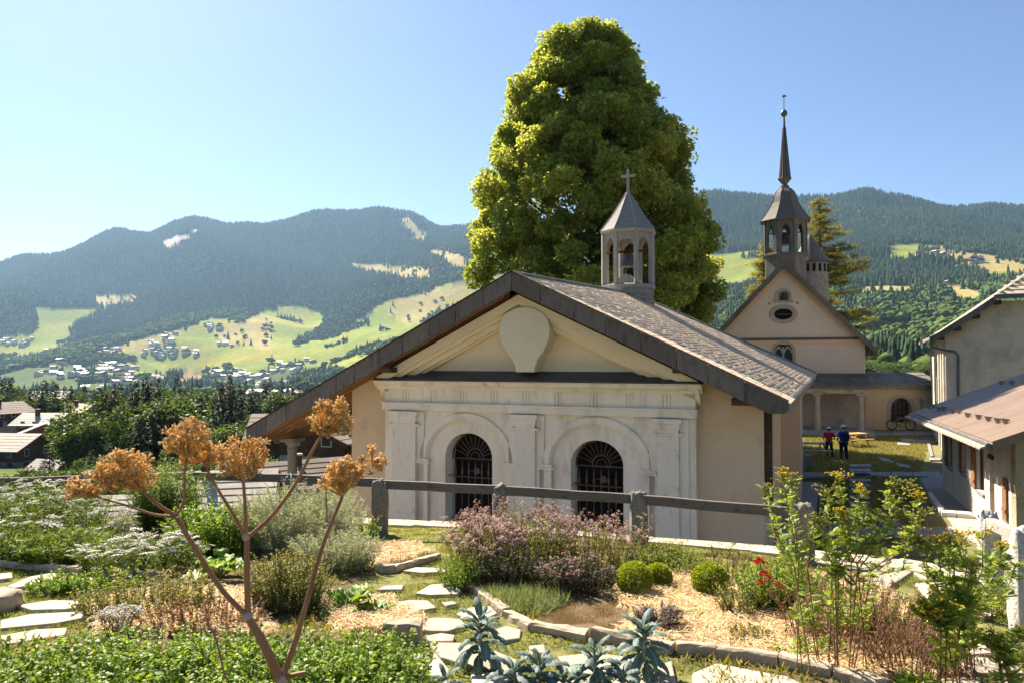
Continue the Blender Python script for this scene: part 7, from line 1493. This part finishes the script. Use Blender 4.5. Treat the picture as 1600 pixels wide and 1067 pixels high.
# kales
kale_m = mat('leaf_kale', [(.04, .075, .066), (.105, .155, .14), (.22, .28, .265)], attr='v', rough=.6, transl=.22, spec=.35, tcol=(1.2, 1.4, .7))
def kale(label, px, Y, h, s, n, seed):
    g_ = random.Random(seed); cx = (px-800)/FPX*Y; t = empty('kale_plant', (cx, Y, gz(cx, Y)), 0, label, 'plant'); MB().tube([(0, 0, -.02), (.005, 0, h*.5), (0, 0, h)], [.014, .012, .009], 7).build('stem', mat('stem_kale', [(.30, .32, .22), (.4, .42, .3)], 20, .6), t)
    for k in range(n):
        a = k*2.4+g_.uniform(-.3, .3); f_ = k/n; z0 = h*(.35+.65*f_); L_ = s*g_.uniform(.18, .265)*(1.0-.35*f_*f_); el = -.1+1.45*f_+g_.uniform(-.15, .15); d = Vector((math.cos(a), math.sin(a), 0)); sd = Vector((-d.y, d.x, 0)); V = []; F_ = []; N_ = 12; w_ = L_*.30; cur = Vector((0, 0, z0)); el2 = el; cs = []
        for i in range(N_+1):
            u = i/N_; cs.append(cur.copy()); cur = cur+(d*math.cos(el2)+Vector((0, 0, math.sin(el2))))*L_/N_; el2 -= (1.5-.6*f_)/N_*(1+u*.5)
            ww = w_*.5*(min(1, max(0, (u-.14)*3.2))**.7)*(1-.9*max(0, u-.62)**2*6.2*.42)*(1 if u > .14 else .12); ww = max(ww, .003)
            for q_ in (-1, -.5, 0, .5, 1): V.append(cs[-1]+sd*ww*q_+Vector((0, 0, (abs(q_)**1.5)*-.012+.005*math.sin(i*2.4+q_*5+k)+.004*math.cos(i*4.1-q_*7))))
        for i in range(N_):
            for q_ in range(4): F_.append((5*i+q_, 5*i+q_+1, 5*i+q_+6, 5*i+q_+5))
        m = MB(); m.add(V, F_, 0, True); o = m.build('leaf', kale_m, t); at_ = o.data.attributes.new('v', 'FLOAT', 'POINT'); b0 = g_.uniform(.2, .55); at_.data.foreach_set('value', [min(1, b0+.25*g_.random()+(.35 if i % 5 == 2 else 0)) for i in range(len(V))])
        MB().tube([c+Vector((0, 0, .003)) for c in cs[:9]], [.005-.0005*i for i in range(9)], 4).build('leaf_rib', mat('stem_kale', [(.3, .3, .2)]), t)
for i, a in enumerate(((750, 4.95, .33, 1.0, 20), (697, 4.5, .08, .75, 11), (803, 4.5, .15, .95, 14), (842, 4.5, .20, .95, 15), (882, 4.45, .13, .85, 12), (928, 4.55, .24, 1.0, 16), (1003, 4.9, .30, 1.05, 19), (972, 4.5, .13, .8, 11))):
    a = a[:4]+(int(a[4]*1.4),); kale(('tall kale standing alone on the flagstones at centre', 'smallest kale at the bottom edge left of the row', 'kale with leaves bent over, second of the bottom row', 'kale in the middle of the bottom row', 'short kale between two taller ones', 'tall kale left of the tallest at the right end', 'tall drooping kale at the right end of the row before the kerb', 'low kale tucked beside the tall right-hand one')[i], *a, i+3)
# right bed: red flowers, tansy, dead stalks
herb('bright green leafy clump under the red flowers', 1215, 6.5, .42, .3, .46, 220, 40, L2, .036, bright_l, stem_g, lean=.4, name='leafy_bush', cat='bush')
herb('grey-green weedy edge left of the red flowers', 1160, 6.3, .22, .2, .34, 70, 26, L2, .03, olive_l, stem_g, lean=.4, name='weed_patch')
rb = empty('bee_balm', Gy(1200, 6.2), 0, 'red bee balm with four ragged scarlet flower heads', 'flower')
for (px, py, r_) in ((1188, 877, .055), (1194, 897, .055), (1189, 911, .035), (1203, 906, .035), (1218, 915, .042)):
    c = at(px, py, 6.2)-rb.location; n = 60; d = rdir(n, -.3, 1); nb = NB(); nb.put(leafT(.16, .02, .25), np.tile(np.array(c), (n, 1))+d*.008, frames(d), r_*rng.uniform(.6, 1.1, n)); nb.build('flower_head', fl_red, rb); MB().tube([Vector((c.x*.4, .02, .0)), Vector((c.x*.9, 0, c.z*.6)), c], .003, 4).build('stem', stem_g, rb)
def combT(n=7):
    V = []; F_ = []
    for i in range(n):
        y = .12+.82*i/n; L_ = .34*math.sin(math.pi*(.18+.75*i/n))
        for s in (-1, 1): b = len(V); V += [(0, y-.03, 0), (s*L_*.55, y+.15, .03), (s*L_, y+L_*.55, -.03), (s*L_*.5, y-.04, .0)]; F_ += [(b, b+1, b+2), (b, b+2, b+3)]
    b = len(V); V += [(-.015, 0, 0), (.015, 0, 0), (0, 1, -.05)]; F_ += [(b, b+1, b+2)]; return np.array(V, float), np.array(F_)
COMB = combT()
def bez(pts, t): 
    t = t*(len(pts)-1); i = min(int(t), len(pts)-2); return pts[i].lerp(pts[i+1], t-i)
def tansy(label, stems, nleaf=26, size=.082, fy=1, foot=None):
    f0 = foot; base = Gy(*f0); t = empty('tansy_plant', base, 0, label, 'plant'); nb = NB(); ms = MB(); nf = NB(); tips = []
    for (pl, Y, fl) in stems:
        pts = [Vector((base.x+random.uniform(-.08, .08), base.y+random.uniform(-.06, .06), base.z-.02))]+[at(x, y, Y) for x, y in pl]; pts = [p-base for p in pts]; ms.tube(pts, [.0042]*(len(pts)-1)+[.0022], 5)
        n = int(nleaf*2.0); tt_ = [random.uniform(.16, 1) for _ in range(n)]; P = np.array([bez(pts, u)[:] for u in tt_]); d = rdir(n, -.2, .6); d[:, 2] += .15; nb.put(COMB, P, frames(d, roll=rng.uniform(-.8, .8, n)), size*rng.uniform(.6, 1.15, n)*(1.15-.5*np.array(tt_)))
        top = pts[-1]; d1 = (pts[-1]-pts[-2]).normalized()
        for k in range(7): e = top+Vector((random.gauss(0, .025), random.gauss(0, .025), random.uniform(-.03, .03))); ms.tube([top-d1*.06, e], .0015, 3); tips.append((e, fl))
        n = 22; P = np.array([(top-d1*random.uniform(0, .16)+Vector((random.gauss(0, .02), random.gauss(0, .02), 0)))[:] for _ in range(n)]); d = rdir(n, 0, .9); nb.put(leafT4(.35), P, frames(d), .04*rng.uniform(.6, 1.2, n))
    nb.build('foliage', tan_l, t); ms.build('stems', stem_b, t)['kind'] = 'stuff'; dl = NB(); n = 14*len(stems); Pd = np.column_stack([rng.normal(0, .09, n), rng.normal(0, .07, n), rng.uniform(.05, .45, n)]); dl.put(leafT(.3), Pd, frames(rdir(n)), rng.uniform(.03, .06, n)); dl.build('dead_leaves', dry_l, t)['kind'] = 'stuff'
    for fl, mt in ((1, fl_yel), (0, lm('bud_green', [(.22, .24, .05), (.42, .40, .08)]))):
        E_ = np.array([e[:] for e, q_ in tips if q_ == fl]); 
        if len(E_): E_ = np.repeat(E_, 7, 0)+rng.normal(0, .016, (len(E_)*7, 3))*[1, 1, .4]; nf = NB(); nf.put(OCT, E_, EYE(len(E_)), np.column_stack([rng.uniform(.006, .010, len(E_))]*2+[rng.uniform(.004, .006, len(E_))])); nf.build('flower_heads' if fl else 'buds', mt, t)['kind'] = 'stuff'
tansy('tall tansy stem in bud leaning in front of the granite post', [([(1248, 880), (1232, 800), (1222, 736)], 4.7, 1), ([(1250, 880), (1240, 810), (1238, 745)], 4.75, 0), ([(1240, 880), (1210, 830), (1200, 757)], 4.65, 0), ([(1262, 890), (1268, 850), (1272, 808)], 4.7, 0), ([(1240, 900), (1222, 860), (1212, 822)], 4.8, 0)], foot=(1262, 4.9))
tansy('tall tansy with yellow tops in front of the courtyard steps', [([(1300, 890), (1318, 810), (1308, 742)], 4.6, 1), ([(1305, 890), (1335, 820), (1345, 762)], 4.6, 1), ([(1300, 890), (1300, 830), (1288, 765)], 4.7, 0), ([(1310, 900), (1290, 860), (1284, 812)], 4.55, 0), ([(1305, 890), (1322, 850), (1318, 800)], 4.55, 1), ([(1300, 900), (1336, 850), (1352, 800)], 4.6, 0)], 30, foot=(1300, 4.9))
tansy('tansy stems arching to the right over the courtyard view', [([(1330, 880), (1372, 810), (1398, 754)], 4.5, 0), ([(1340, 880), (1390, 800), (1424, 756)], 4.5, 0), ([(1360, 900), (1420, 850), (1432, 770)], 4.6, 1), ([(1350, 900), (1400, 860), (1446, 800)], 4.6, 0), ([(1340, 890), (1380, 840), (1400, 800)], 4.5, 0), ([(1350, 900), (1410, 890), (1424, 830)], 4.6, 0)], 22, foot=(1330, 4.9))
tansy('bushy tansy with bright yellow heads near the right edge', [([(1470, 960), (1450, 950), (1448, 938)], 4.2, 1), ([(1480, 970), (1470, 950), (1470, 935)], 4.2, 1), ([(1470, 970), (1440, 960), (1436, 950)], 4.2, 1), ([(1490, 970), (1496, 960), (1490, 948)], 4.2, 1), ([(1480, 970), (1468, 980), (1462, 956)], 4.15, 1), ([(1500, 980), (1490, 975), (1482, 962)], 4.2, 1)], 26, .085, foot=(1478, 4.3))
tansy('tall leafy tansy mass in front of the pale stone posts', [([(1490, 950), (1470, 890), (1462, 836)], 4.5, 1), ([(1495, 950), (1490, 880), (1482, 834)], 4.5, 1), ([(1500, 950), (1510, 890), (1500, 838)], 4.5, 1), ([(1510, 950), (1535, 890), (1536, 828)], 4.5, 1), ([(1520, 950), (1560, 890), (1566, 848)], 4.5, 1), ([(1500, 960), (1450, 910), (1446, 850)], 4.55, 0), ([(1510, 960), (1540, 920), (1550, 870)], 4.6, 0), ([(1520, 960), (1570, 930), (1588, 880)], 4.6, 0), ([(1490, 960), (1470, 930), (1452, 890)], 4.4, 0), ([(1500, 960), (1510, 930), (1520, 880)], 4.4, 0), ([(1500, 960), (1490, 930), (1480, 875)], 4.5, 0)], 34, .09, foot=(1505, 4.8))
tansy('low tansy leaves at the bottom right corner', [([(1560, 1010), (1540, 1000), (1525, 985)], 4.0, 0), ([(1570, 1020), (1590, 1000), (1600, 985)], 4.0, 0), ([(1560, 1030), (1560, 1010), (1556, 990)], 4.0, 0), ([(1570, 1040), (1600, 1030), (1620, 1020)], 4.0, 0)], 22, .09, foot=(1562, 4.1))
for i, (px, Y, rx, ry, h, n) in enumerate(((1290, 5.6, .40, .3, .66, 110), (1370, 5.3, .45, .35, .52, 130), (1420, 4.9, .35, .3, .42, 120))):
    herb(('dead brown stalks between red flowers and tansy', 'tangle of rust brown dried stems in the right bed', 'dry reddish tangle beside the yellow tansy')[i], px, Y, rx, ry, h, n, 14, L2, .026, dry_l, stem_b, lean=.45, hv=.5, name='dead_stalks', flower=[(fl_pur, BALL, .012, 2, .02, .03, .5, 'seed_head'), (dry_l, BALL, .010, 3, .03, .6, .5, 'dry_bud')])
herb('green undergrowth below the tansy stems', 1345, 5.7, .6, .25, .4, 130, 20, leafT4(.35), .05, tan_l, stem_g, name='weed_patch', hv=.6)
herb('yellow tipped plant at the bottom right corner', 1425, 4.35, .14, .12, .22, 30, 18, leafT4(.3), .06, bright_l, stem_g, flower=[(fl_yel, HEAD, .018, 1, 0, .25, .3, 'flower_head')], name='herb_bush')
herb('small yellow flowered weed on the straw', 1152, 5.75, .08, .06, .12, 12, 10, L2, .03, olive_l, stem_g, flower=[(fl_yel, HEAD, .012, 1, 0, .3, .3, 'flower_head')], name='weed_patch')
herb('green and orange weed at the foot of the left granite post', 572, 10.2, .22, .15, .42, 44, 20, L2, .045, bright_l, stem_g, flower=[(fl_or, leafT(.5), .04, 2, .03, .2, .8, 'autumn_leaf')], name='weed_patch')
herb('weeds along the terrace edge behind the yellow tansy', 1530, 6.4, .5, .3, .35, 110, 22, L2, .04, olive_l, stem_g, name='weed_patch', hv=.6)

# ------------------------------------------------------------------ dried angelica in the foreground
ang_s = mat('angelica_stem', [(.22, .10, .05), (.36, .19, .095), (.29, .15, .08)], 9, .55, .4, 40, stretch=(3, 3, .8), bdist=.002); ang_h = lm('angelica_seed', [(.42, .27, .09), (.70, .49, .19), (.90, .71, .38)], .35, .6); ang_n = mat('angelica_node', [(.34, .28, .22), (.50, .43, .36)], 20, .8, .4, 60, bdist=.002)
AY = 1.75; ab = Vector((at(445, 1067, AY).x, AY, gz(0, AY))); ang = empty('dried_angelica', ab, 0, 'tall dried angelica with rust brown stems and golden seed umbels in the foreground', 'plant')
def ap_(px, py, Y=AY): return at(px, py, Y)-ab
W_ = lambda r: r*.66/FPX*AY
MB().tube([Vector((0, 0, 0)), Vector((0, 0, .5)), ap_(438, 1062)], [W_(13), W_(12), W_(11)], 10).build('main_stem', ang_s, ang)
def st2(pts, r0, r1, Y0=AY, Y1=AY, nm='stem'):
    n = len(pts); V = [ap_(x, y, Y0+(Y1-Y0)*i/(n-1)) for i, (x, y) in enumerate(pts)]; S = []
    for i in range(n-1):
        p0 = V[max(i-1, 0)]; p1 = V[i]; p2 = V[i+1]; p3 = V[min(i+2, n-1)]
        for k in range(5): t = k/5; S.append(.5*((2*p1)+(p2-p0)*t+(2*p0-5*p1+4*p2-p3)*t*t+(3*p1-p0-3*p2+p3)*t**3))
    S.append(V[-1]); MB().tube(S, [W_(r0+(r1-r0)*i/(len(S)-1)) for i in range(len(S))], 9).build(nm, ang_s, ang)
st2([(438, 1062), (412, 1005), (390, 968), (387, 960)], 12, 8); st2([(388, 965), (386, 900), (386, 838)], 7.5, 6.5); st2([(385, 836), (383, 790), (380, 748)], 5, 3.4); st2([(388, 838), (425, 805), (462, 755), (485, 710), (503, 678)], 5, 3.2, AY, AY-.03)
st2([(384, 836), (360, 795), (338, 760), (318, 722)], 4.5, 3, AY, AY+.06); st2([(388, 962), (350, 925), (310, 865), (276, 808)], 6.5, 5.5, AY, AY-.04); st2([(276, 806), (250, 790), (224, 768)], 5, 3.6, AY-.04, AY-.08); st2([(275, 807), (240, 803), (200, 790), (150, 775)], 3.5, 2.2, AY-.04, AY-.10)
st2([(276, 804), (288, 780), (288, 740), (292, 715)], 3.6, 2.6, AY-.04, AY); st2([(440, 1062), (462, 1000), (482, 930), (505, 850), (535, 775)], 8, 4, AY, AY+.04); st2([(511, 820), (510, 790), (509, 756)], 2.4, 1.6, AY+.04, AY+.06)
st2([(500, 678), (500, 650), (488, 700)][:2], 2.5, 2, AY, AY); st2([(352, 1060), (338, 1000), (322, 968)], 3, 2, AY+.3, AY+.3); st2([(438, 1062), (452, 1056), (478, 1050)], 7, 5)
for (px, py, r_) in ((387, 962, 12), (385, 838, 10), (276, 806, 7), (441, 1062, 14), (510, 820, 5), (338, 762, 5)):
    c = ap_(px, py); m = MB(); m.lathe([(W_(r_)*.55, -W_(r_)), (W_(r_)*.95, -W_(r_)*.3), (W_(r_)*1.0, W_(r_)*.2), (W_(r_)*.6, W_(r_)*.9)], 10, smooth=True); o = m.build('stem_node', ang_n, ang, c)
def umbel(px, py, rpx, Y, nr=46, ns=12, sq=.85, zlo=-.35, foot=None):
    c = ap_(px, py, Y); r_ = rpx/FPX*Y; u = empty('umbel', c); u.parent = ang; f0 = (ap_(*foot, Y)-c) if foot else Vector((0, 0, -r_*.8)); nr = int(nr*1.5); ns += 1; d = rdir(nr, zlo, 1); T_ = d*r_*rng.uniform(.5, .95, (nr, 1))*[1, 1, sq]
    nbs = NB(); tubes_np(nbs, np.tile(np.array(f0), (nr, 1)), T_, .0016, .0011, v=rng.random(nr)); nb = NB(); dd = rdir(nr*ns); Q = np.repeat(T_, ns, 0)+dd*r_*rng.uniform(.12, .20, (nr*ns, 1)); tubes_np(nbs, np.repeat(T_, ns, 0), Q, .0006, .0005); nbs.build('rays', ang_h, u)
    k = len(Q); nb.put(OCT, Q, frames(dd), np.column_stack([rng.uniform(.0024, .0036, k), rng.uniform(.0034, .0050, k), rng.uniform(.0018, .0028, k)]), np.clip(np.repeat(rng.random(nr), ns)*.6+rng.random(k)*.5, 0, 1)); nb.build('seeds', ang_h, u)
umbel(196, 738, 46, AY-.08, 54, 12, .9, -.5, (222, 768)); umbel(126, 766, 27, AY-.10, 22, 14, .8, -.6, (150, 775)); umbel(293, 684, 36, AY+.0, 40, 12, .85, -.6, (292, 715)); umbel(310, 712, 32, AY+.06, 30, 16, .9, -.6, (318, 722)); umbel(381, 716, 43, AY, 54, 12, .9, -.7, (380, 748)); umbel(521, 652, 36, AY-.03, 50, 12, 1, -.8, (503, 678))
umbel(532, 745, 36, AY+.04, 48, 12, .85, -.6, (535, 775)); umbel(582, 718, 24, AY+.05, 16, 12, 1, -.9, (582, 718)); umbel(150, 745, 20, AY-.1, 14, 12, .8, -.6, (180, 770))
